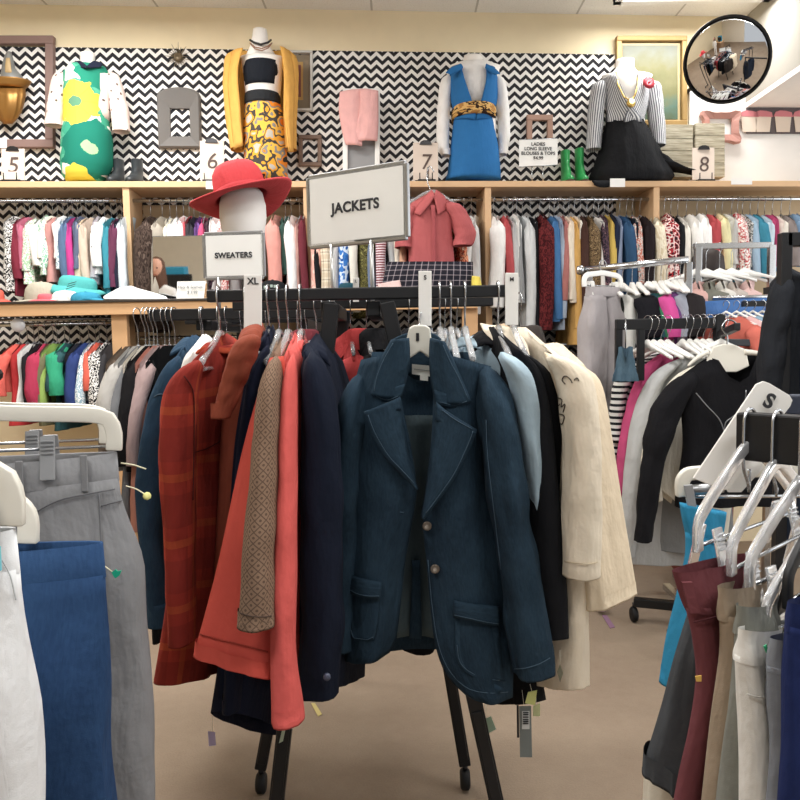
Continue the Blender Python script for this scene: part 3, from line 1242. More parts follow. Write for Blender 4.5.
def dress_form(label, rows, neck):
    r = thing('dress_form', label, 'dress form', WP((rows[-1][1] + rows[-1][2]) / 2, 180, OFF) * 1.0)
    r.location.z = SHZ
    obj('torso', wp_rows(rows, OFF, 0.09), m_form, r)
    obj('neck', wp_rows(neck, OFF, 0.04), m_form, r)
    b = MB().lathe([(0.02, 0), (0.07, 0), (0.07, 0.012), (0.02, 0.016)], 20, V((r.location.x, r.location.y, SHZ + 0.001)))
    obj('base', b, m_form, r)
    return r


# --- green floral dress
def flower_mat():
    t = NT('green floral print')
    uv = t.uv()
    o = t.sep(uv)
    ng = t.noise(uv, 18, 3)
    d0 = WP(87, 60, OFF)

    def flower(px, py, rad, pet, wob):
        u = (px - 87) / 169.0
        v = WP(px, py, OFF).z
        dx = t.math('SUBTRACT', o[0], u)
        dy = t.math('SUBTRACT', o[1], v)
        r = t.math('SQRT', t.math('ADD', t.math('MULTIPLY', dx, dx), t.math('MULTIPLY', dy, dy)))
        an = t.math('ARCTAN2', dy, dx)
        pw = t.math('MULTIPLY', t.math('ABSOLUTE', t.math('SINE', t.math('MULTIPLY', an, pet / 2))), rad * 0.13)
        rr2 = t.math('ADD', t.math('ADD', r, pw), t.math('MULTIPLY', t.math('SUBTRACT', ng, 0.5), wob))
        return r, t.math('LESS_THAN', rr2, rad), an
    ground = t.ramp(t.noise(uv, 8.5, 1.5), [(0, hexc('f0efe6')), (0.40, hexc('57ae90')), (0.52, hexc('3f9c80')), (0.64, hexc('f0efe6'))], True)
    r1, f1, a1 = flower(92, 153, 0.165, 9, 0.10)
    col = t.mix(f1, ground, hexc('1c7563'))
    r5, f5, a5 = flower(98, 78, 0.10, 6, 0.06)
    col = t.mix(f5, col, hexc('27876f'))
    r2, f2, a2 = flower(81, 108, 0.128, 7, 0.10)
    col = t.mix(f2, col, hexc('e0d44e'))
    lines = t.math('MULTIPLY', f2, t.math('LESS_THAN', t.math('ABSOLUTE', t.math('SINE', t.math('MULTIPLY', a2, 4))), 0.10))
    col = t.mix(t.math('MULTIPLY', lines, 0.35), col, hexc('8c8c3a'))
    col = t.mix(t.math('LESS_THAN', t.math('ADD', r2, t.math('MULTIPLY', ng, .05)), 0.055), col, hexc('5f8f72'))
    col = t.mix(t.math('LESS_THAN', t.math('ADD', r1, t.math('MULTIPLY', ng, .05)), 0.062), col, hexc('9fcf94'))
    r3, f3, a3 = flower(78, 182, 0.08, 8, 0.05)
    col = t.mix(f3, col, hexc('d9ce4c'))
    t.base(col)
    return t.done(0.85, 0, 0.2)


dress_form('white dress form wearing the green floral dress', [(76, 68, 110), (100, 68, 108), (130, 68, 108), (178, 68, 108)], [(54, 80, 95), (66, 81, 94), (76, 76, 99)])
t = NT('pale sprigged print')
vd = t.voronoi(t.uv(), 26)
t.base(t.mix(t.math('LESS_THAN', vd, .20), t.mix(t.noise(t.uv(), 14, 2), hexc('f3e6de'), hexc('e6cfc8')), hexc('6a5f58')))
pinkpr = t.done(.9, 0, .15)
b = wp_rows([(70, 70, 106, .075), (78, 64, 112, .095), (100, 65, 110, .10), (120, 66, 109, .10)], OFF, 0.1)
bl = thing('blouse', 'pale printed blouse with wide sleeves under the green floral dress', 'blouse', WP(88, 120, OFF))
obj('body', b, pinkpr, bl)
obj('sleeve', wtube([(62, 72), (58, 95), (55, 115), (54, 126)], [6, 8, 8, 8], OFF, .05, seed=2), pinkpr, bl)
obj('sleeve', wtube([(112, 72), (117, 95), (120, 115), (121, 132)], [6, 7, 8, 8], OFF, .05, seed=3), pinkpr, bl)
m_navy = F_('22283c')
obj('collar', sheet([WP(70, 64, OFF + .06), WP(80, 61, OFF + .09), WP(87, 66, OFF + .12)], [WP(72, 67, OFF + .08), WP(82, 68, OFF + .11), WP(86, 68, OFF + .13)], 5, 12), m_navy, bl, solid=0.006)
obj('collar', sheet([WP(103, 64, OFF + .06), WP(94, 61, OFF + .09), WP(87, 66, OFF + .12)], [WP(101, 67, OFF + .08), WP(92, 68, OFF + .11), WP(88, 68, OFF + .13)], 5, 12), m_navy, bl, solid=0.006)
gd = obj('dress', wp_rows([(68, 68, 106, .09), (74, 64, 109, .11), (95, 64, 108, .12), (110, 64, 107, .12), (125, 64, 109, .12), (140, 62, 112, .13), (165, 61, 112, .13), (176, 63, 108, .12), (182, 67, 102, .10)], OFF, 0.12, 40, folds=.04, seed=4), flower_mat())
tag(gd, 'green sleeveless dress printed with big yellow and teal flowers', 'dress')

# --- mustard cardigan outfit
dress_form('white dress form in the mustard cardigan and black crop top', [(58, 240, 284, .07), (66, 242, 283, .09), (80, 244, 282, .1), (100, 246, 280, .08), (178, 245, 284, .09)], [(30, 253, 267), (38, 252, 268), (46, 250, 270), (56, 246, 276)])
tag(obj('crop_top', wp_rows([(64, 243.5, 281, .098), (70, 243, 281, .112), (76, 243.5, 281, .118), (88, 245, 280, .10)], OFF, .1), F_('20242c')), 'black crop top on the dress form in the mustard cardigan', 'top')
cs = MB()
for a_, c_ in (((246, 66), (244, 55)), ((278, 66), (280, 54))):
    pass
belt = obj('belt', wp_rows([(95, 245, 280, .10), (99, 244.5, 280.5, .108), (106, 244.5, 281, .108)], OFF, .1), F_('2b2d30'))
tag(belt, 'wide black fabric belt above the orange printed skirt', 'belt')
skirtpr = blotch(['2e2a28', 'e2862e', '8d8a86', 'f0b850', '4a4642', 'e6a23c', 'bdb6ac'], 11, 'orange swirl print', (1, .8, 1))
tag(obj('skirt', wp_rows([(104, 245, 281, .10), (125, 244, 285, .12), (150, 244, 287, .13), (182, 245, 288, .13)], OFF, .12, folds=.05, seed=9), skirtpr), 'long skirt with orange, grey and black swirls', 'skirt')
m_mus = F_('e8aa3a')
cd = thing('cardigan', 'mustard yellow cardigan open over black crop top', 'cardigan', WP(262, 150, OFF))
for nm, A_, B_, sd in (('front_panel', [(243, 48), (238, 70), (240, 105), (243, 146)], [(232, 52), (228, 80), (230, 110), (234, 150)], 1), ('front_panel', [(280, 46), (284, 70), (284, 110), (289, 152)], [(290, 52), (294, 75), (294, 110), (293, 152)], 2)):
    obj(nm, sheet([WP(x, y, OFF + .10) for x, y in A_], [WP(x, y, OFF + .05) for x, y in B_], 8, 20, .015, .01, seed=sd), m_mus, cd, solid=0.006)
obj('back_panel', sheet([WP(x, y, OFF - .10) for x, y in ((236, 50), (232, 100), (236, 145))], [WP(x, y, OFF - .10) for x, y in ((286, 50), (290, 100), (288, 148))], 10, 16, -.02, .01), m_mus, cd, solid=.006)
obj('sleeve', wtube([(235, 50), (231, 80), (233, 115), (237, 150)], [8, 7.5, 7, 6], OFF, .055, seed=5), m_mus, cd)
obj('sleeve', wtube([(288, 50), (291, 80), (290, 115), (290, 150)], [8, 7, 6.5, 6], OFF, .055, seed=6), m_mus, cd)
nk = thing('necklace', 'dark choker with strands of beads on the cardigan form', 'necklace', WP(261, 45, OFF + .06))
obj('choker', MB().tube([WP(x, y, OFF + o) for x, y, o in ((250, 40, .03), (254, 42.5, .05), (261, 44.5, .055), (268, 42.5, .05), (271, 40, .03))], .006, 6), plain('dark bead', '2c2a2c', .5), nk)
for k, dz in enumerate((47, 49)):
    obj('strand', MB().tube([WP(x, y, OFF + o) for x, y, o in ((250, 43, .04), (255, dz, .07), (262, dz + 1.5, .08), (268, dz - 1, .07), (272, 43, .04))], .0035, 6), plain('brown bead', 'a07a64', .5), nk)

# --- blue sleeveless dress
dress_form('white dress form wearing the bright blue dress', [(66, 450, 500, .07), (76, 452, 498, .09), (105, 454, 496, .08), (178, 452, 496, .09)], [(56, 464, 482), (62, 464, 483), (68, 458, 490)])
wb = thing('blouse', 'white long sleeved blouse under the bright blue dress', 'blouse', WP(474, 120, OFF))
m_wb = F_('f3f1ee')
obj('body', wp_rows([(64, 456, 493, .07), (72, 450, 499, .10), (105, 454, 494, .10)], OFF, .1), m_wb, wb)
obj('sleeve', wtube([(449, 74), (445, 95), (443, 125), (444, 150), (446, 156)], [7, 6.5, 6, 6, 4.5], OFF, .045, seed=7), m_wb, wb)
obj('sleeve', wtube([(497, 74), (501, 95), (504, 125), (503, 150), (502, 155)], [7, 6.5, 6, 6, 4.5], OFF, .045, seed=8), m_wb, wb)
m_blue = F_('1e72b4', .10)
bd = thing('dress', 'bright blue sleeveless dress with deep v neckline', 'dress', WP(474, 180, OFF))
obj('skirt', wp_rows([(118, 454, 493, .11), (130, 452, 494, .12), (150, 450, 498, .13), (172, 448, 500, .13), (180, 446, 500, .12)], OFF, .12, 36, folds=.05, seed=11), m_blue, bd)
obj('bodice', sheet([WP(x, y, OFF + o) for x, y, o in ((461, 66, .10), (465, 80, .125), (471, 98, .13), (475.5, 113, .125), (475, 120, .12))], [WP(x, y, OFF + o) for x, y, o in ((451, 70, .02), (450, 80, .02), (451, 100, .03), (454, 112, .03), (455, 120, .04))], 10, 18, .03), m_blue, bd, solid=.006)
obj('bodice', sheet([WP(x, y, OFF + o) for x, y, o in ((486, 66, .10), (486, 80, .125), (482, 98, .13), (477, 113, .125), (476.5, 120, .12))], [WP(x, y, OFF + o) for x, y, o in ((497, 70, .02), (498, 80, .02), (497, 100, .03), (494, 112, .03), (493, 120, .04))], 10, 18, .03), m_blue, bd, solid=.006)
obj('collar', sheet([WP(x, y, OFF + .12) for x, y in ((461, 64), (452, 67), (446, 73))], [WP(x, y, OFF + .13) for x, y in ((463, 68), (456, 73), (450, 75))], 5, 10, .01), m_blue, bd, solid=.006)
obj('collar', sheet([WP(x, y, OFF + .12) for x, y in ((486, 64), (494, 68), (500, 74))], [WP(x, y, OFF + .13) for x, y in ((485, 68), (491, 73), (496, 75))], 5, 10, .01), m_blue, bd, solid=.006)
beltpr = blotch(['c69a5a', '3a2a22', 'd8b070', 'b0804a'], 35, 'tan belt print', (.5, 1, 1))
tag(obj('belt', wp_rows([(109, 452, 495, .150), (111, 451.5, 495.5, .158), (118.5, 451.5, 495.5, .158), (120, 452, 495, .150)], OFF, .12), beltpr), 'wide tan patterned belt on the bright blue dress', 'belt')
tag(obj('necklace', MB().tube([WP(x, y, OFF + o) for x, y, o in ((462, 60.5, .03), (466, 63, .055), (473, 64.5, .06), (480, 63, .055), (484, 61, .03))], .005, 6), plain('dark bead', '2c2a2c', .5)), 'dark choker on the form in the blue dress', 'necklace')

# --- striped blouse, black skirt
dress_form('white dress form wearing the striped blouse and black skirt', [(76, 602, 652, .08), (85, 606, 648, .1), (120, 608, 644, .08), (176, 606, 646, .09)], [(60, 616, 634), (68, 616, 634), (77, 608, 642)])
m_str = striped('70747c', 'e4e4e6', 0.0135, .5, 0, 'grey pinstripe')
sb_ = thing('blouse', 'grey and white striped wrap blouse with red brooch', 'blouse', WP(626, 122, OFF))
obj('front_panel', sheet([WP(x, y, OFF + o) for x, y, o in ((616, 74, .09), (622, 88, .125), (630, 104, .13), (640, 116, .11), (642, 122, .10))], [WP(x, y, OFF + o) for x, y, o in ((602, 80, .0), (604, 95, .0), (606, 108, .02), (608, 118, .04), (608, 122, .04))], 12, 20, .03, .012, seed=1), m_str, sb_, solid=.006)
obj('front_panel', sheet([WP(x, y, OFF + o) for x, y, o in ((637, 74, .09), (637, 88, .12), (632, 102, .125), (626, 114, .12), (624, 122, .11))], [WP(x, y, OFF + o) for x, y, o in ((651, 80, .0), (650, 95, .0), (647, 108, .02), (644, 118, .04), (643, 122, .04))], 12, 20, .03, .012, seed=2), m_str, sb_, solid=.006)
obj('waistband', wp_rows([(114, 607, 641, .105), (122, 606.5, 641.5, .108)], OFF, .1), m_str, sb_)
obj('sleeve', wtube([(602, 80), (598, 100), (595, 125), (593, 150)], [9, 8, 7.5, 7], OFF, .055, seed=3), m_str, sb_)
obj('sleeve', wtube([(651, 80), (654, 100), (657, 125), (658, 146)], [9, 8, 7.5, 6.5], OFF, .055, seed=4), m_str, sb_)
br = thing('brooch', 'red brooch pinned on the striped blouse', 'brooch', WP(648, 84, OFF + .12))
obj('petals', MB().lathe([(0.0, 0), (.03, .004), (.036, .012), (.02, .018), (0, .012)], 9, WP(648, 84, OFF + .11), (0.1, -1, .2)), plain('red enamel', 'b8263a', .4), br)
obj('feather', MB().tube([WP(648, 84, OFF + .12), WP(653, 79, OFF + .12)], [.008, .002], 6), plain('red enamel', 'b8263a', .4), br)
nk = thing('necklace', 'long gold necklace with pendant over the striped blouse', 'necklace', WP(631, 100, OFF + .13))
obj('chain', MB().tube([WP(x, y, OFF + o) for x, y, o in ((616, 72, .08), (618, 85, .12), (624, 97, .145), (631, 101, .15), (635, 95, .145), (638, 84, .12), (637, 73, .08))], .0045, 6), plain('gold', 'c9a860', .3, .8), nk)
obj('pendant', MB().lathe([(0.0, -.006), (.022, -.004), (.026, .0), (.022, .006), (.0, .008)], 14, WP(631, 103, OFF + .15), (0, -1, 0)), plain('gold', 'c9a860', .3, .8), nk)
m_bskirt = F_('1e1f22', .12)
sk = thing('skirt', 'full black skirt trailing along the shelf to the right', 'skirt', WP(640, 180, OFF))
obj('main_fabric', wp_rows([(120, 608, 641, .10), (135, 604, 648, .13), (150, 601, 656, .15), (165, 597, 664, .16), (178, 592, 672, .17), (184, 594, 668, .165)], OFF, .15, 44, folds=.10, seed=5), m_bskirt, sk)
obj('train', sleeve_tube([WP(x, y, OFF + .03) for x, y in ((645, 148), (658, 160), (673, 168), (690, 172), (705, 177))], [(.05, .07), (.065, .08), (.06, .075), (.045, .06), (.014, .02)], n=16, nv=20, folds=.012, hem=False), m_bskirt, sk)
b = sheet([WP(x, 181, SHO + .01) for x in (592, 600, 608, 615)], [WP(x, y, SHO + .015) for x, y in ((594, 185), (600, 187), (608, 187), (614, 184))], 5, 12, .01)
obj('hanging_hem', b, m_bskirt, sk, solid=.008)

# --- framed and hung things
def wframe(name, label, cat, x0, y0, x1, y1, bw, m, off0=0.007, depth=0.03, back=None, group=None, inner=None):
    r = thing(name, label, cat, WP((x0 + x1) / 2, y1, off0 + depth / 2), WROT, group)
    q = lambda x, y, o: WP(x, y, o)
    for a, b_ in (((x0, y0), (x1, y0 + bw)), ((x0, y1 - bw), (x1, y1)), ((x0, y0 + bw), (x0 + bw, y1 - bw)), ((x1 - bw, y0 + bw), (x1, y1 - bw))):
        mb = MB()
        poly = [q(a[0], a[1], off0), q(b_[0], a[1], off0), q(b_[0], b_[1], off0), q(a[0], b_[1], off0)]
        mb.prism(poly, V((WYAW * 0, -1, 0)) * depth)
        obj('frame_side', mb, m, r, smooth=False, bevel=.004)
    if back:
        for k, (bx0, by0, bx1, by1, bm, o_, nm) in enumerate(back):
            mb = MB()
            mb.prism([q(bx0, by0, off0 + o_), q(bx1, by0, off0 + o_), q(bx1, by1, off0 + o_), q(bx0, by1, off0 + o_)], V((0, -1, 0)) * .003)
            obj(nm, mb, bm, r, smooth=False)
    return r


wframe('picture_frame', 'large empty mauve brown frame behind the gold wall bracket', 'frame', -34, 38, 56, 149, 8, plain('mauve wood', '8a7069', .6), depth=.04)
wframe('picture_frame', 'framed print with tan mat behind the mustard cardigan', 'picture', 278, 52, 313, 112, 2.5, plain('silver frame', 'd4d2cc', .4), back=[(281, 55, 310, 109, plain('tan mat', '8f816c', .8), .004, 'mat'), (293, 62, 303, 100, plain('gold fillet', 'c09a5a', .5), .007, 'fillet'), (295, 65, 301, 97, plain('maroon print', '86524a', .7), .009, 'print')])
wframe('picture_frame', 'small brown empty frame beside the mustard cardigan hem', 'frame', 299, 136, 322, 167, 4, plain('brown wood', '7d6658', .6), depth=.03)
wframe('picture_frame', 'small pinkish wood frame standing behind the white price card', 'frame', 526, 116, 552, 150, 5.5, plain('pink wood', 'b08d7c', .6), depth=.03)
t = NT('landscape painting')
uvp = t.obj()
f = t.noise(uvp, 5, 5, .6)
z = t.math('ADD', t.sep(uvp)[2], t.math('MULTIPLY', t.math('SUBTRACT', f, .5), .5))
t.base(t.mix(t.math('MULTIPLY', t.noise(uvp, 18, 4), .35), t.ramp(t.math('MULTIPLY_ADD', z, 1.7, 0.05), [(0.0, hexc('4c5a3e')), (.25, hexc('527066')), (.42, hexc('74744e')), (.62, hexc('868360')), (.85, hexc('8f9389')), (1, hexc('8a908b'))]), hexc('6f6d50')))
m_paint = t.done(.6, 0, .3)
fr_ = wframe('painting', 'gilt framed landscape painting behind the striped blouse', 'painting', 615, 38, 685, 127, 5, plain('gilt', 'a98a58', .45, .3), depth=.04, back=[(620, 43, 680, 122, plain('gilt slip', 'c9b78c', .5), .01, 'slip'), (622.5, 45.5, 677.5, 119.5, m_paint, .014, 'canvas')])
# arched grey mirror-like frame
def arch(name, label, outer, inner, m, off=.007, depth=.035):
    r = thing(name, label, 'frame', WP(180, 150, off), 0)
    n = len(outer)
    mb = MB()
    of = [WP(x, y, off) for x, y in outer]
    inn = [WP(x, y, off) for x, y in inner]
    d = V((0, -depth, 0))
    rows = [of + [of[0]], [p + d * .7 for p in of] + [of[0] + d * .7], [p.lerp(q_, .12) + d for p, q_ in zip(of, inn)] + [of[0].lerp(inn[0], .12) + d], [p + d * .35 for p in inn] + [inn[0] + d * .35], inn + [inn[0]]]
    mb.grid(rows)
    obj('moulding', mb, m, r, smooth=False)
    return r


oa, ia = [], []
for k in range(9):
    a = PI - PI * k / 8
    oa.append((179.5 + 21.5 * math.cos(a), 97 - 8.5 * math.sin(a)))
    ia.append((180 + 9.5 * math.cos(a) if 0 < k < 8 else (170.5 if k == 0 else 190), 109))
oa += [(202, 149), (160, 149)]
ia += [(191, 137), (171, 137)]
arch('arched_frame', 'grey arched frame hanging on the chevron wall', oa, ia, plain('grey gesso', '6f6c69', .6))
# pink ornate frame
oo, ii = [], []
for k in range(32):
    a = 2 * PI * k / 32
    rr2 = 1 + .10 * math.cos(4 * a + PI) + .05 * math.cos(8 * a)
    sx = 19 * rr2 * max(-1, min(1, 1.25 * math.cos(a)))
    sy = 15.5 * rr2 * max(-1, min(1, 1.25 * math.sin(a)))
    oo.append((719.5 + sx, 128 + sy))
    ii.append((720 + max(-11, min(11, 16 * math.cos(a))), 127 + max(-8, min(8, 12 * math.sin(a)))))
arch('ornate_frame', 'dusty pink scalloped frame right of the weathered boards', oo, ii, plain('dusty pink paint', 'b8877c', .6), off=.03)

# starburst
r = thing('starburst_ornament', 'spiky metal starburst ornament near top of chevron wall', 'ornament', WP(178, 57, .03))
c0 = WP(178, 57, .025)
obj('centre', MB().lathe([(0, -.02), (.022, -.012), (.026, 0), (.022, .012), (0, .02)], 12, c0, (0, -1, 0)), plain('aged brass', '8a7d68', .4, .6), r)
for k in range(22):
    a = 2 * PI * k / 22
    L = .075 if k % 2 else .055
    obj('spike', MB().tube([c0 + V((math.cos(a) * .02, -.003, math.sin(a) * .02)), c0 + V((math.cos(a) * L, -.012 * (k % 3), math.sin(a) * L))], [.003, .001], 4), plain('aged brass', '8a7d68', .4, .6), r)

# gold shell bracket and shoe
r = thing('wall_bracket', 'gilded shell shaped wall bracket inside the large frame', 'bracket', WP(8, 120, .05))
m_gold = plain('antique gilt', 'a57a42', .4, .6)
cx_ = 8
obj('bracket_top', wp_rows([(81, -12, 31, .075), (84, -11, 29, .07), (88, -8, 25, .06)], .08, .07), m_gold, r)
n = 40
rings = []
for j, (py, hw, th) in enumerate(((88, 15, .05), (95, 15.5, .065), (104, 14, .06), (112, 12, .05), (119, 8, .03), (124, 4, .015))):
    ring = []
    for k in range(n):
        a = 2 * PI * k / n
        fl = 1 + .16 * abs(math.cos(6 * a))
        ring.append(WP(cx_ + hw * math.cos(a) * fl, py, .075 - th * math.sin(a) * fl))
    rings.append(ring)
obj('shell', MB().rings(rings), m_gold, r)
r = thing('high_heel_shoe', 'silver grey high heeled shoe standing on the gilded bracket', 'shoe', WP(8, 81, .09))
m_shoe = plain('silver leather', '8c8e8c', .35, .3)
obj('upper', wp_rows([(52, 7, 11, .012), (58, 4, 13, .02), (68, 2, 15, .03), (76, 1, 22, .045), (80.5, 0, 24, .05)], .09, .03), m_shoe, r)
obj('insole', wp_rows([(58, 6, 10, .005), (66, 5, 11, .006), (73, 5, 12, .006)], .128, .006), plain('tan insole', 'b79c72', .6), r)

# numbered clipboards
m_board = plain('pale board', 'd9c9bb', .8)
m_ink = plain('brown ink', '5a4a44', .8)
m_clip = plain('dark clip', '3a3a3c', .35, .6)


def clipboard(num, x0, y0, x1, y1, label):
    o0 = SHO - .05
    r = thing('number_clipboard', label, 'sign', WP((x0 + x1) / 2, y1, o0), WROT)
    r.location.z = SHZ
    a, b_ = WP(x0, y0, o0 - .03), WP(x1, y0, o0 - .03)
    c_, d_ = WP(x1, y1, o0), WP(x0, y1, o0)
    c_.z = d_.z = SHZ + .015
    obj('board', MB().prism([a, b_, c_, d_], V((0, -.006, 0))), m_board, r, smooth=False)
    mid = (a + b_ + c_ + d_) / 4
    lettering(num, .125, mid + V((0, -.009, -.008)), Euler((PI / 2 - .1, 0, WROT)), m_ink, r, 'number', shear=.12)
    m2 = (a + b_) / 2
    obj('clip', MB().prism([m2 + V(p) for p in ((-.035, -.008, -.012), (.035, -.008, -.012), (.028, -.008, .004), (.010, -.008, .012), (-.010, -.008, .012), (-.028, -.008, .004))], V((0, -.008, 0))), m_clip, r, smooth=False)
    obj('stand', MB().box((-.05, -.05, .001), (.05, .03, .014), Matrix.Translation((mid.x, mid.y - .0, SHZ)) @ Matrix.Rotation(WROT, 4, 'Z')), m_black, r, smooth=False, bevel=.003)
    for sx_ in (-.035, .035):
        obj('peg', MB().tube([V((mid.x + sx_, mid.y - .045, SHZ + .01)), V((mid.x + sx_, mid.y - .045, SHZ + .05))], .003, 6), m_black, r)


clipboard('5', 2, 149, 25, 181, 'clipboard sign numbered 5 below the gilded bracket')
clipboard('6', 200, 141, 224, 173, 'clipboard sign numbered 6 beside the red hat')
clipboard('7', 413, 143, 438, 173, 'clipboard sign numbered 7 beside the blue dress')
clipboard('8', 692, 148, 714, 178, 'clipboard sign numbered 8 against the weathered boards')

# price card on legs
r = thing('price_card', 'white card with four lines of print on wire legs', 'sign', WP(538, 181, SHO - .05), WROT)
a, b_, c_, d_ = (WP(x, y, SHO - .06) for x, y in ((519, 140), (557.5, 138.5), (557.5, 165), (519, 167)))
m_card = plain('white card', 'f3f2ee', .7)
obj('card', MB().prism([a, b_, c_, d_], V((0, -.004, 0))), m_card, r, smooth=False)
for p_, q_ in ((a, b_), (d_, c_)):
    obj('edge_rail', MB().tube([p_ + V((0, -.002, 0)), q_ + V((0, -.002, 0))], .003, 6), m_steel, r)
for k, s in enumerate(('LADIES', 'LONG SLEEVE', 'BLOUSES & TOPS', '$4.99')):
    y = 144.5 + 4.6 * k
    lettering(s, .026, WP(538, y, SHO - .06) + V((0, -.006, 0)), Euler((PI / 2, 0, WROT)), plain('print', '3a3a3c', .8), r, 'print_line', bold=.0004)
for x in (532, 543):
    p_ = WP(x, 166, SHO - .06)
    obj('leg', MB().tube([p_, V((p_.x, p_.y, SHZ))], .003, 6), m_chrome, r)

# small boots and shoes
def boot(label, x0, x1, yt, m, sole, grp, cat='boot', kind='boot', off=.12, h=1.0):
    r = thing(kind, label, cat, WP((x0 + x1) / 2, 180, off), 0, grp)
    r.location.z = SHZ
    zt_ = WP(x0, yt, off).z
    x_ = r.location.x
    wv = (x1 - x0) / 165 / 2
    y_ = r.location.y
    prof = [(SHZ + .012, wv * 1.0, .10), (SHZ + .035, wv, .098), (SHZ + .06, wv * .82, .07), (SHZ + (zt_ - SHZ) * .6, wv * .72, .045), (zt_, wv * .78, .045)]
    rings = []
    for z_, a_, d_ in prof:
        back = y_ + .05
        cy = back - d_
        rings.append([V((x_ + a_ * math.cos(2 * PI * k / 18), cy + d_ * math.sin(2 * PI * k / 18), z_)) for k in range(18)])
    lst = rings[-1]
    cc = sum(lst, V((0, 0, 0))) / 18
    rings.append([cc + (p - cc) * .8 + V((0, 0, -.02)) for p in lst])
    obj('upper', MB().rings(rings), m, r)
    s0 = [V((x_ + wv * 1.08 * math.cos(2 * PI * k / 18), y_ + .05 - .105 + .108 * math.sin(2 * PI * k / 18), SHZ + .001)) for k in range(18)]
    obj('sole', MB().prism(s0, V((0, 0, .014))), sole, r, smooth=False)


m_green = plain('green rubber', '2f9e54', .35, 0, .5)
m_sole = plain('brown sole', '4c3a30', .7)
boot('small green rubber boot right of the price card', 560, 571, 151, m_green, m_sole, 'pair of green boots')
boot('small green rubber boot nearest the black skirt', 574, 585, 149, m_green, m_sole, 'pair of green boots')
m_dsh = plain('dark leather', '33373a', .4)
boot('small dark ankle boot touching the green floral dress', 113, 125, 160, m_dsh, m_black, 'pair of dark ankle boots', off=.10)
boot('small dark ankle boot right of its pair near upright', 131, 144, 160, m_dsh, m_black, 'pair of dark ankle boots', off=.10)

# pink blouse over a framed photograph
r = wframe('photo_frame', 'white framed grey photograph under the folded pink blouse', 'frame', 343, 90, 380, 181, 5, plain('white frame', 'ecebe8', .5), off0=.10, depth=.03, back=[(347, 94, 376, 177, plain('grey photo', '8f9092', .6), .006, 'photograph')])
pk = thing('blouse', 'pale pink blouse draped over the framed photograph', 'blouse', WP(359, 145, .15))
m_pink = F_('eeb0ac')
obj('back_fold', sheet([WP(340, 92, .145), WP(339, 110, .15), WP(342, 130, .15), WP(346, 145, .15)], [WP(362, 89, .145), WP(362, 110, .155), WP(362, 130, .155), WP(362, 146, .155)], 12, 18, .012, .012, seed=1), m_pink, pk, solid=.008)
obj('front_fold', sheet([WP(360, 89, .155), WP(360, 105, .165), WP(357, 125, .165), WP(354, 141, .165)], [WP(378, 91, .15), WP(378, 105, .155), WP(378, 125, .155), WP(377, 141, .155)], 12, 18, .014, .014, seed=2), m_pink, pk, solid=.008)

# weathered boards
m_wz = NT('weathered board')
o_ = m_wz.sep(m_wz.obj())
ng = m_wz.noise(m_wz.obj(), 10, 4, .6, mapscale=(1, 1, 10))
m_wz.base(m_wz.ramp(ng, [(.3, hexc('8a8270')), (.55, hexc('b5ad98')), (.7, hexc('cfc8b6'))]))
m_weather = m_wz.done(.85, 0, .15)
bpx = [(654, 688, 128, 142, .03), (653, 688, 142, 154, .03), (656, 688, 154, 166, .03), (655, 688, 166, 180, .03), (690, 719, 127, 139, .034), (690, 719, 139, 152, .034), (690, 719, 152, 166, .034), (690, 719, 166, 180, .034)]
for k, (x0, x1_, y0, y1_, th) in enumerate(bpx):
    lab = 'grey weathered board, ' + ['top', 'second', 'third', 'bottom'][k % 4] + (' of the stack behind the striped sleeve' if k < 4 else ' of the stack behind clipboard 8')
    ps = [WP(x, y, .03 + .0) for x, y in ((x0, y0 + .3), (x1_, y0 + .3), (x1_, y1_), (x0, y1_))]
    o = obj('weathered_board', MB().prism(ps, V((0, -.05 - th, 0))), m_weather, smooth=False, bevel=.003)
    tag(o, lab, 'board', 'weathered boards')
# paper labels on the shelf edge
for x0, x1_, y0, y1_, lab, o0 in ((206, 218, 181, 189, 'small white shelf label beside the red hat', SHO + .002), (610, 625, 178.5, 187, 'white shelf label lying against the hanging black skirt hem', SHO + .03), (731, 752, 178, 184.5, 'long white shelf label under the pink scalloped frame', SHO + .002), (0, 7, 138, 148, 'small white card at frame corner above clipboard 5', .06)):
    ps = [WP(x, y, o0) for x, y in ((x0, y0), (x1_, y0), (x1_, y1_), (x0, y1_))]
    tag(obj('paper_label', MB().prism(ps, V((0, -.002, 0))), m_card, smooth=False), lab, 'label')

# convex mirror
r = thing('convex_mirror', 'round convex security mirror with thin black rim', 'mirror', WP(726, 103, .2))
pc = P(726.5, 60.5, 3.9)
rad = 38.5 / px_per_m(3.9)
ax = V((-.46, -.775, -.43)).normalized()
t = NT('mirror')
t.base((.9, .91, .92, 1))
m_mirror = t.done(.02, 1.0)
prof = []
Rs = rad * 3.6
for k in range(14):
    a = math.asin(rad / Rs) * (1 - k / 13)
    prof.append((max(Rs * math.sin(a), .0004), Rs * math.cos(a) - Rs * math.cos(math.asin(rad / Rs))))
obj('glass', MB().lathe([(rad, -.01)] + prof, 48, pc, ax), m_mirror, r)
obj('rim', MB().lathe([(rad * .99, -.02), (rad * 1.03, -.02), (rad * 1.045, .0), (rad * 1.03, .012), (rad * .985, .010)], 48, pc, ax, False, False), m_black, r)
obj('back', MB().lathe([(.01, -.06), (rad * .6, -.05), (rad * 1.0, -.018)], 32, pc, ax), m_black, r)
wq = V((pc.x + .1, wall_y(pc.x + .1), pc.z + .1))
obj('arm', MB().tube([pc - ax * .05, pc - ax * .2, wq], .012, 8), m_black, r)

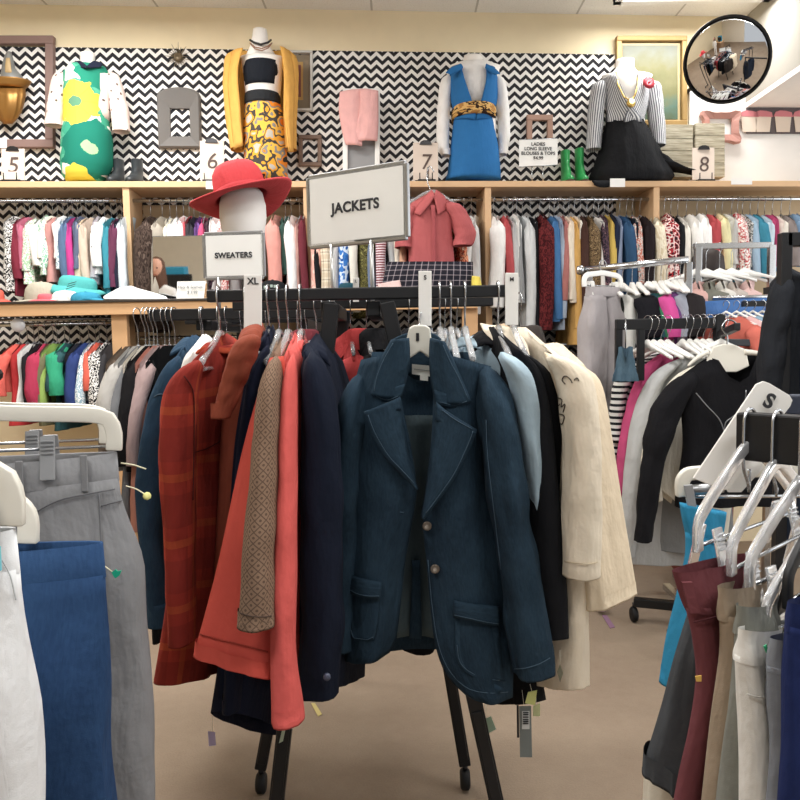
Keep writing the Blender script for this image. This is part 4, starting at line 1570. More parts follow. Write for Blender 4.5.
# frieze of pots on the far right
r = thing('wall_poster', 'dark strip poster with a row of cream and pink cups', 'poster', WP(775, 135, .03))
m_dk = plain('dark poster', '5c5455', .8)
ps = [WP(x, y, .03) for x, y in ((746, 108), (830, 107), (830, 134), (746, 134))]
obj('sheet', MB().prism(ps, V((0, -.006, 0))), m_dk, r, smooth=False)
for k, cx_ in enumerate((749, 763, 783, 802)):
    w_ = 8.5
    ps = [WP(x, y, .037) for x, y in ((cx_ - w_, 114), (cx_ + w_, 114), (cx_ + w_ - 2, 132), (cx_ - w_ + 2, 132))]
    obj('cup', MB().prism(ps, V((0, -.003, 0))), plain('cream print', 'e3d3c2', .8), r, smooth=False)
    ps = [WP(x, y, .038) for x, y in ((cx_ - w_ - 1, 116.5), (cx_ - w_ + 1, 112), (cx_ - 3, 110.5), (cx_ + 3, 111), (cx_ + w_, 112.5), (cx_ + w_ + 1, 117))]
    obj('cup_rim', MB().prism(ps, V((0, -.004, 0))), plain('pink print', 'cf8086' if k != 2 else 'd8b0a8', .8), r, smooth=False)
# ================================================================== the jackets rack
D1, D2 = 1.65, 2.05
ZR = 1.412
rack = thing('clothes_rack', 'black double rail clothes rack carrying the jackets and jackets sign', 'rack', (-0.08, 1.85, 0))


def xb(px, d):
    return (px - 400) / F * d


SX = V((0, 0, 1))
for nm, d, x0, x1_ in (('front_rail', D1, xb(211, D1), xb(518, D1)), ('back_rail', D2, xb(236, D2), xb(494, D2))):
    obj(nm, MB().box((x0, d - .013, ZR - .014), (x1_, d + .013, ZR + .012)), m_black, rack, smooth=False, bevel=.003)
for x in (-.155, -.055):
    obj('cross_bar', MB().box((x - .016, D1 + .012, ZR - .05), (x + .016, D2 - .012, ZR - .016)), m_black, rack, smooth=False, bevel=.003)
feet = {}
for sd, xt, xbn, xbf in ((-1, -.145, -.325, -.425), (1, -.025, .240, .170)):
    for d, xe in ((D1, xbn), (D2, xbf)):
        dd = d + (.05 if d == D2 else 0)
        a, b_ = V((xt, d, ZR - .02)), V((xe, dd, .075))
        obj('leg', MB().bar(a, b_, .034, .026, V((0, 1, 0))), m_black, rack, smooth=False, bevel=.003)
        mid = a.lerp(b_, .62)
        obj('leg_collar', MB().bar(a.lerp(b_, .70), a.lerp(b_, .985), .026, .033, V((0, 1, 0))), m_black, rack, smooth=False, bevel=.003)
        feet[(sd, d)] = b_
    a, b_ = feet[(sd, D1)], feet[(sd, D2)]
m_rubber = plain('black rubber', '1b1b1c', .6, 0, .3)


def caster(p, parent, r=.03, ax=V((1, 0, 0))):
    c = V((p.x, p.y, r + .001))
    w = obj('caster', MB().lathe([(.006, -.014), (r * .8, -.014), (r, -.009), (r, .009), (r * .8, .014), (.006, .014)], 20, c, ax), m_rubber, parent)
    obj('caster_fork', MB().tube([c + V((0, 0, r * .9)), V((p.x, p.y, max(p.z, r * 2.2)))], .008, 8), m_black, parent)
    return w


for k in feet.values():
    caster(k, rack)


# signs
def sign(name, label, txt, tl, tr, brr, bl, dl, dr, rods, zfoot, tsize, rod_d):
    r = thing(name, label, 'sign', V(((xb(rods[0], rod_d) + xb(rods[1], rod_d)) / 2, rod_d, zfoot)))
    a, b_, c_, d_ = P(*tl, dl), P(*tr, dr), P(*brr, dr), P(*bl, dl)
    # true rectangle: vertical sides
    for lo, hi in ((d_, a), (c_, b_)):
        lo.x, lo.y = (lo.x + hi.x) / 2, (lo.y + hi.y) / 2
        hi.x, hi.y = lo.x, lo.y
    zt_, zb_ = (a.z + b_.z) / 2, (c_.z + d_.z) / 2
    a.z = b_.z = zt_
    c_.z = d_.z = zb_
    for p_ in (a, b_, c_, d_):
        p_ -= (p_ - (a + b_ + c_ + d_) / 4).normalized() * .006
    # lean of the whole board in its own plane comes from the photo
    nrm = (b_ - a).cross(V((0, 0, 1))).normalized()
    if nrm.y > 0:
        nrm = -nrm
    m_panel = plain('sign paper', 'f7f8f5', .55, 0, .4)
    obj('panel', MB().prism([a, b_, c_, d_], nrm * .004), m_panel, r, smooth=False)
    fw_ = .009
    m_alu = plain('aluminium sign frame', 'a9abae', .35, .85)
    for p_, q_ in ((a, b_), (b_, c_), (c_, d_), (d_, a)):
        obj('frame_side', MB().bar(p_ - nrm * .002, q_ - nrm * .002, .014 if 1 else 0, .012, nrm), m_alu, r, smooth=False, bevel=.002)
    mid = (a + b_ + c_ + d_) / 4 + nrm * .005
    ang = math.atan2((b_ - a).y, (b_ - a).x)
    lettering(txt, tsize, mid, Euler((PI / 2, 0, ang)), plain('sign ink', '2e2f33', .7), r, 'lettering', bold=tsize * .032, space=1.06)
    for px in rods:
        t_ = (xb(px, rod_d) - d_.x) / (c_.x - d_.x)
        top = d_.lerp(c_, t_)
        obj('rod', MB().tube([top, V((top.x, top.y, zfoot))], .005, 8), plain('pale rod', 'd4d6d6', .3, .6), r)
    return r


sign('jackets_sign', 'white jackets sign in a silver frame above the black rack', 'JACKETS', (308, 175), (408, 164), (408, 240), (308, 246), 1.93, 1.78, (334, 375), ZR - .016, .0345, 1.86)

# --------------------------------------------------- cloths
m_plaid = check(['a03a2e', '752a26', 'bb5e34'], .12, .13, 'red and orange check', .34)
m_rust = F_('8c3e26', .18)
m_navy1 = F_('161c30', .15)
m_coral1 = F_('d44a38', .08)
m_coral2 = F_('d9534c', .10)
t = NT('brown lattice jacquard')
o_ = t.sep(t.uv())
s_ = .019
aa = t.math('ABSOLUTE', t.math('SUBTRACT', t.math('FRACT', t.math('DIVIDE', t.math('ADD', o_[0], o_[1]), s_)), .5))
bb_ = t.math('ABSOLUTE', t.math('SUBTRACT', t.math('FRACT', t.math('DIVIDE', t.math('SUBTRACT', o_[0], o_[1]), s_)), .5))
lat = t.math('GREATER_THAN', t.math('MAXIMUM', aa, bb_), .43)
dot_ = t.math('LESS_THAN', t.math('ADD', t.math('POWER', aa, 2.0), t.math('POWER', bb_, 2.0)), .030)
cc_ = t.mix(t.math('MULTIPLY', t.math('MAXIMUM', lat, dot_), .75), hexc('836b59'), hexc('4c3c33'))
t.base(cc_)
m_brown = t.done(.9, 0, .15)
m_navyb = F_('141b2c', .14)
m_ltblue = denim('9fb6c4', 'b9cad4', .6, 'pale blue chambray')
m_blk = F_('17181c', .2)
m_creamj = F_('e6d8c0', .08)
m_creamc = F_('e2cfb0', .07)
m_hero = denim('1a2733', '3b5365', .6, 'dark teal denim')
m_hero_in = F_('4a5a60', .12)
m_stitch = plain('pale topstitching', '3f5668', .8)
m_stitch_d = plain('tan topstitching', '70604e', .8)
m_btn = plain('metal button', '6f665c', .35, .6)
m_djk = denim('1f3348', '3a5468', .6, 'mid blue denim')


def pxc(rows, d0, d1=None):
    d1 = d0 if d1 is None else d1
    n = len(rows) - 1
    return [P(x, y, d0 + (d1 - d0) * i / n) for i, (x, y) in enumerate(rows)]


def hook_at(px, d, label, m=None, key='rack_clear', yaw=-PI / 2, grp='clear hangers on the jackets rack', **kw):
    return hang_hanger(key, V((xb(px, d), d, ZR + .0)), yaw, label, grp, m or m_clear, sw=.17, nz=.088, th=.007, drop=.055, hookr=.021, wire=.0022, hi=True, **kw)


TT = [(0, .004), (.06, .03), (.3, .045), (1, .055)]


def side_jacket(name, label, cat, m, near, far, dn, df, sleeve=None, tt=TT, seed=1, parts=(), hook=None, folds=.012, sm=None, crown=.035):
    dn, df = (dn if isinstance(dn, tuple) else (dn, dn)), (df if isinstance(df, tuple) else (df, df))
    base = (P(*near[0], dn[0]) + P(*far[0], df[0])) / 2
    r = thing(name, label, cat, base, 0, 'jackets hanging on the black rack')
    obj('body', flat_loft(pxc(near, *dn), pxc(far, *df), tt, 34, 36, folds, 6, seed, crown=crown), m, r)
    if sleeve:
        path, rad, ds = sleeve
        obj('sleeve', sleeve_tube([P(x, y, ds if not isinstance(ds, (list, tuple)) else ds[i]) for i, (x, y) in enumerate(path)], rad, 20, 40, .008, seed), sm or m, r)
    return r


# plaid jacket
r = side_jacket('jacket', 'red and orange checked jacket on left end of the jackets rack', 'jacket', m_plaid,
                [(202, 352), (187, 380), (181, 450), (178, 560), (166, 686)], [(244, 346), (250, 400), (246, 500), (236, 600), (222, 662)], 1.50, 1.86,
                ([(197, 360), (182, 388), (178, 450), (180, 540), (182, 640)], [(.028, .06), (.033, .062), (.030, .055), (.028, .05), (.026, .045)], 1.47), seed=1)
obj('collar', sheet(pxc([(206, 344), (214, 343), (226, 346), (238, 344)], 1.60, 1.66), pxc([(196, 354), (212, 352), (227, 354), (240, 352)], 1.57, 1.64), 6, 16, .012), m_plaid, r, solid=.006)
stitch('seam', [o for o in r.children if o.name.startswith('sleeve')], [(184, 376), (191, 386), (194, 400), (194, 440), (193, 500)], F_('5a1f1c'), r, .0014)
stitch('yoke_seam', [o for o in r.children if o.name.startswith(('body', 'sleeve'))], [(196, 452), (206, 449), (214, 445), (222, 440)], F_('5a1f1c'), r, .0012)
hook_at(222, D1, 'clear hanger under the red checked jacket')
# rust cardigan
r = side_jacket('cardigan', 'rust brown knitted cardigan beside the red checked jacket', 'cardigan', m_rust,
                [(250, 334), (240, 365), (231, 420), (226, 500), (222, 600), (220, 660)], [(266, 336), (272, 400), (274, 500), (272, 600), (270, 650)], 1.54, 1.86,
                ([(252, 334), (241, 360), (233, 385), (226, 404), (221, 418)], [(.022, .04), (.026, .045), (.025, .04), (.022, .035), (.018, .03)], 1.43), seed=2, folds=.016)
obj('collar', sheet(pxc([(243, 331), (250, 327), (258, 326), (263, 330)], 1.56), pxc([(240, 350), (247, 344), (255, 342), (260, 348)], 1.50), 6, 16, .02), m_rust, r, solid=.008)
hook_at(249, D1, 'clear hanger inside the rust brown cardigan')
# navy jacket
side_jacket('jacket', 'navy jacket between rust cardigan and orange red coat', 'jacket', m_navy1,
            [(266, 338), (255, 370), (245, 440), (238, 540), (232, 640), (222, 712)], [(276, 340), (282, 420), (284, 540), (284, 640), (276, 735)], 1.52, 1.88,
            ([(268, 345), (258, 375), (250, 440), (244, 540), (236, 640), (231, 708)], [(.016, .05), (.022, .05), (.024, .045), (.024, .045), (.020, .04), (.018, .035)], 1.51), seed=3)
hook_at(262, D1, 'clear hanger holding the navy jacket beside the rust cardigan')
# coral red coat
r = side_jacket('coat', 'orange red coat with flared turned hem', 'coat', m_coral1,
                [(270, 358), (258, 395), (243, 450), (231, 505), (219, 560), (205, 612), (193, 654)], [(284, 356), (286, 450), (284, 540), (278, 620), (270, 679)], (1.46, 1.33), (1.42, 1.31),
                None, [(0, .004), (.06, .012), (.3, .016), (1, .016)], 4, folds=.008, crown=0)
obj('back_panel', flat_loft(pxc([(274, 356), (272, 450), (262, 560), (248, 662)], 1.53), pxc([(288, 352), (296, 450), (300, 560), (300, 650)], 1.88), TT, 30, 30, .012, 6, 5), m_coral1, r)
stitch('hem_stitching', [o for o in r.children if o.name.startswith('body')], [(200, 634), (222, 640), (246, 646), (268, 652)], F_('a83828'), r, .0013)
hook_at(271, D1, 'clear hanger holding the orange red coat')
# brown lattice jacket
r = side_jacket('jacket', 'brown lattice patterned jacket over the orange red coat', 'jacket', m_brown,
                [(274, 352), (274, 400), (272, 470), (268, 560), (262, 618)], [(288, 350), (294, 420), (296, 520), (294, 610)], 1.46, 1.86,
                ([(276, 356), (269, 400), (264, 470), (259, 550), (256, 625)], [(.016, .045), (.023, .045), (.025, .042), (.028, .040), (.031, .038)], [1.385, 1.35, 1.32, 1.29, 1.27]), seed=6, folds=.008)
stitch('cuff_stitching', [o for o in r.children if o.name.startswith('sleeve')], [(240, 613), (250, 616), (262, 617), (272, 616)], F_('4c3c33'), r, .0011)
hook_at(281, D1, 'clear hanger holding the brown lattice patterned jacket')
# coral pink jacket
r = side_jacket('jacket', 'coral pink jacket with long sleeve hanging lowest', 'jacket', m_coral2,
                [(289, 350), (288, 420), (288, 520), (288, 640), (288, 690)], [(304, 346), (310, 420), (312, 540), (310, 680)], 1.45, 1.86,
                ([(293, 354), (289, 400), (287, 480), (285, 560), (284, 640), (287, 720)], [(.012, .045), (.018, .045), (.019, .043), (.021, .040), (.022, .036), (.029, .036)], [1.40, 1.38, 1.35, 1.32, 1.30, 1.29]), seed=7)
obj('collar', sheet(pxc([(289, 348), (296, 343), (304, 341)], 1.58), pxc([(287, 358), (294, 357), (302, 351)], 1.55), 6, 12, .012), m_coral2, r, solid=.006)
hook_at(290, D1, 'clear hanger holding the coral pink jacket')
# navy blazer
r = side_jacket('blazer', 'plain dark navy blazer left of the denim blazer', 'blazer', m_navyb,
                [(304, 352), (309, 400), (310, 500), (310, 600), (312, 690)], [(330, 346), (352, 420), (356, 540), (350, 672)], 1.45, 1.86,
                ([(312, 352), (318, 390), (322, 470), (322, 560), (321, 640), (318, 693)], [(.026, .05), (.036, .052), (.040, .05), (.041, .05), (.042, .046), (.040, .04)], 1.42), seed=8)
obj('collar', sheet(pxc([(301, 350), (308, 344), (318, 344), (326, 350)], 1.58), pxc([(300, 364), (309, 357), (320, 358), (330, 366)], 1.54), 6, 14, .015), m_navyb, r, solid=.006)
obj('cuff_button', MB().lathe([(.002, -.003), (.007, -.003), (.007, .002), (.002, .003)], 12, P(327, 677, 1.36), (0.2, -1, 0)), plain('navy button', '4a5064', .4), r)
hook_at(303, D1, 'clear hanger holding the plain dark navy blazer')

# --------------------------------------------------- denim blazer, face on
DB = 1.50
hb = thing('blazer', 'dark blue denim blazer hanging face out with wide lapels', 'blazer', P(440, 350, DB))
pb_ = lambda pts, d=DB: [P(x, y, d) for x, y in pts]
# back, seen inside
obj('back_panel', sheet(pb_([(372, 352), (366, 420), (372, 520), (365, 600), (360, 654)], 1.60), pb_([(470, 352), (486, 420), (490, 520), (496, 600), (500, 656)], 1.60), 22, 26, -.03, .01), m_hero, hb, solid=.004)
obj('lining', sheet(pb_([(396, 416), (396, 500), (398, 600), (397, 638)], 1.585), pb_([(446, 416), (440, 500), (438, 600), (440, 640)], 1.585), 10, 20, -.02), m_hero_in, hb, solid=.002)
obj('back_seam_strip', sheet(pb_([(412, 560), (411, 600), (409, 638)], 1.583), pb_([(420, 560), (421, 600), (422, 639)], 1.583), 4, 10), m_hero, hb, solid=.002)
# fronts
LF_in = [(398, 352), (400, 395), (409, 440), (416, 487), (412, 520), (405, 560), (400, 605), (396, 635), (389, 652)]
LF_out = [(362, 360), (352, 400), (350, 450), (349, 500), (347, 560), (345, 620), (346, 661)]
RF_in = [(437, 352), (434, 400), (432, 440), (424, 518), (427, 560), (431, 605), (436, 645), (447, 674), (466, 694)]
RF_out = [(490, 366), (486, 410), (488, 460), (497, 520), (506, 590), (512, 650), (512, 697)]
obj('front_panel', sheet(pb_(LF_out, 1.53), pb_(LF_in, 1.50), 16, 40, .035, .012, 3, 1), m_hero, hb, solid=.005)
obj('front_panel', sheet(pb_(RF_out, 1.52), pb_(RF_in, 1.49), 16, 40, .040, .012, 3, 2), m_hero, hb, solid=.005)
# sleeves
obj('sleeve', sleeve_tube([P(x, y, d) for x, y, d in ((362, 372, 1.53), (352, 410, 1.52), (347, 470, 1.53), (345, 540, 1.54), (343, 600, 1.54), (343, 646, 1.54))], [(.024, .05), (.034, .052), (.036, .05), (.036, .048), (.036, .045), (.036, .042)], 22, 44, .012, 3), m_hero, hb)
obj('sleeve', sleeve_tube([P(x, y, d) for x, y, d in ((486, 366, 1.50), (494, 400, 1.47), (501, 450, 1.46), (511, 520, 1.46), (522, 590, 1.47), (532, 672, 1.48))], [(.030, .05), (.037, .056), (.038, .055), (.040, .052), (.041, .047), (.041, .042)], 26, 50, .014, 4), m_hero, hb)
stitch('cuff_stitching', [o for o in hb.children if o.name.startswith('sleeve')], [(514, 669), (526, 668), (539, 664), (550, 658)], m_stitch, hb, .0009)
# lapels
Ll_fold = [(400, 398), (404, 430), (409, 460), (416, 487)]
Ll_out = [(364, 412), (372, 434), (390, 460), (417, 488)]
l1 = obj('lapel', sheet(pb_([(400, 397), (402, 420), (406, 445), (411, 468), (417, 489)], 1.462), pb_([(364, 412), (371, 433), (384, 455), (398, 470), (417, 489)], 1.455), 10, 30, .008), m_hero, hb, solid=.005)
obj('lapel', sheet(pb_([(436, 404), (435, 425), (431, 455), (427, 485), (422, 516)], 1.452), pb_([(477, 430), (472, 443), (457, 474), (441, 497), (423, 519)], 1.440), 10, 30, .010), m_hero, hb, solid=.005)
obj('lapel_top', sheet(pb_([(400, 397), (388, 403), (376, 408), (364, 412)], 1.461), pb_([(401, 410), (389, 412), (377, 414), (365, 414)], 1.457), 5, 14), m_hero, hb, solid=.005)
obj('lapel_top', sheet(pb_([(436, 402), (448, 412), (462, 421), (477, 430)], 1.451), pb_([(435, 420), (448, 424), (462, 430), (475, 434)], 1.445), 5, 14), m_hero, hb, solid=.005)
# collar
obj('collar', sheet(pb_([(408, 338), (409, 358), (406, 378), (401, 398)], 1.49), pb_([(392, 340), (383, 356), (376, 376), (371, 395)], 1.475), 10, 22, .014), m_hero, hb, solid=.006)
obj('collar', sheet(pb_([(431, 338), (430, 360), (432, 384), (436, 405)], 1.485), pb_([(444, 342), (452, 358), (462, 380), (471, 402)], 1.465), 10, 22, .014), m_hero, hb, solid=.006)
obj('collar_tip', sheet(pb_([(372, 394), (386, 401), (401, 398)], 1.477), pb_([(374, 384), (388, 388), (405, 384)], 1.474), 5, 12), m_hero, hb, solid=.005)
obj('collar_tip', sheet(pb_([(471, 402), (455, 408), (437, 405)], 1.467), pb_([(466, 390), (452, 394), (434, 390)], 1.464), 5, 12), m_hero, hb, solid=.005)
obj('collar_back', sheet(pb_([(392, 340), (405, 334), (420, 332), (434, 334), (444, 342)], 1.57), pb_([(404, 366), (410, 376), (420, 380), (430, 376), (434, 366)], 1.60), 8, 24, .0), m_hero, hb, solid=.005)
# topstitching on edges
bz = [o for o in hb.children if o.name.startswith(('front_panel', 'lapel', 'collar', 'sleeve'))]
for pts in ([(374, 391), (377, 376), (384, 359), (393, 343)], [(376, 396), (387, 400), (398, 396)], [(368, 415), (375, 433), (388, 455), (401, 469), (414, 483)], [(468, 399), (460, 380), (450, 361), (443, 345)], [(467, 401), (455, 405), (440, 402)],
            [(473, 431), (469, 442), (455, 472), (440, 494), (426, 513)], [(442, 410), (456, 420), (472, 429)], [(486, 420), (488, 460), (495, 520), (501, 570)]):
    stitch('topstitching', bz, pts, m_stitch, hb, .0008, .004)
# pockets
def pocket(fl, bag):
    fp = [o for o in hb.children if o.name.startswith('front_panel')]
    A_, B_ = on_cloth(fp, bag[0], .006, 18), on_cloth(fp, bag[1], .006, 18)
    pk_ = obj('pocket', sheet(A_, B_, 10, 18, .004), m_hero, hb, solid=.003)
    A_, B_ = on_cloth(fp, fl[0], .012, 16), on_cloth(fp, fl[1], .014, 16)
    fo = obj('pocket_flap', sheet(A_, B_, 6, 16, .003), m_hero, pk_, solid=.003)
    stitch('stitching', [fo, pk_], fl[2], m_stitch, pk_, .0008)
    stitch('stitching', [fo, pk_], bag[2], m_stitch, pk_, .0008)


pocket(([(453, 600), (468, 603), (486, 605), (499, 606)], [(453, 617), (468, 620), (486, 624), (499, 626)], [(454, 615), (468, 618), (486, 622), (499, 624)]),
       ([(455, 618), (455, 650), (461, 668), (473, 676)], [(499, 624), (501, 650), (503, 670), (504, 681)], [(457, 645), (460, 662), (470, 672), (485, 678), (502, 681)]))
pocket(([(349, 574), (358, 577), (370, 580), (382, 582)], [(349, 592), (358, 596), (369, 598), (380, 598)], [(350, 590), (358, 594), (369, 596), (379, 596)]),
       ([(350, 592), (350, 620), (352, 638)], [(379, 596), (378, 620), (374, 640)], [(351, 630), (354, 638), (363, 641), (373, 637)]))
stitch('topstitching', [o for o in hb.children if o.name.startswith('front_panel')], [(428, 560), (432, 605), (438, 643), (449, 670), (467, 688), (488, 693), (508, 692)], m_stitch, hb, .0008)
obj('front_facing', sheet(pb_([(447, 668), (458, 684), (470, 692), (490, 697)], 1.492), pb_([(452, 650), (468, 668), (486, 680), (504, 688)], 1.478), 6, 18, .006), m_hero, hb, solid=.004)
for x, y, d in ((427, 526, 1.468), (435, 569, 1.466)):
    b_ = obj('button', MB().lathe([(.0, -.004), (.0088, -.004), (.0095, .0), (.0085, .003), (.006, .0015), (0, .002)], 18, P(x, y, d), (0, -1, .05)), m_btn, hb)
for x, y, d in ((400, 512, 1.482), (394, 553, 1.488)):
    obj('buttonhole', MB().tube([P(x - 4, y - .5, d), P(x + 4, y + .5, d)], .0012, 5), m_stitch, hb)
obj('brand_label', MB().prism([P(x, y, 1.577) for x, y in ((412, 364), (433, 366), (434, 377), (412, 374))], V((0, -.002, 0))), plain('woven label', 'd9dad4', .8), hb, smooth=False)
obj('size_label', MB().prism([P(x, y, 1.575) for x, y in ((420, 375), (428, 376), (428, 381), (420, 380))], V((0, -.002, 0))), plain('woven label', 'd9dad4', .8), hb, smooth=False)
obj('label_print', MB().tube([P(x, y, 1.572) for x, y in ((414, 369), (431, 371))], .0008, 4), plain('grey print', '80868a', .8), hb)
# broad white hanger
hg = thing('hanger', 'broad white plastic hanger holding the denim blazer', 'hanger', P(420, 291, 1.6))
hk = P(419, 292, D1)
hkpts = [V((hk.x + .004, D1 + .022 * math.cos(a), ZR + .022 * math.sin(a) - .0)) for a in [math.radians(x) for x in (-10, 40, 90, 140, 185)]]
hkpts += [P(421, 312, D1 - .03), P(419, 326, 1.56)]
obj('hook', MB().tube(resample(hkpts, 24), .0024, 8), m_wire, hg)
m_offw = plain('off white plastic', 'cfcec4', .35, 0, .5)
pl = [P(x, y, 1.515) for x, y in ((409, 328), (414, 325), (425, 325), (430, 328), (432, 346), (433, 362), (427, 356), (420, 351), (413, 356), (404, 362), (405, 346))]
obj('body', MB().prism(pl, V((0, -.012, 0))), m_offw, hg, smooth=False, bevel=.004, seg=3)
obj('slot', MB().prism([P(x, y, 1.502) for x, y in ((416, 333), (419, 333), (419, 341), (416, 341))], V((0, -.002, 0))), m_black, hg, smooth=False)
for sgn in (-1, 1):
    c0 = P(419 + sgn * 8, 350, 1.545)
    c1 = P(419 + sgn * 40, 372, 1.56)
    obj('arm', MB().bar(c0, c1, .012, .022, V((0, 0, 1))), m_offw, hg, smooth=False, bevel=.004)

# --------------------------------------------------- right hand side of the front rail
r = side_jacket('shirt', 'pale blue chambray shirt right of the denim blazer', 'shirt', m_ltblue,
                [(503, 356), (516, 380), (518, 440), (518, 520), (514, 600)], [(452, 346), (456, 400), (458, 500), (460, 600)], 1.58, 1.86,
                ([(502, 352), (521, 380), (530, 440), (536, 500), (540, 550), (537, 595)], [(.026, .05), (.026, .046), (.022, .042), (.019, .038), (.018, .036), (.016, .036)], [1.47, 1.48, 1.50, 1.52, 1.53, 1.54]), seed=11)
obj('collar', sheet(pxc([(452, 345), (462, 338), (476, 340)], 1.66), pxc([(450, 352), (464, 346), (482, 350)], 1.62), 5, 12, .01), m_ltblue, r, solid=.005)
hook_at(441, D1, 'clear hanger holding the pale blue chambray shirt')
r = side_jacket('coat', 'black coat between pale blue shirt and cream embroidered jacket', 'coat', m_blk,
                [(518, 350), (538, 378), (547, 440), (555, 530), (562, 640)], [(472, 336), (478, 400), (482, 520), (486, 640)], 1.47, 1.87,
                ([(516, 350), (538, 376), (548, 430), (556, 520), (562, 600), (565, 664)], [(.026, .045), (.030, .046), (.027, .044), (.027, .042), (.027, .04), (.029, .04)], [1.50, 1.53, 1.55, 1.57, 1.57, 1.56]), seed=12)
obj('collar', sheet(pxc([(470, 342), (480, 332), (494, 336)], 1.68), pxc([(472, 352), (486, 344), (502, 350)], 1.62), 5, 12, .01), m_blk, r, solid=.006)
hook_at(466, D1, 'clear hanger holding the black coat beside the pale blue shirt')
r = side_jacket('jacket', 'cream long jacket with dark embroidery on the shoulder', 'jacket', m_creamj,
                [(556, 356), (574, 380), (579, 450), (581, 560), (580, 690)], [(498, 332), (502, 400), (508, 540), (512, 672)], 1.50, 1.88,
                ([(552, 354), (574, 378), (580, 430), (582, 500), (581, 575)], [(.030, .05), (.036, .056), (.036, .05), (.038, .046), (.037, .042)], 1.47), seed=13)
obj('lining', sheet(pxc([(486, 328), (496, 340), (510, 352), (518, 358)], 1.70, 1.60), pxc([(504, 324), (512, 330), (520, 342), (521, 357)], 1.78, 1.62), 8, 16, .0), F_('b39a7c'), r, solid=.004)
obj('collar', sheet(pxc([(484, 330), (494, 342), (508, 353), (522, 362)], 1.66, 1.56), pxc([(480, 324), (492, 326), (508, 328), (524, 340), (530, 358)], 1.74, 1.58), 6, 18, .0), m_creamj, r, solid=.005)
m_emb = plain('dark embroidery thread', '4a4238', .8)
for pts in ([(565, 384), (562, 380), (565, 376), (570, 379), (572, 383)], [(574, 380), (577, 378), (579, 381)], [(558, 398), (562, 400), (561, 407), (565, 404), (563, 412)], [(559, 414), (564, 416), (562, 424), (558, 421)], [(560, 404), (556, 411), (559, 419)]):
    stitch('embroidery', [o for o in r.children if o.name.startswith('sleeve')], pts, m_emb, r, .0012, .003, 18)
stitch('cuff_stitching', [o for o in r.children if o.name.startswith('sleeve')], [(564, 561), (575, 563), (588, 564), (598, 562)], F_('c9b898'), r, .0010)
hook_at(499, D1, 'clear hanger holding the cream embroidered jacket')
r = side_jacket('coat', 'plain cream coat at the right end of the jackets rack', 'coat', m_creamc,
                [(582, 366), (600, 384), (609, 440), (621, 520), (634, 592)], [(544, 352), (566, 420), (580, 520), (589, 612)], 1.60, 1.50,
                None, [(0, .004), (.06, .014), (.3, .02), (1, .02)], 14, folds=.008, crown=0)
obj('back_panel', flat_loft(pxc([(584, 366), (600, 440), (612, 520), (624, 588)], 1.62), pxc([(536, 346), (548, 420), (560, 520), (568, 590)], 1.88), TT, 30, 30, .012, 6, 5, crown=.03), m_creamc, r)
hook_at(514, D1, 'clear hanger holding the plain cream coat')
# black dress behind the blazer
side_jacket('dress', 'black dress with hem showing below the denim blazer', 'dress', m_blk,
            [(470, 370), (500, 450), (515, 560), (540, 702)], [(440, 360), (450, 450), (470, 560), (492, 700)], 1.60, 1.80, None, [(0, .004), (.1, .03), (1, .04)], 15)
hook_at(452, D1, 'clear hanger holding the black dress behind the denim blazer')

# --------------------------------------------------- garments on the back rail
for k, (px, cw, nm, m, L, lab) in enumerate(((300, 'maroon', 'top', F_('6d2630'), .55, 'maroon top on the back rail behind the navy blazer'),
                                             (352, 'red', 'jacket', F_('a82c2c'), .60, 'red jacket on back rail left of the denim blazer hanger'),
                                             (368, 'black', 'jacket', F_('18181b'), .62, 'black collared jacket on back rail behind the denim blazer'),
                                             (410, 'black', 'coat', F_('1a1a1e'), .80, 'black coat on back rail with hem below the denim blazer'),
                                             (520, 'brown', 'jacket', F_('3a3330'), .6, 'dark brown jacket behind the plain cream coat'))):
    loc = V((xb(px, D2), D2, ZR))
    yw = -PI / 2 + (.25 if px > 500 else .1)
    hanging(nm, lab, nm, loc, yw, m, 'garments on the back rail of the jackets rack', sw=.19, nz=.10, length=L, tm=.05, th=.06, sl=.5 if k else .25, seed=20 + k, collar=True, nu=30, nv=18)
    hang_hanger('rack_back', loc, yw, 'clear hanger on the back rail of the jackets rack', 'clear hangers on the back rail', m_clear, sw=.17, nz=.088, th=.006, drop=.045, hookr=.021)
for k, px in enumerate((318, 325, 333, 432, 446, 458)):
    loc = V((xb(px, D2), D2, ZR))
    hang_hanger('rack_back', loc, -PI / 2 + .05 * (k - 3), 'empty clear hanger on the back rail of the jackets rack', 'empty clear hangers on the back rail', m_clear)


# size dividers
def divider(txt, x0, x1_, y0, y1_, d, label, ts=.017, dy=0.012, y0t=None):
    a, b_, c_, d_ = P(x0, y0, d), P(x1_, y0, d), P(x1_, y1_, d), P(x0, y1_, d)
    r = thing('size_divider', label, 'size divider', (c_ + d_) / 2, 0, 'size dividers on the jackets rack')
    obj('plate', MB().prism([a, b_, c_, d_], V((0, -.003, 0))), m_whiteplastic, r, smooth=False, bevel=.001)
    mid = (a + b_) / 2 + V((0, -.0045, -dy - ts / 2))
    lettering(txt, ts, mid, Euler((PI / 2, 0, 0)), plain('sign ink', '2e2f33', .7), r, 'size_mark', bold=ts * .02)
    return r


divider('XL', 244, 262, 275, 333, D1 - .022, 'white size divider marked XL on the jackets rack', .020, .004)
divider('S', 418.5, 431.5, 271, 326, D1 - .03, 'white size divider marked S above the denim blazer', .013, .008)
divider('M', 505, 518, 273, 325, D1 - .022, 'white size divider marked M at the right rail end', .012, .008)
divider('L', 353, 359, 278, 302, D2 - .022, 'small white size divider marked L on the back rail', .010, .004)


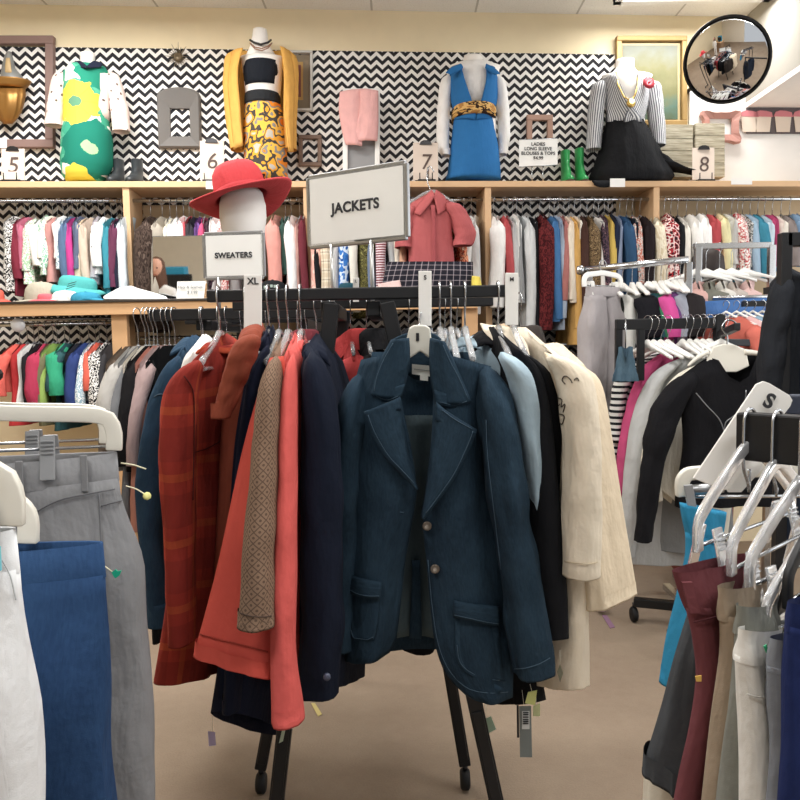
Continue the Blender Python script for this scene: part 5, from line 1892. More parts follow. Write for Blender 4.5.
# hanging price tags
def tagp(name, label, pts, d, col, extra=None, thread=None):
    q_ = [P(x, y, d) for x, y in pts]
    r = thing(name, label, 'tag', sum(q_, V((0, 0, 0))) / len(q_))
    obj('card', MB().prism(q_, V((0, -.0012, 0))), plain('tag ' + col, col, .7), r, smooth=False)
    if thread:
        obj('thread', MB().tube([P(x, y, d) for x, y in thread], .0006, 4), plain('clear thread', 'd8d4c4', .4), r)
    if extra:
        extra(r)
    return r


def barcode(r):
    for k, y in enumerate((712, 714, 716.5, 719, 721, 723)):
        obj('bar_mark', MB().prism([P(x, yy, 1.551) for x, yy in ((523, y), (528.5, y), (528.5, y + 1), (523, y + 1))], V((0, -.0008, 0))), m_black, r, smooth=False)
    obj('print_panel', MB().prism([P(x, yy, 1.5525) for x, yy in ((522, 711), (529.5, 711), (529.5, 729), (522, 729))], V((0, -.0006, 0))), plain('tag print panel', 'c9cccb', .7), r, smooth=False)
    obj('border', MB().prism([P(x, yy, 1.557) for x, yy in ((516.5, 705), (518.5, 705), (519, 737), (517, 737))], V((0, -.003, 0))), m_black, r, smooth=False)


tagp('hanging_tag', 'long grey swing tag with barcode below the black dress hem', [(519, 706), (531, 706), (532, 757), (520, 757)], 1.554, '6f7573', barcode, [(522, 690), (524, 706)])
tagp('price_tag', 'yellow price tag on the black dress hem', [(528, 692), (537, 690), (535, 705), (525, 703)], 1.545, 'cfd488', None, [(530, 684), (532, 692)])
tagp('price_tag', 'pale yellow price tag half behind the long grey swing tag', [(533, 706), (540, 703), (540, 716), (533, 716)], 1.57, 'cdd2a0', None, [(536, 695), (536, 705)])
tagp('price_tag', 'pale green price tag by the right rack legs', [(482, 720), (491, 716), (496, 729), (487, 734)], 1.72, 'a9c4ac', None, [(486, 690), (486, 718)])
tagp('price_tag', 'yellow price tag between cream jacket and cream coat', [(586, 592), (593, 591), (594, 605), (585, 604)], 1.56, 'd5d884', None, [(587, 570), (589, 592)])
tagp('price_tag', 'dark diamond shaped tag on the cream jacket hem', [(557, 672), (560, 664), (563, 673), (560, 682)], 1.46, '6b6a58', None, [(560, 650), (560, 664)])
tagp('price_tag', 'lavender price tag hanging over carpet below the checked jacket', [(208, 731), (215, 732), (216, 745), (209, 746)], 1.62, 'b0a3c4', None, [(214, 690), (212, 732)])
tagp('price_tag', 'pale green tag on the rack leg under the coral pink jacket', [(283, 726), (286, 727), (283, 741), (279, 743)], 1.60, 'b4c0a8', None, [(280, 712), (285, 727)])
def floor_px(x, y, z=.003):
    r_ = ray(x, y)
    return CAM + r_ * ((z - CAM.z) / r_.z)


for lab, col, pts in (('small yellow paper tag on carpet below the dark navy blazer', 'c9b878', [(311, 703), (315, 703), (322, 714), (318, 716)]),
                      ('small purple paper tag on the carpet right of cream coat', '8d6b84', [(602, 615), (607, 615), (615, 627), (610, 628)])):
    tag(obj('paper_tag', MB().prism([floor_px(x, y) for x, y in pts], V((0, 0, -.002))), plain('tag ' + col, col, .7), smooth=False), lab, 'tag')

# ================================================================== sweaters rack behind
D3 = 2.35
D4 = 2.75
ZS = 1.405
sr_ = thing('clothes_rack', 'black clothes rack behind the checked jacket under the sweaters sign', 'rack', (-.45, 2.5, 0))
sx0, sx1 = xb(152, D3), xb(330, D3)
for nm, d in (('front_rail', D3), ('back_rail', D4)):
    obj(nm, MB().box((sx0, d - .014, ZS - .02), (sx1, d + .014, ZS + .016)), m_black, sr_, smooth=False, bevel=.003)
for x in (-.62,):
    obj('cross_bar', MB().box((x - .016, D3 + .014, ZS - .05), (x + .016, D4 - .014, ZS - .015)), m_black, sr_, smooth=False, bevel=.003)
DL = 2.86
for px in (243, 322):
    x = xb(px, DL)
    obj('leg', MB().box((x - .015, DL - .015, .075), (x + .015, DL + .015, ZS + .016)), m_black, sr_, smooth=False, bevel=.003)
    obj('arm', MB().box((x - .013, D3 + .014, ZS - .052), (x + .013, DL + .014, ZS - .021)), m_black, sr_, smooth=False, bevel=.003)
    caster(V((x, DL + .2, .075)), sr_)
    caster(V((x, DL, .075)), sr_)
    obj('base_bar', MB().box((x - .015, DL - .02, .062), (x + .015, DL + .22, .09)), m_black, sr_, smooth=False, bevel=.003)
sign('sweaters_sign', 'white sweaters sign in a silver frame below the red hat', 'SWEATERS', (203.5, 234), (265, 231), (264, 277), (203.5, 280), 2.36, 2.34, (222, 250), ZS + .016, .0235, D3)
SW = [(101, 'mottled brown', F_('6a5a4c'), 460, .42, 'sweater'), (109, 'heather grey', F_('b9b6b0'), 470, .2, 't_shirt'), (113, 'dark grey', F_('7d7f82'), 520, .26, 't_shirt'),
      (118, 'cream', F_('e6dccb'), 440, .0, 'top'), (122, 'black', F_('1b1a1c'), 470, .30, 't_shirt'), (130, 'dusty salmon', F_('c0806f'), 560, .5, 'sweater'),
      (135, 'mauve grey', F_('b59a98'), 470, .3, 'top'), (141, 'black', F_('151517'), 640, .62, 'cardigan')]
for k, (px, cw, m, hem, sl, nm) in enumerate(SW):
    d = D3
    near = P(px, 372, d - .19)
    loc = V((near.x + .045, d, ZS))
    zb = P(px, hem, d - .15).z
    L = ZS - .09 - zb
    yw = -PI / 2 - .20
    lab = words(cw, nm.replace('_', ' '), 'on the sweaters rack', ('at its left end' if k == 0 else 'right of the ' + SW[k - 1][1] + ' one'))
    hanging(nm, lab, nm.replace('_', ' '), loc, yw, m, 'garments on the sweaters rack', sw=.18, nw=.06, nz=.09, drop=.06, length=L, tm=.013, th=.022, sl=sl, sr=.024, cuff=.022, out=.05 if sl < .35 else .01,
            seed=40 + k, nu=28, nv=16, folds=.010)
    hang_hanger('sweater', loc, yw, 'clear hanger at the left end of the sweaters rack', 'clear hangers on the sweaters rack', m_clear, sw=.15, nz=.108, th=.005, hookr=.022)
for k in range(9):
    x = xb(205 + k * 13 + (3 * math.sin(k * 2)), D3)
    hang_hanger('sweater', V((x, D3, ZS)), -PI / 2 + .1 * math.sin(k * 3), 'empty clear hanger on the sweaters rack rail', 'empty clear hangers on the sweaters rack', m_clear)
# denim jacket
loc = V((xb(196, D3 - .1), D3 - .12, ZS))
r = side_jacket('jacket', 'mid blue denim jacket left of the red checked jacket', 'jacket', m_djk,
                [(180, 352), (170, 390), (160, 460), (157, 560), (158, 590)], [(206, 342), (214, 420), (214, 520), (212, 580)], 2.02, 2.36,
                ([(178, 356), (167, 388), (153, 450), (150, 520), (156, 575), (160, 622)], [(.030, .05), (.038, .056), (.036, .052), (.034, .048), (.033, .042), (.033, .040)], 2.0), seed=33)
r['group'] = 'garments on the sweaters rack'
obj('collar', sheet(pxc([(176, 346), (186, 338), (198, 340)], 2.2), pxc([(170, 356), (184, 350), (200, 352)], 2.12), 5, 12, .01), m_djk, r, solid=.006)
obj('cuff', sleeve_tube([P(159, 601, 2.0), P(160.2, 624, 2.0)], [(.036, .042), (.036, .042)], 20, 6, .0, 1, False), m_djk, r)
stitch('shoulder_seam', [o for o in r.children if o.name.startswith(('sleeve', 'body'))], [(154, 397), (160, 394), (166, 396), (170, 402), (172, 420)], m_stitch, r, .0016)
hang_hanger('sweater', V((xb(190, 2.2), D3, ZS)), -PI / 2, 'clear hanger holding the mid blue denim jacket', 'clear hangers on the sweaters rack', m_clear)
# white knit behind checked jacket
r = side_jacket('top', 'white top half hidden between denim jacket and checked jacket', 'top', F_('e9e6e2'), [(193, 352), (186, 372), (180, 420), (180, 520)], [(215, 342), (222, 420), (222, 520)], 1.92, 2.2, None, TT, 34)
r['group'] = 'garments on the sweaters rack'
# ================================================================== trousers on the near racks
def leg_loft(sd, ww, hip, hem, z0, z1, wt, ht, dip, spread=0.0, seed=0, n=26, nv=40, folds=.012):
    """one trouser leg from waistband to hem; the two meet in a seam down the middle"""
    rings = []
    for j in range(nv):
        v = j / (nv - 1)
        d = (z0 - z1) * v
        full = lerp_table([(0, ww), (.16, hip), (.27, hip * .99)], d)
        k2 = lerp_table([(0, 0), (.26, 0), (.5, .35), (z0 - z1, 1)], d)
        outer = full + (hem * 2 + .012 + spread - full) * k2
        inner = -.002 + (.012 + spread) * k2
        t_ = lerp_table([(0, wt), (.16, ht), (z0 - z1, ht * .72)], d)
        cx, hw = (outer + inner) / 2, (outer - inner) / 2
        r = []
        for i in range(n):
            a = 2 * PI * i / n
            c, s = math.cos(a), math.sin(a)
            f = folds * min(1, v * 5) * noise.noise(V((c * 1.6 + seed, v * 6, s * 1.6)))
            x = sd * (cx + hw * sp(c, .8)) + f
            z = z0 - d - (dip * (1 - (x / ww) ** 2) * (1 - min(1, d / .2)) if s * 1 < 0 and abs(x) < ww else 0)
            r.append(V((x, t_ * sp(s, .62) + f, z)))
        rings.append(r)
    crisp_hem(rings)
    return MB().rings(rings, True, False)


def trousers(name, label, loc, yaw, m, ww=.19, hip=.21, length=1.0, band=.045, wt=.018, ht=.05, hem=.085, group=None, seam=None, seed=1, dip=.02, spread=.0, loops=True, cat='trousers', hide_button=False):
    """waistband centre top at the origin, waist along local X, front along local -Y"""
    r = thing(name, label, cat, loc, yaw, group)
    n = 40
    zc = -.27

    def ring(hw, t_, z, dz=0.0, k=0.0, v=0):
        out = []
        for i in range(n):
            a = 2 * PI * i / n
            c, s = math.cos(a), math.sin(a)
            f = k * noise.noise(V((c * 2.2 + seed, v * 3.0, s * 1.2 + seed)))
            out.append(V((hw * sp(c, .85), t_ * sp(s, .8) * (1 + 0) + f, z - (dz * (1 - c * c) if s < 0 else 0))))
        return out
    mb = MB()
    rg = [ring(ww - .004, wt - .005, -.03, dip), ring(ww - .003, wt - .004, -.001, dip), ring(ww, wt, 0, dip), ring(ww + .002, wt + .002, -band, dip)]
    mb.rings(rg, False, False)
    obj('waistband', mb, m, r, local=True)
    for sd in (-1, 1):
        obj('leg', leg_loft(sd, ww + .001, hip, hem, -band + .004, -length, wt, ht, dip, spread, seed + sd), m, r, local=True)
    ms = seam or m
    if loops:
        for x in (-.78, -.35, .35, .78):
            y = -wt * (1 - abs(x) ** 4) ** .5 - .004
            obj('belt_loop', MB().box((x * ww - .005, y - .003, -band - .008 - dip * (1 - x * x)), (x * ww + .005, y + .001, .003 - dip * (1 - x * x))), m, r, local=True, smooth=False, bevel=.001)
    return r


def clip_hanger(label, loc, yaw, m, hw=.19, drop=.075, tube=.007, clipx=(-.13, .13), clipm=None, group=None, hookr=.022, flat=True, rodz=None, hooktall=0.0, slope=.012, prof=(.006, .012)):
    """trouser hanger: hook, broad frame, steel rod and two clips; origin at the rail"""
    r = thing('hanger', label, 'hanger', loc, yaw, group)
    h = hook_curve(hookr, drop + hooktall - slope * .5, sx=-1, tall=hooktall)
    obj('hook', MB().tube(resample(h, 30), .0022, 8), m_wire, r, local=True)
    z0 = -drop - hooktall
    pts = [V((-hw, 0, z0 - .055)), V((-hw, 0, z0 - .02)), V((-hw + .02, 0, z0)), V((-hw * .4, 0, z0 + slope * .6)), V((0, 0, z0 + slope)), V((hw * .4, 0, z0 + slope * .6)), V((hw - .02, 0, z0)), V((hw, 0, z0 - .02)), V((hw, 0, z0 - .055))]
    pts = resample(pts, 40)
    if flat:
        rings = []
        for i, p in enumerate(pts):
            t_ = (pts[min(i + 1, 39)] - pts[max(i - 1, 0)]).normalized()
            s = V((0, 1, 0)).cross(t_)
            rings.append([p + V((0, y, 0)) + s * q for y, q in ((-prof[0], -prof[1]), (prof[0], -prof[1]), (prof[0], prof[1]), (-prof[0], prof[1]))])
        obj('frame', MB().rings(rings), m, r, local=True, bevel=.002)
    else:
        obj('frame', MB().tube(pts, tube, 8), m, r, local=True)
    zr_ = z0 - .048
    obj('rod', MB().tube([V((-hw, 0, zr_)), V((hw, 0, zr_))], .0026, 8), m_wire, r, local=True)
    for x in clipx:
        for sgn in (-1, 1):
            mb = MB().bar(V((x, sgn * .010, zr_ + .020)), V((x, sgn * .024, zr_ - .045)), .022, .004, V((0, 1, 0)))
            c_ = obj('clip', mb, clipm or m_greyplastic, r, local=True, smooth=False, bevel=.0015)
            if sgn < 0:
                for q in range(4):
                    zz = zr_ + .012 - q * .006
                    obj('clip_ridge', MB().box((x - .009, -.0165 - .0012 * q, zz), (x + .009, -.0125 - .0012 * q, zz + .002)), clipm or m_greyplastic, c_, local=True, smooth=False)
    return r


# ---- left rack, running towards us just outside the picture
m_gr = F_('858689', .10)
m_jean = denim('22385a', '3e5f88', .6, 'blue stretch denim')
m_wht = F_('e6e8ea', .04)
LX = -.66
LZ = 1.262
lrk = thing('clothes_rack', 'black clothes rack of trousers at the left edge', 'rack', (LX - .04, .9, 0))
obj('rail', MB().box((LX - .08, .35, LZ - .03), (LX - .05, 1.24, LZ)), m_black, lrk, smooth=False, bevel=.003)
obj('hook_rail', MB().tube([V((LX, .45, LZ)), V((LX, 1.23, LZ))], .011, 10), m_black, lrk)
for y in (.45, 1.2):
    obj('rail_arm', MB().bar((LX - .06, y, LZ), (LX, y, LZ), .02, .02), m_black, lrk, smooth=False)
for y in (.4, 1.16):
    obj('post', MB().box((LX - .08, y - .015, .06), (LX - .05, y + .015, LZ - .02)), m_black, lrk, smooth=False, bevel=.003)
    obj('foot', MB().box((LX - .32, y - .018, .03), (LX + .15, y + .018, .06)), m_black, lrk, smooth=False, bevel=.003)


def place_tr(name, label, edge, d, yaw, m, hang_label, ww, hangm, htop, clipx=(-.13, .13), hhw=None, **kw):
    """edge = pixel of the right end of the waistband at distance d"""
    e = P(*edge, d)
    ax = V((math.cos(yaw), math.sin(yaw), 0))
    c = e - ax * ww
    t_ = trousers(name, label, c, yaw, m, ww=ww, group='trousers on the left rack', **kw)
    zh = c.z + htop
    clip_hanger(hang_label, V((c.x, c.y, zh)), yaw, hangm, hw=hhw or ww * .98, drop=htop - .058, clipx=clipx, group='hangers on the left rack')
    return t_, c


m_ivory = plain('ivory plastic', 'e2dfd4', .35, 0, .5)
t1, c1 = place_tr('trousers', 'grey chinos hanging furthest back on the left rack', (117, 452), 1.17, .22, m_gr, 'ivory hanger with grey clips holding the grey chinos', .21, m_ivory, .115, hip=.245, dip=.008, seed=2, length=1.02, clipx=(-.1, .112), hem=.112)
t2, c2 = place_tr('jeans', 'dark blue stretch jeans in the middle on left rack', (103, 542), .93, .10, m_jean, 'ivory hanger holding the dark blue stretch jeans', .19, m_ivory, .13, hip=.187, dip=.004, hhw=.10, clipx=(-.07, .06), seed=4, loops=False, length=.98, hem=.085, cat='jeans')
t3, c3 = place_tr('trousers', 'white trousers nearest the camera on left rack', (16, 528), .74, .10, m_wht, 'ivory hanger with grey clip holding the white trousers', .19, m_ivory, .12, hip=.196, dip=.012, seed=6, length=1.0, clipx=(-.12, .165), hem=.085)
# second pale hanger seen above the grey chinos
e = P(96, 421, 1.22)
clip_hanger('spare ivory hanger behind the grey chinos', V((e.x - .22, e.y + .02, e.z + .085)), .2, m_ivory, hw=.215, drop=.075, group='hangers on the left rack', clipx=(-.1, .1))
# seams on the chinos
ms = F_('6b6c70', .1)
cl = list(t1.children)
stitch('side_seam', cl, [(99, 494), (101, 540), (104, 600), (106, 660)], ms, t1, .0012)
stitch('back_pocket_seam', cl, [(101, 506), (112, 503), (124, 500)], ms, t1, .0012)
stitch('yoke_seam', cl, [(36, 512), (60, 500), (98, 492), (115, 489)], ms, t1, .0012)
stitch('side_seam', list(t3.children), [(2, 560), (10, 575), (16, 600)], F_('c4c8cc', .1), t3, .0008)
# tagging barbs and dots
m_barb = plain('clear barb', 'd9d4b4', .4)
tg = thing('tag_barb', 'clear barb with yellow end sticking out of grey chinos', 'tag', P(140, 492, 1.10))
obj('stem', MB().tube(resample([P(x, y, 1.10) for x, y in ((126, 486), (136, 489), (146, 495))], 10), .0011, 6), m_barb, tg)
obj('end_tab', MB().lathe([(.001, -.002), (.006, -.002), (.006, .002), (.001, .002)], 8, P(147, 496, 1.10), (.6, -.6, .3)), plain('yellow tab', 'd8d488', .5), tg)
tg = thing('tag_barb', 'straight clear barb above the yellow ended one', 'tag', P(134, 466, 1.10))
obj('stem', MB().tube([P(x, y, 1.10) for x, y in ((121, 463), (134, 465), (146, 469))], .0012, 6), m_barb, tg)
tg = thing('tag_barb', 'small green tag end resting on the grey chinos', 'tag', P(117, 573, 1.02))
obj('end_tab', MB().prism([P(x, y, 1.02) for x, y in ((112, 572), (116, 569), (118, 571), (122, 570), (120, 575), (116, 578), (114, 576))], V((0, -.002, 0))), plain('green tab', '1fa884', .5), tg, smooth=False)
obj('stem', MB().tube([P(x, y, 1.02) for x, y in ((103, 565), (114, 573))], .0009, 5), m_barb, tg)
tg = thing('tag_barb', 'pale blue tag edge on the white trousers', 'tag', P(1, 560, .66))
obj('end_tab', MB().prism([P(x, y, .66) for x, y in ((-6, 548), (1, 546), (2, 570), (-6, 574))], V((0, -.002, 0))), plain('pale blue tab', '7fd0e0', .5), tg, smooth=False)

# ---- right rack: rail running towards us and to the right
RA = P(747, 436, 1.0)
RD = V((.64, -.77, 0)).normalized()
RN = V((-.77, -.64, 0)).normalized()      # from the rail towards its near left side
ryaw = math.atan2(RN.y, RN.x) + PI        # local -X points along RN
RZ_ = RA.z
rrk = thing('clothes_rack', 'black clothes rack of trousers at the right edge', 'rack', RA + RD * .5 - V((0, 0, RZ_)))
q0 = RA - RD * .01
obj('front_rail', MB().bar(q0, RA + RD * .62, .022, .064), m_black, rrk, smooth=False, bevel=.003)
RB = P(788, 404, 1.14)
obj('back_rail', MB().bar(RB, RB + RD * .6, .022, .03), plain('blue black powder coat', '2a3346', .5), rrk, smooth=False, bevel=.003)
ce = RA + RD * .45
obj('cross_bar', MB().bar(ce, ce - RN * .26 + V((0, 0, .0)), .022, .04), m_black, rrk, smooth=False)
for p in (ce, ce - RN * .30):
    obj('post', MB().box((p.x - .014, p.y - .014, .03), (p.x + .014, p.y + .014, RZ_ - .02)), m_black, rrk, smooth=False, bevel=.003)
obj('base_bar', MB().bar(V((ce.x, ce.y, .035)) + RN * .2, V((ce.x, ce.y, .035)) - RN * .5, .03, .03), m_black, rrk, smooth=False, bevel=.003)

def px_trousers(name, label, cat, m, band, leg, dl, dr, tb=.014, tl=.020, seed=0, loop=None):
    r = thing(name, label, cat, (P(*band[0][0], dl) + P(*band[1][0], dr)) / 2, 0, 'trousers on the right rack')
    wb_ = obj('waistband', flat_loft(pxc(band[0], dl), pxc(band[1], dr), [(0, tb), (1, tb + .004)], 10, 34, .004, 6, seed, cap0=False, hem=False), m, r)
    obj('leg', flat_loft(pxc(leg[0], dl), pxc(leg[1], dr), [(0, tb + .003), (.25, tl), (1, tl)], 34, 36, .012, 6, seed + 1, cap0=True), m, r)
    if loop:
        p = on_cloth([wb_], loop, .004, 8)
        obj('belt_loop', MB().rings([[q + V((x, y, 0)) for x, y in ((-.006, -.002), (.006, -.002), (.006, .003), (-.006, .003))] for q in p]), m, r, smooth=False)
    return r


m_mar = F_('713a40', .10)
mar = px_trousers('trousers', 'maroon trousers with belt loop at front of the right rack', 'trousers', m_mar, ([(674, 572), (680, 590), (690, 612)], [(752, 554), (750, 580), (748, 606)]),
                  ([(688, 606), (697, 640), (702, 680), (695, 730), (683, 785), (672, 850)], [(750, 600), (748, 660), (744, 740), (738, 850)]), .86, .94, seed=11, loop=[(687, 582), (691, 598), (697, 618)])
stitch('yoke_seam', list(mar.children), [(694, 622), (712, 618), (732, 612), (742, 609)], F_('5a2c32'), mar, .0010)
kh = px_trousers('trousers', 'khaki beige trousers right of the maroon trousers', 'trousers', F_('9c8a74', .10), ([(722, 588), (723, 602), (724, 622)], [(762, 580), (762, 600), (762, 616)]),
                 ([(726, 616), (729, 660), (723, 720), (716, 790), (710, 850)], [(764, 616), (762, 680), (758, 760), (754, 850)]), .82, .93, seed=13)
gg = px_trousers('trousers', 'grey green trousers between khaki and white trousers', 'trousers', F_('80827a', .10), ([(741, 606), (742, 620), (742, 636)], [(776, 600), (776, 616), (776, 630)]),
                 ([(742, 630), (740, 680), (733, 740), (728, 850)], [(776, 630), (774, 700), (770, 850)]), .79, .90, seed=15)
wj = px_trousers('jeans', 'white jeans with green dot on the right rack', 'jeans', F_('dedcd6', .04), ([(745, 630), (745, 644), (744, 664)], [(776, 626), (774, 640), (773, 656)]),
                 ([(744, 658), (748, 690), (752, 730), (755, 790), (756, 850)], [(774, 652), (778, 700), (778, 760), (776, 850)]), .74, .84, seed=17)
stitch('yoke_seam', list(wj.children), [(747, 694), (758, 697), (770, 697), (776, 695)], F_('bdbbb4', .1), wj, .0009)
sg = px_trousers('trousers', 'steel grey trousers right of the white jeans', 'trousers', F_('767b84', .10), ([(778, 640), (777, 654), (776, 674)], [(806, 634), (806, 650), (806, 670)]),
                 ([(776, 668), (778, 700), (782, 750), (780, 850)], [(808, 668), (808, 740), (806, 850)]), .70, .82, seed=19)
bj = px_trousers('jeans', 'deep blue jeans at the right edge of the picture', 'jeans', F_('1b295a', .10), ([(795, 604), (795, 616), (795, 634)], [(830, 596), (830, 612), (830, 630)]),
                 ([(795, 628), (793, 690), (791, 850)], [(832, 628), (832, 700), (832, 850)]), .67, .80, seed=21)
m_clr2 = m_clear
for k, (px, py, d, lab) in enumerate(((712, 552, .90, 'maroon trousers'), (744, 578, .86, 'khaki beige trousers'), (762, 598, .83, 'grey green trousers'), (768, 622, .78, 'white jeans'), (796, 634, .75, 'steel grey trousers'), (818, 598, .72, 'deep blue jeans'))):
    e = P(px, py, d)                     # left clip
    s = .004 + .036 * k
    top = RA + RD * s
    hw_ = .132
    hz = RZ_ + .020
    dz = hz - e.z
    clip_hanger('clear plastic clip hanger holding the ' + lab, V((top.x, top.y, hz)), ryaw + (.06 * math.sin(k * 2.1)), m_clear if k not in (3,) else m_black, hw=hw_, drop=dz - .052 - .055, flat=True, clipx=(-hw_ * .8, hw_ * .8),
                clipm=m_clear if k not in (3, 4) else m_black, group='clip hangers on the right rack', hookr=.017, hooktall=.055, slope=.065, prof=(.004, .008))
# extra clear hangers crowding the rail
for k in range(3):
    c = RA + RD * (.10 + .05 * k)
    clip_hanger('empty clear plastic hanger on the right rack rail', V((c.x, c.y, RZ_ + .020)), ryaw + .15 * math.sin(k * 2), m_clear, hw=.16, drop=.12, clipx=(-.12, .12), clipm=m_clear, group='empty clear hangers on the right rack', hookr=.017, hooktall=.055, slope=.07, prof=(.004, .007))
# dark grey cropped pair and a cream one behind the maroon trousers
r = thing('trousers', 'dark grey cropped trousers behind the maroon trousers', 'trousers', P(680, 700, .96), 0, 'trousers on the right rack')
obj('leg', flat_loft(pxc([(692, 600), (676, 650), (660, 712), (641, 768)], .95), pxc([(722, 596), (716, 660), (706, 720), (690, 792)], .93), [(0, .012), (.3, .03), (1, .03)], 26, 30, .010, 6, 31), F_('43464a', .10), r)
r = thing('trousers', 'cream trousers showing under the dark grey cropped pair', 'trousers', P(665, 790, 1.02), 0, 'trousers on the right rack')
obj('leg', flat_loft(pxc([(690, 640), (668, 720), (646, 764), (640, 850)], 1.02), pxc([(720, 640), (710, 720), (692, 770), (690, 850)], 1.0), [(0, .012), (.3, .02), (1, .02)], 24, 30, .008, 6, 32), F_('d9d2c0', .08), r)
# teal trousers face on behind
r = thing('trousers', 'bright teal trousers on ivory hanger behind the maroon pair', 'trousers', P(700, 600, 1.2), 0, 'trousers on the right rack')
m_teal = F_('1791c0', .10)
obj('waistband', flat_loft(pxc([(680, 503), (682, 516), (686, 534)], 1.2), pxc([(726, 512), (724, 526), (720, 544)], 1.2), [(0, .016), (1, .02)], 10, 34, .012, 9, 35, hem=False), m_teal, r)
obj('leg', flat_loft(pxc([(686, 532), (686, 560), (677, 600), (667, 640), (660, 684)], 1.2), pxc([(722, 540), (728, 580), (726, 640), (716, 700)], 1.2), [(0, .02), (.3, .03), (1, .03)], 26, 34, .014, 6, 36), m_teal, r)
hgr = thing('hanger', 'wide ivory plastic hanger holding the bright teal trousers', 'hanger', P(740, 480, 1.24), 0)
a_ = [(676, 497), (676, 480), (684, 469), (700, 466), (740, 464), (800, 463), (830, 463)]
rings = []
pts = resample([P(x, y, 1.22) for x, y in a_], 40)
for i, p in enumerate(pts):
    t_ = (pts[min(i + 1, 39)] - pts[max(i - 1, 0)]).normalized()
    s_ = V((0, 1, 0)).cross(t_)
    rings.append([p + V((0, y, 0)) - s_ * q for y, q in ((-.007, 0), (.007, 0), (.007, -.022), (-.007, -.022))])
obj('frame', MB().rings(rings), m_ivory, hgr, bevel=.003)
obj('rod', MB().tube([P(690, 497, 1.22), P(800, 496, 1.22)], .0028, 8), m_wire, hgr)
for d_ in (1.195, 1.225):
    obj('clip', MB().prism([P(x, y, d_) for x, y in ((683, 485), (692, 484), (698, 521), (690, 523))], V((0, -.005, 0))), m_greyplastic, hgr, smooth=False, bevel=.001)
obj('spring', MB().lathe([(.006, -.03), (.0095, -.03), (.0095, .03), (.006, .03)], 14, P(704, 489, 1.21), (1, 0, .1)), m_steel, hgr)
obj('hook', MB().tube(resample([P(x, y, d) for x, y, d in ((762, 464, 1.22), (762, 440, 1.22), (756, 428, 1.22), (764, 420, 1.22), (770, 428, 1.22))], 20), .0024, 8), m_wire, hgr)

# size divider marked S on the right rail
def plate(pts, d0, name, label, grp=None):
    return [P(x, y, d0) for x, y in pts]


r = thing('size_divider', 'big white size divider marked S on the right rack', 'size divider', P(742, 440, .97))
cr = [(692, 478), (755, 384), (762, 381), (768, 383), (788, 395), (791, 400), (789, 406), (775, 424), (728, 489), (722, 490)]
q_ = [P(x, y, 1.035 - (x - 740) * .0003) for x, y in cr]
obj('plate', MB().prism(q_, V((.001, -.003, 0))), m_whiteplastic, r, smooth=False, bevel=.001)
mid = P(769, 401.5, 1.018)
lettering('S', .028, mid, Euler((PI / 2, math.radians(-28) * -1, 0)), plain('sign ink', '2e2f33', .7), r, 'size_mark', bold=.0009)
r = thing('size_divider', 'second white size divider tucked behind the one marked S', 'size divider', P(740, 470, .985))
obj('plate', MB().prism([P(x, y, 1.05) for x, y in ((724, 480), (757, 436), (760, 447), (762, 468), (740, 492), (727, 492))], V((.001, -.003, 0))), m_whiteplastic, r, smooth=False, bevel=.001)
obj('loop', MB().tube(resample([P(x, y, 1.03) for x, y in ((744, 446), (745, 438), (749, 435), (752, 439), (750, 446), (745, 448))], 18), .002, 6), m_clear, r)
for pts, d, col, lab in (([(763, 646), (766, 644), (768, 651), (766, 653)], .725, '2f9a6c', 'green dot sticker on the white jeans'),
                         ([(695, 676), (701, 675), (701, 681), (696, 681)], .82, 'c9a04c', 'small amber tag end hanging from maroon trousers')):
    tag(obj('price_tag', MB().prism([P(x, y, d) for x, y in pts], V((0, -.0015, 0))), plain('tag ' + col, col, .6), smooth=False), lab, 'tag')
# ================================================================== racks in the right background
# --- four way rack with the black hoodie
FW = thing('clothes_rack', 'black four way rack on casters holding the black hoodie', 'rack', V((xb(742, 3.0), 3.1, 0)))
ZF = P(660, 322, 3.2).z
DM = 3.25
obj('cross_rail', MB().box((xb(616, DM), DM - .016, ZF - .03), (xb(722, DM), DM + .016, ZF + .016)), m_black, FW, smooth=False, bevel=.003)
for px in (619, 641):
    obj('drop_post', MB().box((xb(px, DM) - .014, DM - .014, ZF - .25), (xb(px, DM) + .014, DM + .014, ZF - .02)), m_black, FW, smooth=False, bevel=.002)
xc = xb(719, DM)
obj('post', MB().box((xc - .02, DM - .02, .08), (xc + .02, DM + .02, ZF + .03)), m_black, FW, smooth=False, bevel=.003)
obj('arm', MB().bar(V((xc, DM, ZF - .06)), V((xb(735, 2.9), 2.88, ZF - .03)), .024, .03), m_black, FW, smooth=False, bevel=.003)
obj('arm', MB().bar(V((xc, DM - .02, ZF - .09)), V((xb(780, 3.2), 3.2, ZF - .10)), .024, .03), plain('satin steel arm', '5a5c60', .3, .8), FW, smooth=False, bevel=.003)
foot0 = P(636, 603, 3.35)
for a, b_ in ((V((xc, DM, .10)), V((foot0.x, 3.38, .095))), (V((xc, DM, .10)), V((xb(672, 3.0), 2.98, .095))), (V((xc, DM, .10)), V((xc + .4, 3.0, .095)))):
    obj('base_leg', MB().bar(a, b_, .04, .04), m_black, FW, smooth=False, bevel=.004)
    caster(V((b_.x, b_.y, .09)), FW, .035)
    
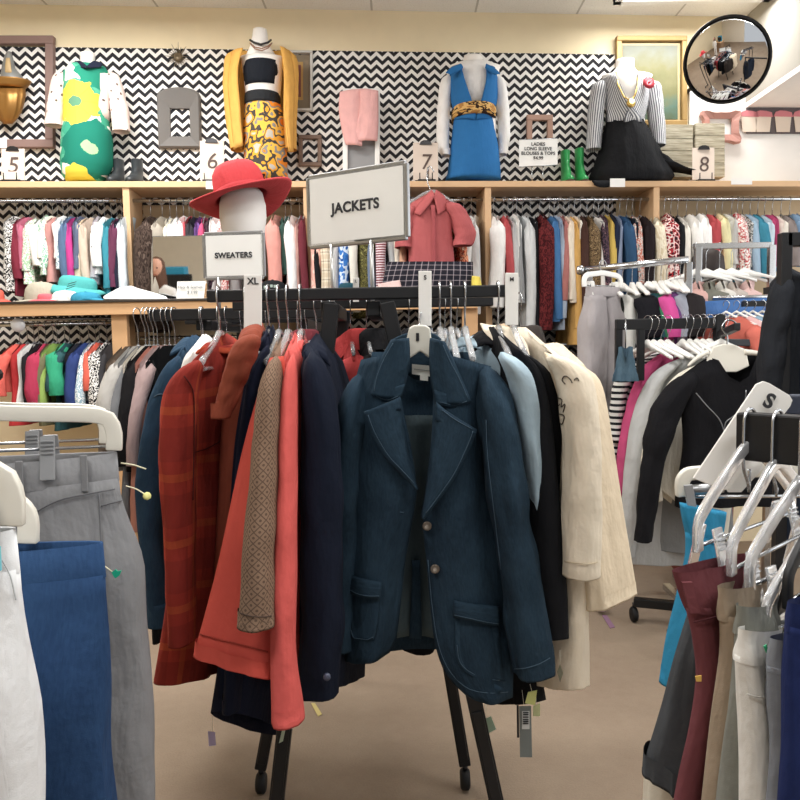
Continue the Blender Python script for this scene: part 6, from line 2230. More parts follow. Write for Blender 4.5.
G4 = 'garments on the four way rack'
m_str2 = striped('202226', 'd9d9d6', .028, .45, 1, 'black and white stripe')
FG = [('top', 'black and white striped top beside the bright pink cardigan', 3.42, m_str2, [(650, 354), (624, 372), (615, 400), (612, 432), (611, 455)], [(705, 352), (706, 400), (700, 455)], [(632, 366), (621, 385), (617, 410), (616, 440)], .034, 668),
      ('cardigan', 'bright pink cardigan on the four way rack', 3.34, F_('bf3f74', .10), [(672, 350), (650, 362), (636, 400), (625, 445), (618, 500)], [(718, 352), (716, 420), (700, 510)], [(660, 356), (645, 376), (634, 410), (626, 450), (622, 492)], .036, 690),
      ('cardigan', 'light grey cardigan between bright pink and cream tops', 3.24, F_('b4b6b6', .08), [(694, 354), (664, 368), (646, 400), (634, 450), (624, 510), (618, 562)], [(728, 356), (726, 450), (716, 564)], [(682, 358), (658, 378), (645, 410), (636, 455), (630, 510), (627, 556)], .040, 705),
      ('top', 'cream top mostly hidden behind the black hoodie', 3.14, F_('e2dccb', .08), [(704, 362), (676, 376), (656, 404), (646, 440), (644, 480)], [(740, 362), (736, 450), (726, 542)], [(700, 372), (672, 392), (657, 420), (650, 460), (655, 500)], .036, 715)]
for k, (nm, lab, d, m, nr, fr2, slv, sr2, hx) in enumerate(FG):
    r = thing(nm, lab, nm, (P(*nr[0], d) + P(*fr2[0], d)) / 2, 0, G4)
    obj('body', flat_loft(pxc(nr, d), pxc(fr2, d + .12), [(0, .006), (.12, .035), (1, .05)], 28, 32, .016, 6, 60 + k, crown=.03), m, r)
    obj('sleeve', sleeve_tube([P(x, y, d - .03) for x, y in slv], [(sr2, sr2 * 1.3)] * (len(slv) - 1) + [(sr2 * .85, sr2)], 18, 26, .01, 60 + k), m, r)
    loc = V((xb(hx + 10, d), d + .04, ZF))
    hang_hanger('fourway', loc, -.35, 'white plastic hanger on the four way rack', 'white hangers on the four way rack', m_whiteplastic, sw=.15, nz=.085, th=.007, hookr=.03, flat=True, drop=.06)
for k, px in enumerate((648, 654, 661, 668, 683, 690, 697, 703, 709)):
    d = 3.25
    loc = V((xb(px, d), d, ZF))
    hang_hanger('fourway', loc, -1.2 + .2 * math.sin(k), 'white plastic hanger on the four way rack', 'white hangers on the four way rack', m_whiteplastic)
# grey skirt-like garment low behind the hoodie
r = thing('cardigan', 'mid grey knit showing below the black hoodie', 'cardigan', P(665, 520, 3.3), 0, G4)
obj('body', flat_loft(pxc([(655, 380), (648, 460), (640, 545)], 3.28), pxc([(720, 380), (728, 460), (735, 560)], 3.28), [(0, .01), (.3, .05), (1, .05)], 20, 28, .02, 6, 66), F_('85888a', .1), r)
# hoodie
m_hood = F_('17171b', .2)
DH = 2.95
hd = hanging('hoodie', 'black zip neck hoodie hanging face out on the four way rack', 'hoodie', V((xb(735, DH), DH, ZF - .02)), .04, m_hood, G4, sw=.215, nw=.075, nz=.115, drop=.085, length=.60, tm=.05, th=.06, sl=.0, nf=.11, nb=.0,
             seed=70, nu=40, nv=26, folds=.022, hemw=.235)
for path, nm_ in (([(692, 372), (668, 408), (655, 455), (648, 500), (643, 541)], 'sleeve'), ([(778, 376), (795, 415), (803, 460), (808, 505), (812, 545)], 'sleeve')):
    obj(nm_, sleeve_tube([P(x, y, DH - .02) for x, y in path], [(.050, .06), (.058, .060), (.050, .055), (.040, .045), (.032, .036)], 22, 30, .014, 71), m_hood, hd)
obj('zip', MB().tube(resample([P(x, y, DH - .075) for x, y in ((696, 393), (707, 406), (719, 419), (724, 432), (725, 447))], 20), .0022, 6), m_steel, hd)
obj('zip', MB().tube(resample([P(x, y, DH - .075) for x, y in ((746, 390), (744, 404), (735, 415), (726, 422), (724, 432))], 20), .0022, 6), m_steel, hd)
obj('neck_label', MB().prism([P(x, y, DH + .03) for x, y in ((712, 381), (719, 381), (719, 389), (712, 388))], V((0, -.002, 0))), plain('grey label', '8f9194', .7), hd, smooth=False)
hg2 = thing('hanger', 'white plastic hanger with wide arms holding the black hoodie', 'hanger', P(728, 355, DH), 0)
bp = [P(x, y, DH) for x, y in ((712, 347), (722, 344), (734, 345), (745, 352), (748, 366), (735, 372), (712, 372), (701, 368))]
obj('body', MB().prism(bp, V((0, -.014, 0))), m_ivory, hg2, smooth=False, bevel=.004)
for pts in ([(744, 352), (760, 354), (772, 362), (778, 370)], [(708, 352), (697, 358), (688, 366)]):
    obj('arm', MB().tube(resample([P(x, y, DH - .01) for x, y in pts], 12), [.012 - .0006 * q for q in range(12)], 8), m_ivory, hg2)
obj('hook', MB().tube(resample([P(x, y, d) for x, y, d in ((727, 345, DH), (727, 336, DH), (722, 328, DH), (727, 320, DH), (735, 322, DH), (737, 328, DH))], 22), .0035, 8), m_wire, hg2)

# --- chrome rack with light grey trousers
D5 = 3.62
ZC = P(640, 265, D5).z
cr_ = thing('clothes_rack', 'chrome rack with light grey trousers in front of wall tops', 'rack', V((xb(640, D5), D5, 0)))
x0, x1_ = xb(588, D5), xb(680, D5)
obj('rail', MB().tube([(x0, D5 + .1, ZC - .01), (x1_, D5 - .1, ZC + .012)], .016, 12), m_chrome, cr_)
obj('knob', MB().lathe([(.0, -.02), (.02, -.015), (.024, 0), (.02, .015), (0, .02)], 14, V((x0 - .01, D5 + .1, ZC - .01)), (1, 0, 0)), m_chrome, cr_)
for x, y in ((x0 + .03, D5 + .09), (x1_, D5 - .1)):
    obj('post', MB().box((x - .014, y - .014, .05), (x + .014, y + .014, ZC + (.0 if x < 1 else .0))), m_chrome, cr_, smooth=False, bevel=.002)
    obj('foot', MB().box((x - .02, y - .25, .02), (x + .02, y + .25, .05)), m_chrome, cr_, smooth=False, bevel=.003)
G5 = 'clothes on the chrome rack'
loc = V((xb(606, D5 - .1), D5 - .05, P(606, 288, D5).z))
tt_ = trousers('trousers', 'light grey trousers at left end of the chrome rack', loc, .55, F_('a7a1a3', .08), ww=.10, hip=.135, length=.98, hem=.085, wt=.04, ht=.06, group=G5, seed=51, dip=0, loops=False)
clip_hanger('white clip hanger holding the light grey trousers', V((loc.x, loc.y, ZC)), .55, m_whiteplastic, hw=.12, drop=ZC - loc.z - .055, clipx=(-.08, .08), group='hangers on the chrome rack', clipm=m_whiteplastic)
CR = [(619, 'black', F_('222220'), 375, .035), (630, 'white', F_('e6e6e0'), 420, .05), (640, 'pale grey', F_('b8b8b4'), 400, .03), (647, 'black', F_('19191f'), 372, .055), (657, 'dark teal', F_('2b5560'), 372, .03),
      (663, 'green', F_('2e7a58'), 372, .02), (670, 'hot pink', F_('d8459a'), 366, .035), (676, 'purple', F_('6a3f7c'), 372, .02), (684, 'lilac grey', F_('9aa0b0'), 345, .035), (690, 'black', F_('2a2628'), 345, .03)]
for k, (px, cw, m, hem, th) in enumerate(CR):
    d = D5 - .02 * (k - 4)
    p = P(px, 290, d - .12)
    loc = V((p.x, d, ZC))
    L = max(.3, ZC - .12 - P(px, hem, d - .1).z)
    hanging('trousers' if k in (0, 1, 2) else 'top', cw + (' trousers' if k in (0, 1, 2) else ' top') + ' on the chrome rack ' + ('right of the light grey trousers' if k == 0 else 'right of the ' + CR[k - 1][1] + ' one'),
            'trousers' if k in (0, 1, 2) else 'top', loc, -PI / 2 + .1, m, G5, sw=.13, nw=.04, nz=.13, drop=.03, length=L, tm=th, th=th * 1.15, sl=0 if k < 3 else .2, sr=th + .01, cuff=th + .01, seed=80 + k, nu=24, nv=14)
    hang_hanger('chrome', loc, -PI / 2 + .2 * math.sin(k * 2), 'white hanger on the chrome rack', 'white hangers on the chrome rack', m_whiteplastic, sw=.16, nz=.09, th=.010, drop=.05, flat=True)
r = hanging('skirt', 'small slate denim skirt hanging below the black drop posts', 'skirt', V((xb(626, 3.21), 3.21, ZF - .0)), -.3, denim('3f5666', '6f8796', .5), G4, sw=.03, nw=.012, nz=.10, drop=.003, length=.15, tm=.015, th=.02, sl=0, hemw=.055, waist=.04, seed=90, nu=26)
obj('hook', MB().tube([V((0, 0, .02)), V((0, 0, -.11))], .003, 6), m_wire, r, local=True)

# --- second chrome rack further right
D6 = 3.75
ZD = P(720, 246, D6).z
c2_ = thing('clothes_rack', 'square chrome rack right of the white long shirts', 'rack', V((xb(730, D6), D6, 0)))
x0, x1_ = xb(697, D6), xb(770, D6)
obj('rail', MB().box((x0 - .02, D6 - .012, ZD - .014), (x1_, D6 + .012, ZD + .014)), m_chrome, c2_, smooth=False, bevel=.002)
for x in (x0, x1_):
    obj('post', MB().box((x - .016, D6 - .016, .04), (x + .016, D6 + .016, ZD)), m_chrome, c2_, smooth=False, bevel=.002)
    obj('foot', MB().box((x - .02, D6 - .25, .01), (x + .02, D6 + .25, .04)), m_chrome, c2_, smooth=False)
obj('lower_rail', MB().tube([(xb(694, D6), D6 - .22, P(720, 298, D6 - .2).z), (x1_, D6 - .22, P(720, 298, D6 - .2).z)], .010, 8), m_chrome, c2_)
for x in (x0, x1_):
    obj('rail_arm', MB().tube([(x, D6, P(720, 298, D6 - .2).z), (x, D6 - .22, P(720, 298, D6 - .2).z)], .009, 8), m_chrome, c2_)
G6 = 'tops on the square chrome rack'
for k, (px, cw, hx, th) in enumerate(((705, 'blush pink', 'd9aaa2', .05), (716, 'olive grey', '75756a', .06), (730, 'off white', 'd6d2ca', .04), (742, 'pale stone', 'b9aea6', .04), (756, 'light pink', 'd8b4b0', .04))):
    p = P(px, 275, D6 - .12)
    loc = V((p.x, D6, ZD))
    hanging('top', cw + ' top on the square chrome rack ' + ('at its left post' if k == 0 else 'right of the ' + ('blush pink', 'olive grey', 'off white', 'pale stone')[k - 1] + ' top'), 'top', loc, -PI / 2 - .25, F_(hx), G6, sw=.17, nw=.05, nz=.17, drop=.06, length=.5, tm=th, th=th, sl=.3, sr=th + .01, cuff=.04, seed=100 + k)
    hang_hanger('square', loc, -.2 + .3 * math.sin(k * 3), 'white plastic hanger on the square chrome rack', 'white hangers on the square chrome rack', m_whiteplastic, sw=.17, nz=.12, th=.012, drop=.05, flat=True)
# blue cloth over the lower rail
r = thing('jeans', 'mid blue jeans folded over the lower chrome rail', 'jeans', P(725, 315, 3.53))
obj('main_fabric', flat_loft(pxc([(692, 302), (690, 312), (690, 345)], 3.53), pxc([(768, 298), (770, 312), (770, 345)], 3.53), [(0, .02), (.3, .05), (1, .05)], 16, 34, .018, 8, 110), denim('3f66a0', '6f92c4', .5), r)
# pastel tops in front
D7 = 3.36
ZG = P(745, 304, D7).z
pr = thing('clothes_rack', 'low black rack of pastel tops behind the dark jacket', 'rack', V((xb(770, D7), D7, 0)))
obj('rail', MB().box((xb(742, D7), D7 - .012, ZG - .012), (xb(870, D7), D7 + .012, ZG + .012)), m_black, pr, smooth=False)
xq = xb(868, D7)
obj('post', MB().box((xq - .015, D7 - .015, .03), (xq + .015, D7 + .015, ZG)), m_black, pr, smooth=False)
obj('foot', MB().box((xq - .02, D7 - .3, 0.005), (xq + .02, D7 + .3, .035)), m_black, pr, smooth=False)
for k, (px, cw, hx, th) in enumerate(((722, 'coral red', 'd86a58', .03), (733, 'pale pink', 'e2bcbc', .035), (741, 'sky blue', '8fb4cc', .025), (750, 'blush', 'd9a6a0', .04), (760, 'dusty rose', 'c4908c', .04))):
    p = P(px, 345, D7 - .17)
    loc = V((p.x + .09, D7 + .0, ZG))
    hanging('top', cw + ' top on the low rack ' + ('nearest the hoodie hanger' if k == 0 else 'right of the ' + ('coral red', 'pale pink', 'sky blue', 'blush')[k - 1] + ' top'), 'top', loc, -PI / 2 + .5, F_(hx), 'pastel tops on the low rack', sw=.18, nw=.05, nz=.05, drop=.06, length=.5, tm=th, th=th, sl=.3, sr=th + .02, cuff=.04, seed=120 + k)
    hang_hanger('pastel', loc, -PI / 2 + .5, 'white hanger on the low rack of pastel tops', 'white hangers on the low rack', m_whiteplastic, sw=.15, nz=.045, th=.006)

# --- tall black post with dark jackets
D8 = 2.2
bk = thing('clothes_rack', 'tall black garment rack post at the right edge', 'rack', V((xb(783, D8), D8, 0)))
xp = xb(783, D8)
zt8 = P(783, 233, D8).z
obj('post', MB().box((xp - .016, D8 - .016, .04), (xp + .016, D8 + .016, zt8)), m_black, bk, smooth=False, bevel=.003)
obj('top_rail', MB().box((xp, D8 - .016, zt8 - .04), (xp + .8, D8 + .016, zt8)), m_black, bk, smooth=False, bevel=.003)
obj('peg', MB().box((xp - .012, D8 + .016, zt8 - .17), (xp + .012, D8 + .10, zt8 - .15)), m_black, bk, smooth=False)
obj('foot', MB().box((xp - .03, D8 - .1, .01), (xp + .03, D8 + .35, .05)), m_black, bk, smooth=False)
r = thing('jacket', 'charcoal jacket hanging left of the tall black post', 'jacket', P(775, 275, D8 + .06), 0, 'dark jackets on the tall rack')
obj('body', flat_loft(pxc([(783, 270), (777, 296), (771, 340), (765, 390), (762, 460)], D8 + .03), pxc([(786, 268), (806, 290), (808, 380), (806, 470)], D8 + .16), [(0, .006), (.1, .05), (1, .06)], 26, 34, .02, 6, 130, crown=.01), F_('23262c', .15), r)
obj('sleeve', sleeve_tube([P(x, y, D8 + .02) for x, y in ((784, 274), (779, 305), (773, 345), (768, 400), (766, 450))], [(.024, .05), (.034, .055), (.034, .05), (.03, .045), (.028, .04)], 18, 26, .012, 130), F_('23262c', .15), r)
hanging('jacket', 'dark navy jacket hanging right of the tall black post', 'jacket', V((xp + .15, D8 - .02, zt8 - .02)), -1.2, F_('1c2433', .15), 'dark jackets on the tall rack', sw=.18, nw=.05, nz=.09, drop=.06, length=.85, tm=.06, th=.07, sl=.6, sr=.06, cuff=.05, seed=131, collar=True, nu=30, nv=18)
hang_hanger('dark', V((xp + .15, D8 - .02, zt8 - .02)), -1.2, 'hanger holding the dark navy jacket right of the tall post', None, m_black, sw=.11, nz=.06, th=.006)

# --- shopper between the racks, seen from behind
DP = 4.05
pe = thing('person', 'shopper with dark hair in a rust top standing behind the chrome rack', 'person', V((xb(706, DP), DP, 0)))
xh = xb(706, DP)
me = bpy.data.meshes.new('body')
sk_v = [(0, 0, .95), (0, 0, 1.15), (0, 0, 1.38), (0, 0, 1.48), (0, .01, 1.55), (-.10, 0, .90), (-.11, 0, .5), (-.11, 0, .08), (.10, 0, .90), (.11, 0, .5), (.11, 0, .08), (-.17, 0, 1.40), (-.22, .02, 1.12), (-.20, .10, .92), (.17, 0, 1.40), (.22, .02, 1.12), (.20, .10, .92), (-.11, -.0, .05), (-.11, .14, .03), (.11, 0, .05), (.11, .14, .03)]
sk_e = [(0, 1), (1, 2), (2, 3), (3, 4), (0, 5), (5, 6), (6, 7), (0, 8), (8, 9), (9, 10), (2, 11), (11, 12), (12, 13), (2, 14), (14, 15), (15, 16), (7, 17), (17, 18), (10, 19), (19, 20)]
me.from_pydata(sk_v, sk_e, [])
bo = bpy.data.objects.new('body', me)
COL.objects.link(bo)
bo.parent = pe
md = bo.modifiers.new('skin', 'SKIN')
rad_ = [.15, .14, .15, .06, .055, .10, .07, .05, .10, .07, .05, .07, .05, .035, .07, .05, .035, .04, .035, .04, .035]
for v_, q in zip(me.skin_vertices[0].data, rad_):
    v_.radius = (q, q * .8)
me.skin_vertices[0].data[0].use_root = True
sb2 = bo.modifiers.new('smooth', 'SUBSURF')
sb2.levels = sb2.render_levels = 2
me.materials.append(F_('8a4a40', .1))
m_skin = plain('skin', 'c08a6a', .6)
hp = V((xh, DP, 1.645))
obj('head', MB().lathe([(0.001, -.115), (.045, -.105), (.066, -.07), (.074, -.02), (.078, .03), (.07, .075), (.045, .105), (.001, .118)], 20, hp), m_skin, pe)
obj('hair', MB().lathe([(.05, -.06), (.080, -.05), (.088, .02), (.080, .082), (.052, .116), (.001, .130)], 20, hp + V((0, -.012, .004))), plain('dark hair', '2a1f1c', .6), pe)
for sx_ in (-1, 1):
    obj('ear', MB().lathe([(.001, -.008), (.018, -.006), (.022, 0), (.014, .006), (.001, .008)], 10, hp + V((sx_ * .079, 0, -.01)), (1, 0, 0)), m_skin, pe)
# ================================================================== hats and things on the hat shelf
HD = 3.98
SY = HSZ + .001


def brim_hat(name, label, c, rx, ry, crown, m, tilt=0.0, rz=0.0, droop=.02, rise=.0, band=None, cat='hat', crx=None):
    """brimmed hat resting at c (base centre)"""
    r = thing(name, label, cat, c)
    M = Matrix.Translation(c) @ Matrix.Rotation(rz, 4, 'Z') @ Matrix.Rotation(tilt, 4, 'Y')
    crx = crx or (rx * .45, ry * .48)
    n = 44
    prof = [(1.0, -.0), (1.0, .004), (.8, .012 + droop * .3), (.55, .016 + droop * .6), (.0, None)]
    rows = []
    for k, (f, z) in enumerate(((1.0, 0.0), (.86, droop * .5), (.7, droop * .85), (.55, droop))):
        rows.append([M @ V(((crx[0] + (rx - crx[0]) * ((f - .55) / .45)) * math.cos(a), (crx[1] + (ry - crx[1]) * ((f - .55) / .45)) * math.sin(a), z + rise * math.cos(2 * a) * (f - .55))) for a in [2 * PI * i / n for i in range(n)]])
    obj('brim', (lambda b: (b.grid(rows, True), b)[1])(MB()), m, r, solid=.004)
    rows = []
    for f, z in ((1.0, droop), (.99, droop + crown * .35), (.93, droop + crown * .7), (.78, droop + crown * .93), (.5, droop + crown), (.02, droop + crown * .98)):
        rows.append([M @ V((crx[0] * f * math.cos(a), crx[1] * f * math.sin(a), z)) for a in [2 * PI * i / n for i in range(n)]])
    obj('crown', MB().rings(rows, False, True), m, r)
    if band:
        rows = [[M @ V((crx[0] * 1.015 * math.cos(a), crx[1] * 1.015 * math.sin(a), z)) for a in [2 * PI * i / n for i in range(n)]] for z in (droop + .002, droop + crown * .22)]
        obj('band', (lambda b: (b.grid(rows, True), b)[1])(MB()), band, r, solid=.003)
    return r


def cap(name, label, c, s, m, rz=0.0, tilt=0.0, visor=None, crown=.10, cat='cap', text=None):
    """baseball style cap, visor along local -X"""
    r = thing(name, label, cat, c)
    M = Matrix.Translation(c) @ Matrix.Rotation(rz, 4, 'Z') @ Matrix.Rotation(tilt, 4, 'Y')
    n = 32
    rows = []
    for f, z in ((1.0, .0), (1.0, crown * .35), (.92, crown * .65), (.72, crown * .9), (.4, crown * 1.0), (.02, crown * 1.02)):
        rows.append([M @ V((s * f * math.cos(a), s * .86 * f * math.sin(a), z)) for a in [2 * PI * i / n for i in range(n)]])
    obj('crown', MB().rings(rows, False, True), m, r)
    A = [M @ V((s * .98 * math.cos(a), s * .84 * math.sin(a), .004)) for a in [PI * .62 + PI * .76 * i / 10 for i in range(11)]]
    B_ = [M @ V((s * .98 * math.cos(a) - s * .95 * math.sin(PI * i / 10) ** .6, s * .80 * math.sin(a), .004 - .016 * math.sin(PI * i / 10))) for i, a in enumerate([PI * .62 + PI * .76 * i / 10 for i in range(11)])]
    obj('visor', sheet(A, B_, 8, 20, .008, toward=V((0, 0, 1))), visor or m, r, solid=.004)
    obj('top_button', MB().lathe([(.007, 0), (.006, .004), (.001, .006)], 10, M @ V((0, 0, crown * 1.01))), m, r)
    return r


def on_shelf(px, d=HD):
    p = P(px, 298, d)
    return V((p.x, d, SY))


m_kh = F_('b3ab98', .10)
m_tq = F_('43b3b0', .10)
cap('cap', 'khaki cap with long visor at left on the hat shelf', on_shelf(42), .085, m_kh, rz=.35, crown=.105)
brim_hat('sun_hat', 'coral pink hat lying flat in front of turquoise hat', on_shelf(45, 3.91), .085, .05, .03, F_('d8606c'), droop=.01)
brim_hat('sun_hat', 'pale turquoise sun hat with upturned brim', on_shelf(77, 4.02) + V((0, 0, .035)), .150, .10, .062, m_tq, tilt=.14, rz=.1, droop=.04, rise=.06, crx=(.10, .07))
cap('cap', 'bright blue cap lying under the turquoise sun hat', on_shelf(86, 3.93), .08, F_('1f8fb0'), rz=2.9, crown=.045)
r = cap('cap', 'white cap with dark lettering beside the turquoise hats', on_shelf(66, 3.94), .07, F_('ecebe6'), rz=.2, crown=.055)
for k in range(3):
    p = P(66 + k * 1.0, 289 - k * 2.4, 3.872)
    obj('print_line', MB().tube([p, p + V((.045, -.004, .012))], .0018, 5), plain('cap print', '2b2c30', .7), r)
brim_hat('sun_hat', 'orange red hat cut off by the left edge on shelf', on_shelf(-2), .07, .07, .05, F_('dd5c48'), droop=.02)
# white visor
r = thing('sun_visor', 'white fabric sun visor lying on the hat shelf by mirror', 'visor', on_shelf(135, 3.95))
A = [P(x, y, d) for x, y, d in ((105, 296, 3.93), (120, 288, 4.0), (130, 287, 4.02), (150, 292, 4.0), (166, 297, 3.95))]
B_ = [P(x, y, d) for x, y, d in ((104, 299, 3.86), (120, 299, 3.86), (135, 299, 3.86), (150, 299, 3.87), (168, 299, 3.9))]
for p in B_:
    p.z = max(p.z, SY)
obj('brim', sheet(A, B_, 10, 26, .012, .01, seed=3), F_('f0efec', .05), r, solid=.006)
obj('band', sheet([P(x, y, 4.02) for x, y in ((118, 292), (130, 286), (143, 291))], [P(x, y, 4.03) for x, y in ((118, 298), (130, 298), (143, 298))], 5, 12, .01), F_('f0efec', .05), r, solid=.006)
# table mirror
r = thing('table_mirror', 'frameless rectangular mirror standing on the hat shelf', 'mirror', on_shelf(180, 4.05))
p0, p1, p2, p3 = P(153, 237, 4.020), P(207, 236, 4.020), P(207, 290, 4.045), P(153, 291, 4.045)
for q in (p2, p3):
    q.z = SY
obj('glass', MB().prism([p0, p1, p2, p3], V((0, -.004, 0))), m_mirror, r, smooth=False)
bk_ = [p + V((0, .006, 0)) for p in (p0, p1, p2, p3)]
obj('backing', MB().prism([bk_[0] + V((-.004, 0, .004)), bk_[1] + V((.004, 0, .004)), bk_[2] + V((.004, 0, 0)), bk_[3] + V((-.004, 0, 0))], V((0, -.005, 0))), plain('mirror edge', '55534f', .5), r, smooth=False)
obj('prop', MB().bar((p0 + p1) / 2 + V((0, .012, -.05)), V(((p0.x + p1.x) / 2, 4.13, SY)), .03, .006), m_wood, r, smooth=False)
# hand written card
r = thing('price_card', 'small white handwritten price card in front of table mirror', 'sign', on_shelf(191, 3.9))
q = [P(x, y, 3.88) for x, y in ((177.5, 281.5), (206, 281), (204, 299), (176.5, 299))]
for k in (2, 3):
    q[k].z = SY
obj('card', MB().prism(q, V((0, -.003, 0))), m_card, r, smooth=False)
for k, (s, yy, xx) in enumerate((('Hats & Scarves', 287, 190), ('$ 3.99', 292.5, 192))):
    lettering(s, .021, P(xx, yy, 3.872), Euler((PI / 2, 0, 0)), plain('grey print', '80868a', .8), r, 'writing', shear=.2)
obj('easel', MB().bar((q[0] + q[1]) / 2 + V((0, .004, -.01)), V((q[2].x - .06, 3.93, SY)), .02, .004), m_wood, r, smooth=False)
# caps in the middle
cap('cap', 'salmon pink cap next to black cap above the black rail', on_shelf(256, 3.93), .075, F_('dd8a86'), rz=.1, crown=.085)
r = cap('cap', 'black cap with curved pale lettering above the black rail', on_shelf(273, 3.90), .085, F_('1d1f22'), rz=1.5, crown=.085)
for k in range(5):
    a = -.7 + .35 * k
    p = P(271.5 + 10 * math.sin(a), 291 - 5.0 * math.cos(a), 3.80)
    obj('letter', MB().box((p.x - .006, p.y - .004, p.z - .007), (p.x + .006, p.y, p.z + .007)), plain('pale lettering', '9fb0a8', .7), r, smooth=False)
brim_hat('sun_hat', 'dark teal folded hat on shelf right of black cap', on_shelf(348, 3.95), .11, .08, .05, F_('1f4a58'), droop=.02)
# coral blouse on its hanger, hooked on the shelf edge
D9 = 4.12
bh = thing('hanger', 'clear hanger hooked on the shelf edge for coral blouse', 'hanger', P(428, 178, D9))
obj('hook', MB().tube(resample([P(x, y, d) for x, y, d in ((432, 192, D9), (428, 184, D9), (427, 172, D9 + .02), (430, 166, D9 + .04), (434, 172, D9 + .02))], 22), .003, 8), m_wire, bh)
obj('arms', MB().tube(resample([P(x, y, D9) for x, y in ((396, 213), (414, 200), (432, 191), (448, 199), (462, 210))], 18), .008, 8), m_clear, bh)
obj('face_out_hook', MB().tube([P(428, 168, D9 + .04), P(428, 178, D9 + .2)], .006, 8), m_chrome, bh)
m_co = F_('bc5a5c', .10)
cb = thing('blouse', 'coral red short sleeved blouse hung from the display shelf', 'blouse', P(430, 240, D9))
sh_ = lambda pts, d: [P(x, y, d) for x, y in pts]
obj('body', flat_loft(sh_([(408, 205), (407, 225), (408, 250), (408, 290)], D9), sh_([(454, 203), (452, 230), (454, 255), (456, 290)], D9), [(0, .01), (.15, .05), (1, .06)], 24, 34, .012, 7, 140, crown=.06), m_co, cb)
obj('sleeve', sleeve_tube(sh_([(451, 202), (460, 218), (465, 233), (462, 246)], D9 - .02), [(.05, .05), (.055, .06), (.06, .06), (.055, .055)], 18, 18, .01, 141), m_co, cb)
obj('sleeve', sleeve_tube(sh_([(412, 205), (406, 225), (404, 248)], D9 + .0), [(.04, .05), (.045, .06), (.05, .06)], 18, 16, .01, 142), m_co, cb)
obj('collar', sheet(sh_([(432, 190), (424, 198), (413, 213)], D9 - .03), sh_([(435, 196), (430, 204), (420, 216)], D9 - .065), 6, 14, .012), m_co, cb, solid=.008)
obj('collar', sheet(sh_([(436, 190), (445, 198), (446, 210)], D9 - .03), sh_([(434, 197), (436, 206), (438, 215)], D9 - .065), 6, 14, .012), m_co, cb, solid=.008)
obj('placket', sheet(sh_([(431, 205), (432, 230), (432, 290)], D9 - .066), sh_([(435, 205), (436, 230), (436, 290)], D9 - .068), 4, 16), F_('ac4e52', .1), cb, solid=.003)
# tweed skirt folded on the shelf
m_tw = check(['2b2a33', '1f1f27', 'b8adb4'], .035, .03, 'dark tweed check')
r = thing('skirt', 'dark checked tweed skirt folded below the coral blouse', 'skirt', on_shelf(440, 3.98))
obj('main_fabric', flat_loft([P(388, 262, 4.0), P(384, 275, 3.98), V((P(380, 298, 3.98).x, 3.98, SY))], [P(473, 262, 4.0), P(473, 280, 3.98), V((P(473, 298, 3.98).x, 3.98, SY))], [(0, .03), (.4, .07), (1, .08)], 16, 34, .012, 7, 150, cap1=True, hem=False), m_tw, r)
r = thing('top', 'pale pink folded top under the left end of tweed skirt', 'top', on_shelf(388, 3.93))
obj('main_fabric', flat_loft([P(378, 284, 3.92), V((P(377, 298, 3.9).x, 3.91, SY))], [P(400, 280, 3.92), V((P(404, 298, 3.9).x, 3.91, SY))], [(0, .01), (1, .03)], 10, 24, .008, 5, 151, cap1=True, hem=False), F_('d8b8b4'), r)
r = thing('scarf', 'bright yellow scarf end right of the tweed skirt', 'scarf', on_shelf(476, 3.95))
obj('main_fabric', flat_loft([P(472, 276, 3.95), V((P(470, 298, 3.95).x, 3.95, SY))], [P(480, 277, 3.95), V((P(483, 298, 3.95).x, 3.95, SY))], [(0, .02), (1, .05)], 10, 24, .012, 5, 152, cap1=True, hem=False), F_('e2cc3c'), r)

# red wide brimmed hat on a white head form
DHt = 2.6
hh = thing('head_form', 'white head form under the red wide brimmed hat', 'head form', V((xb(243, DHt), DHt, ZS + .02)))
c_ = P(243, 214, DHt)
obj('head', MB().lathe([(.03, -.16), (.045, -.14), (.06, -.10), (.072, -.06), (.079, -.01), (.078, .03), (.068, .07), (.04, .10), (.002, .112)], 28, c_), plain('white foam', 'e9e6e2', .7), hh)
obj('stand', MB().tube([V((c_.x, DHt, ZS - .05)), V((c_.x, DHt, c_.z - .15))], .012, 10), m_black, hh)
obj('foot', MB().box((c_.x - .03, D3 + .02, ZS - .055), (c_.x + .03, D4 + .0, ZS - .04)), m_black, hh, smooth=False)
m_red = F_('cb3a40', .08)
rh = thing('sun_hat', 'red wide brimmed hat on a white head form', 'hat', P(243, 205, DHt))
hc = P(242, 197, DHt)
M = Matrix.Translation(hc) @ Matrix.Rotation(math.radians(-14), 4, 'Y') @ Matrix.Rotation(math.radians(-6), 4, 'X')
n = 56
rows = []
for f, z in ((0, .0), (.12, -.006), (.35, -.012), (.65, -.014), (.9, -.010), (1, -.008)):
    rows.append([M @ V(((.088 + .088 * f) * math.cos(a), (.092 + .09 * f) * math.sin(a), z + f * f * .022 * math.cos(2 * a) + .006 * f * math.sin(3 * a))) for a in [2 * PI * i / n for i in range(n)]])
b_ = MB(); b_.grid(rows, True)
obj('brim', b_, m_red, rh, solid=.005)
rows = [[M @ V((.088 * f * math.cos(a), .092 * f * math.sin(a), z)) for a in [2 * PI * i / n for i in range(n)]] for f, z in ((1, -.004), (1.0, .03), (.98, .06), (.92, .085), (.78, .104), (.5, .114), (.2, .116), (.02, .116))]
obj('crown', MB().rings(rows, False, True), m_red, rh)
rows = [[M @ V((.0905 * math.cos(a), .0945 * math.sin(a), z)) for a in [2 * PI * i / n for i in range(n)]] for z in (.0, .022)]
b_ = MB(); b_.grid(rows, True)
obj('band', b_, F_('b83238', .08), rh, solid=.002)

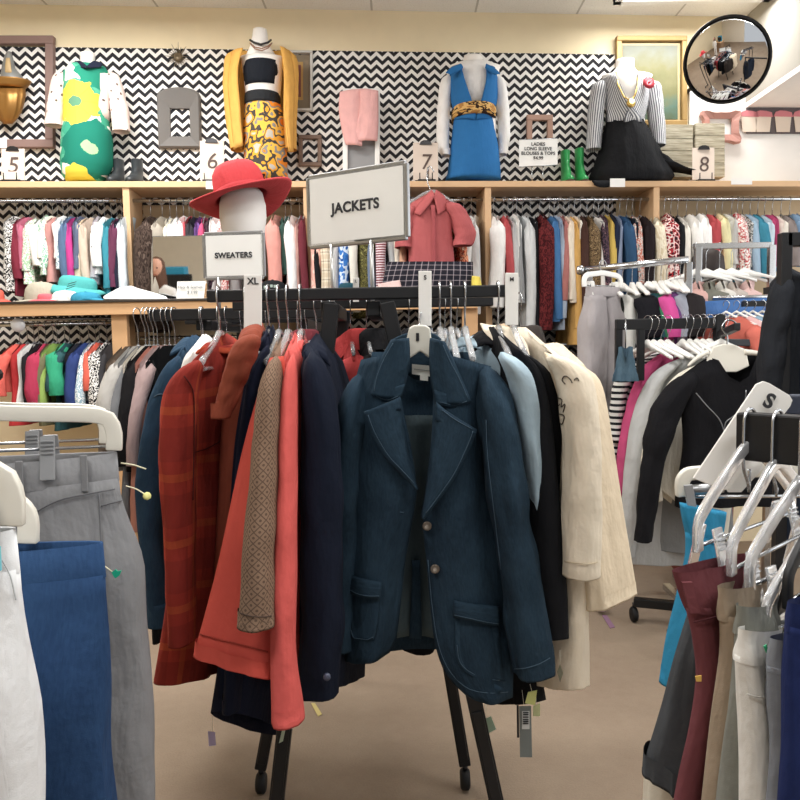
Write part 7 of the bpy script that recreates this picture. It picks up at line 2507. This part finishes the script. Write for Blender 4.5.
# tops on a low rail behind the racks, seen through the gaps
LRX0, LRX1 = P(140, 330, 4.1).x, P(476, 330, 4.1).x
LZ2 = P(400, 330, 4.1).z - .02
r = thing('clothes_rail', 'chrome low rail in the middle bays behind the racks', 'rail', V(((LRX0 + LRX1) / 2, 4.1, LZ2 - .02)))
obj('tube', MB().tube([(LRX0, 4.1, LZ2), (LRX1, 4.1, LZ2)], .010, 10), m_chrome, r)
for x in (LRX0 + .05, LRX1 - .05):
    obj('bracket', MB().bar((x, 4.1, LZ2), (x, 4.28, LZ2), .012, .03), m_chrome, r)
MID = [('dusk blue', '6d7fa0'), ('grey', 'a8a8aa'), ('wine red', '8a2f3c'), ('cream', 'e6e0d2'), ('black', '26262a'), ('white', 'ecebe8'), ('scarlet', 'c0353a'), ('stone', 'b5a896'), ('navy', '2a3350'), ('pearl', 'dcdcd8'), ('tan', 'b08c66'), ('charcoal', '47474b'), ('rose', 'c48a88'), ('ivory', 'efeade'), ('slate', '6f7780'), ('brown', '5a4438'), ('silver', 'c4c6c8'), ('plum', '5b3a52')]
for k, (cw, hx) in enumerate(MID):
    x = LRX0 + .12 + (LRX1 - LRX0 - .2) * k / (len(MID) - 1)
    loc = V((x, 4.1, LZ2))
    yw = -PI / 2 + .1 * math.sin(k * 2.3)
    hanging('top', cw + ' top on the low chrome rail behind the racks', 'top', loc, yw, F_(hx), 'tops on the low middle rail', sw=.16, nw=.05, nz=.09, drop=.055, length=.55, tm=.034, th=.042, sl=.35, sr=.038, cuff=.034, seed=160 + k, nu=20, nv=10)
    hang_hanger('lowmid', loc, yw, 'white hanger on the low chrome rail in the middle bays', 'white hangers on the low middle rail', m_whiteplastic, sw=.15, nz=.08, th=.006, drop=.055)

# ================================================================== what the table mirror shows, behind us

DX = lambda px, D: (px - 400) / F * D
cz = 1.02
ct = thing('service_counter', 'brown service counter seen only in the table mirror', 'counter', V((-2.75, -.75, 0)))
obj('worktop', MB().box((-3.3, -1.05, cz - .04), (-2.25, -.5, cz)), m_wood, ct, smooth=False, bevel=.004)
obj('panel', MB().box((-3.25, -1.0, .0), (-2.3, -.56, cz - .04)), plain('counter front', '8a6f56', .6), ct, smooth=False)
mo = thing('computer_monitor', 'black computer monitor seen only in the table mirror', 'monitor', V((-2.62, -.75, cz)))
obj('screen', MB().box((-2.86, -.80, cz + .12), (-2.40, -.76, cz + .42)), m_black, mo, smooth=False, bevel=.006)
obj('stand', MB().box((-2.65, -.79, cz + .01), (-2.60, -.75, cz + .14)), m_black, mo, smooth=False)
obj('foot', MB().box((-2.74, -.86, cz + .001), (-2.52, -.68, cz + .012)), m_black, mo, smooth=False)
bx_ = obj('storage_box', MB().box((-2.86, -1.02, cz + .001), (-2.50, -.84, cz + .50)), plain('teal card', '2a8fb0', .6), smooth=False, bevel=.006)
tag(bx_, 'teal box behind the monitor seen only in the table mirror', 'box')
# the woman whose face shows at the mirror's edge
wp = thing('person', 'woman with long brown hair in a white top seen only in table mirror', 'person', V((-2.575, -.05, 0)))
wx, wy = -2.575, -.05
me = bpy.data.meshes.new('body')
me.from_pydata(sk_v, sk_e, [])
bo = bpy.data.objects.new('body', me)
COL.objects.link(bo)
bo.parent = wp
bo.scale = (.93, .93, .93)
md = bo.modifiers.new('skin', 'SKIN')
for v_, q in zip(me.skin_vertices[0].data, rad_):
    v_.radius = (q * .9, q * .75)
me.skin_vertices[0].data[0].use_root = True
s2 = bo.modifiers.new('smooth', 'SUBSURF')
s2.levels = s2.render_levels = 2
me.materials.append(F_('e8e4de', .06))
hp = V((wx, wy, 1.545))
m_face = plain('fair skin', 'd8a48c', .6)
obj('head', MB().lathe([(0.001, -.11), (.04, -.10), (.062, -.07), (.070, -.02), (.073, .03), (.066, .07), (.04, .10), (.001, .112)], 24, hp), m_face, wp)
obj('nose', MB().lathe([(.001, -.018), (.011, -.010), (.010, .005), (.005, .022), (.001, .026)], 10, hp + V((0, .070, -.02))), m_face, wp)
for sx_ in (-1, 1):
    obj('eye', MB().lathe([(.001, -.004), (.009, -.002), (.010, .0), (.007, .003), (.001, .004)], 10, hp + V((sx_ * .028, .066, .008)), (0, 1, 0)), plain('dark eye', '3a2a22', .4), wp)
obj('mouth', MB().tube([hp + V((-.022, .060, -.062)), hp + V((0, .066, -.064)), hp + V((.022, .060, -.062))], .004, 6), plain('lips', 'a85a52', .5), wp)
obj('hair', MB().lathe([(.075, -.26), (.095, -.20), (.092, -.10), (.086, .0), (.082, .06), (.054, .108), (.001, .126)], 24, hp + V((0, -.030, .0))), plain('brown hair', '5a3a26', .6), wp)
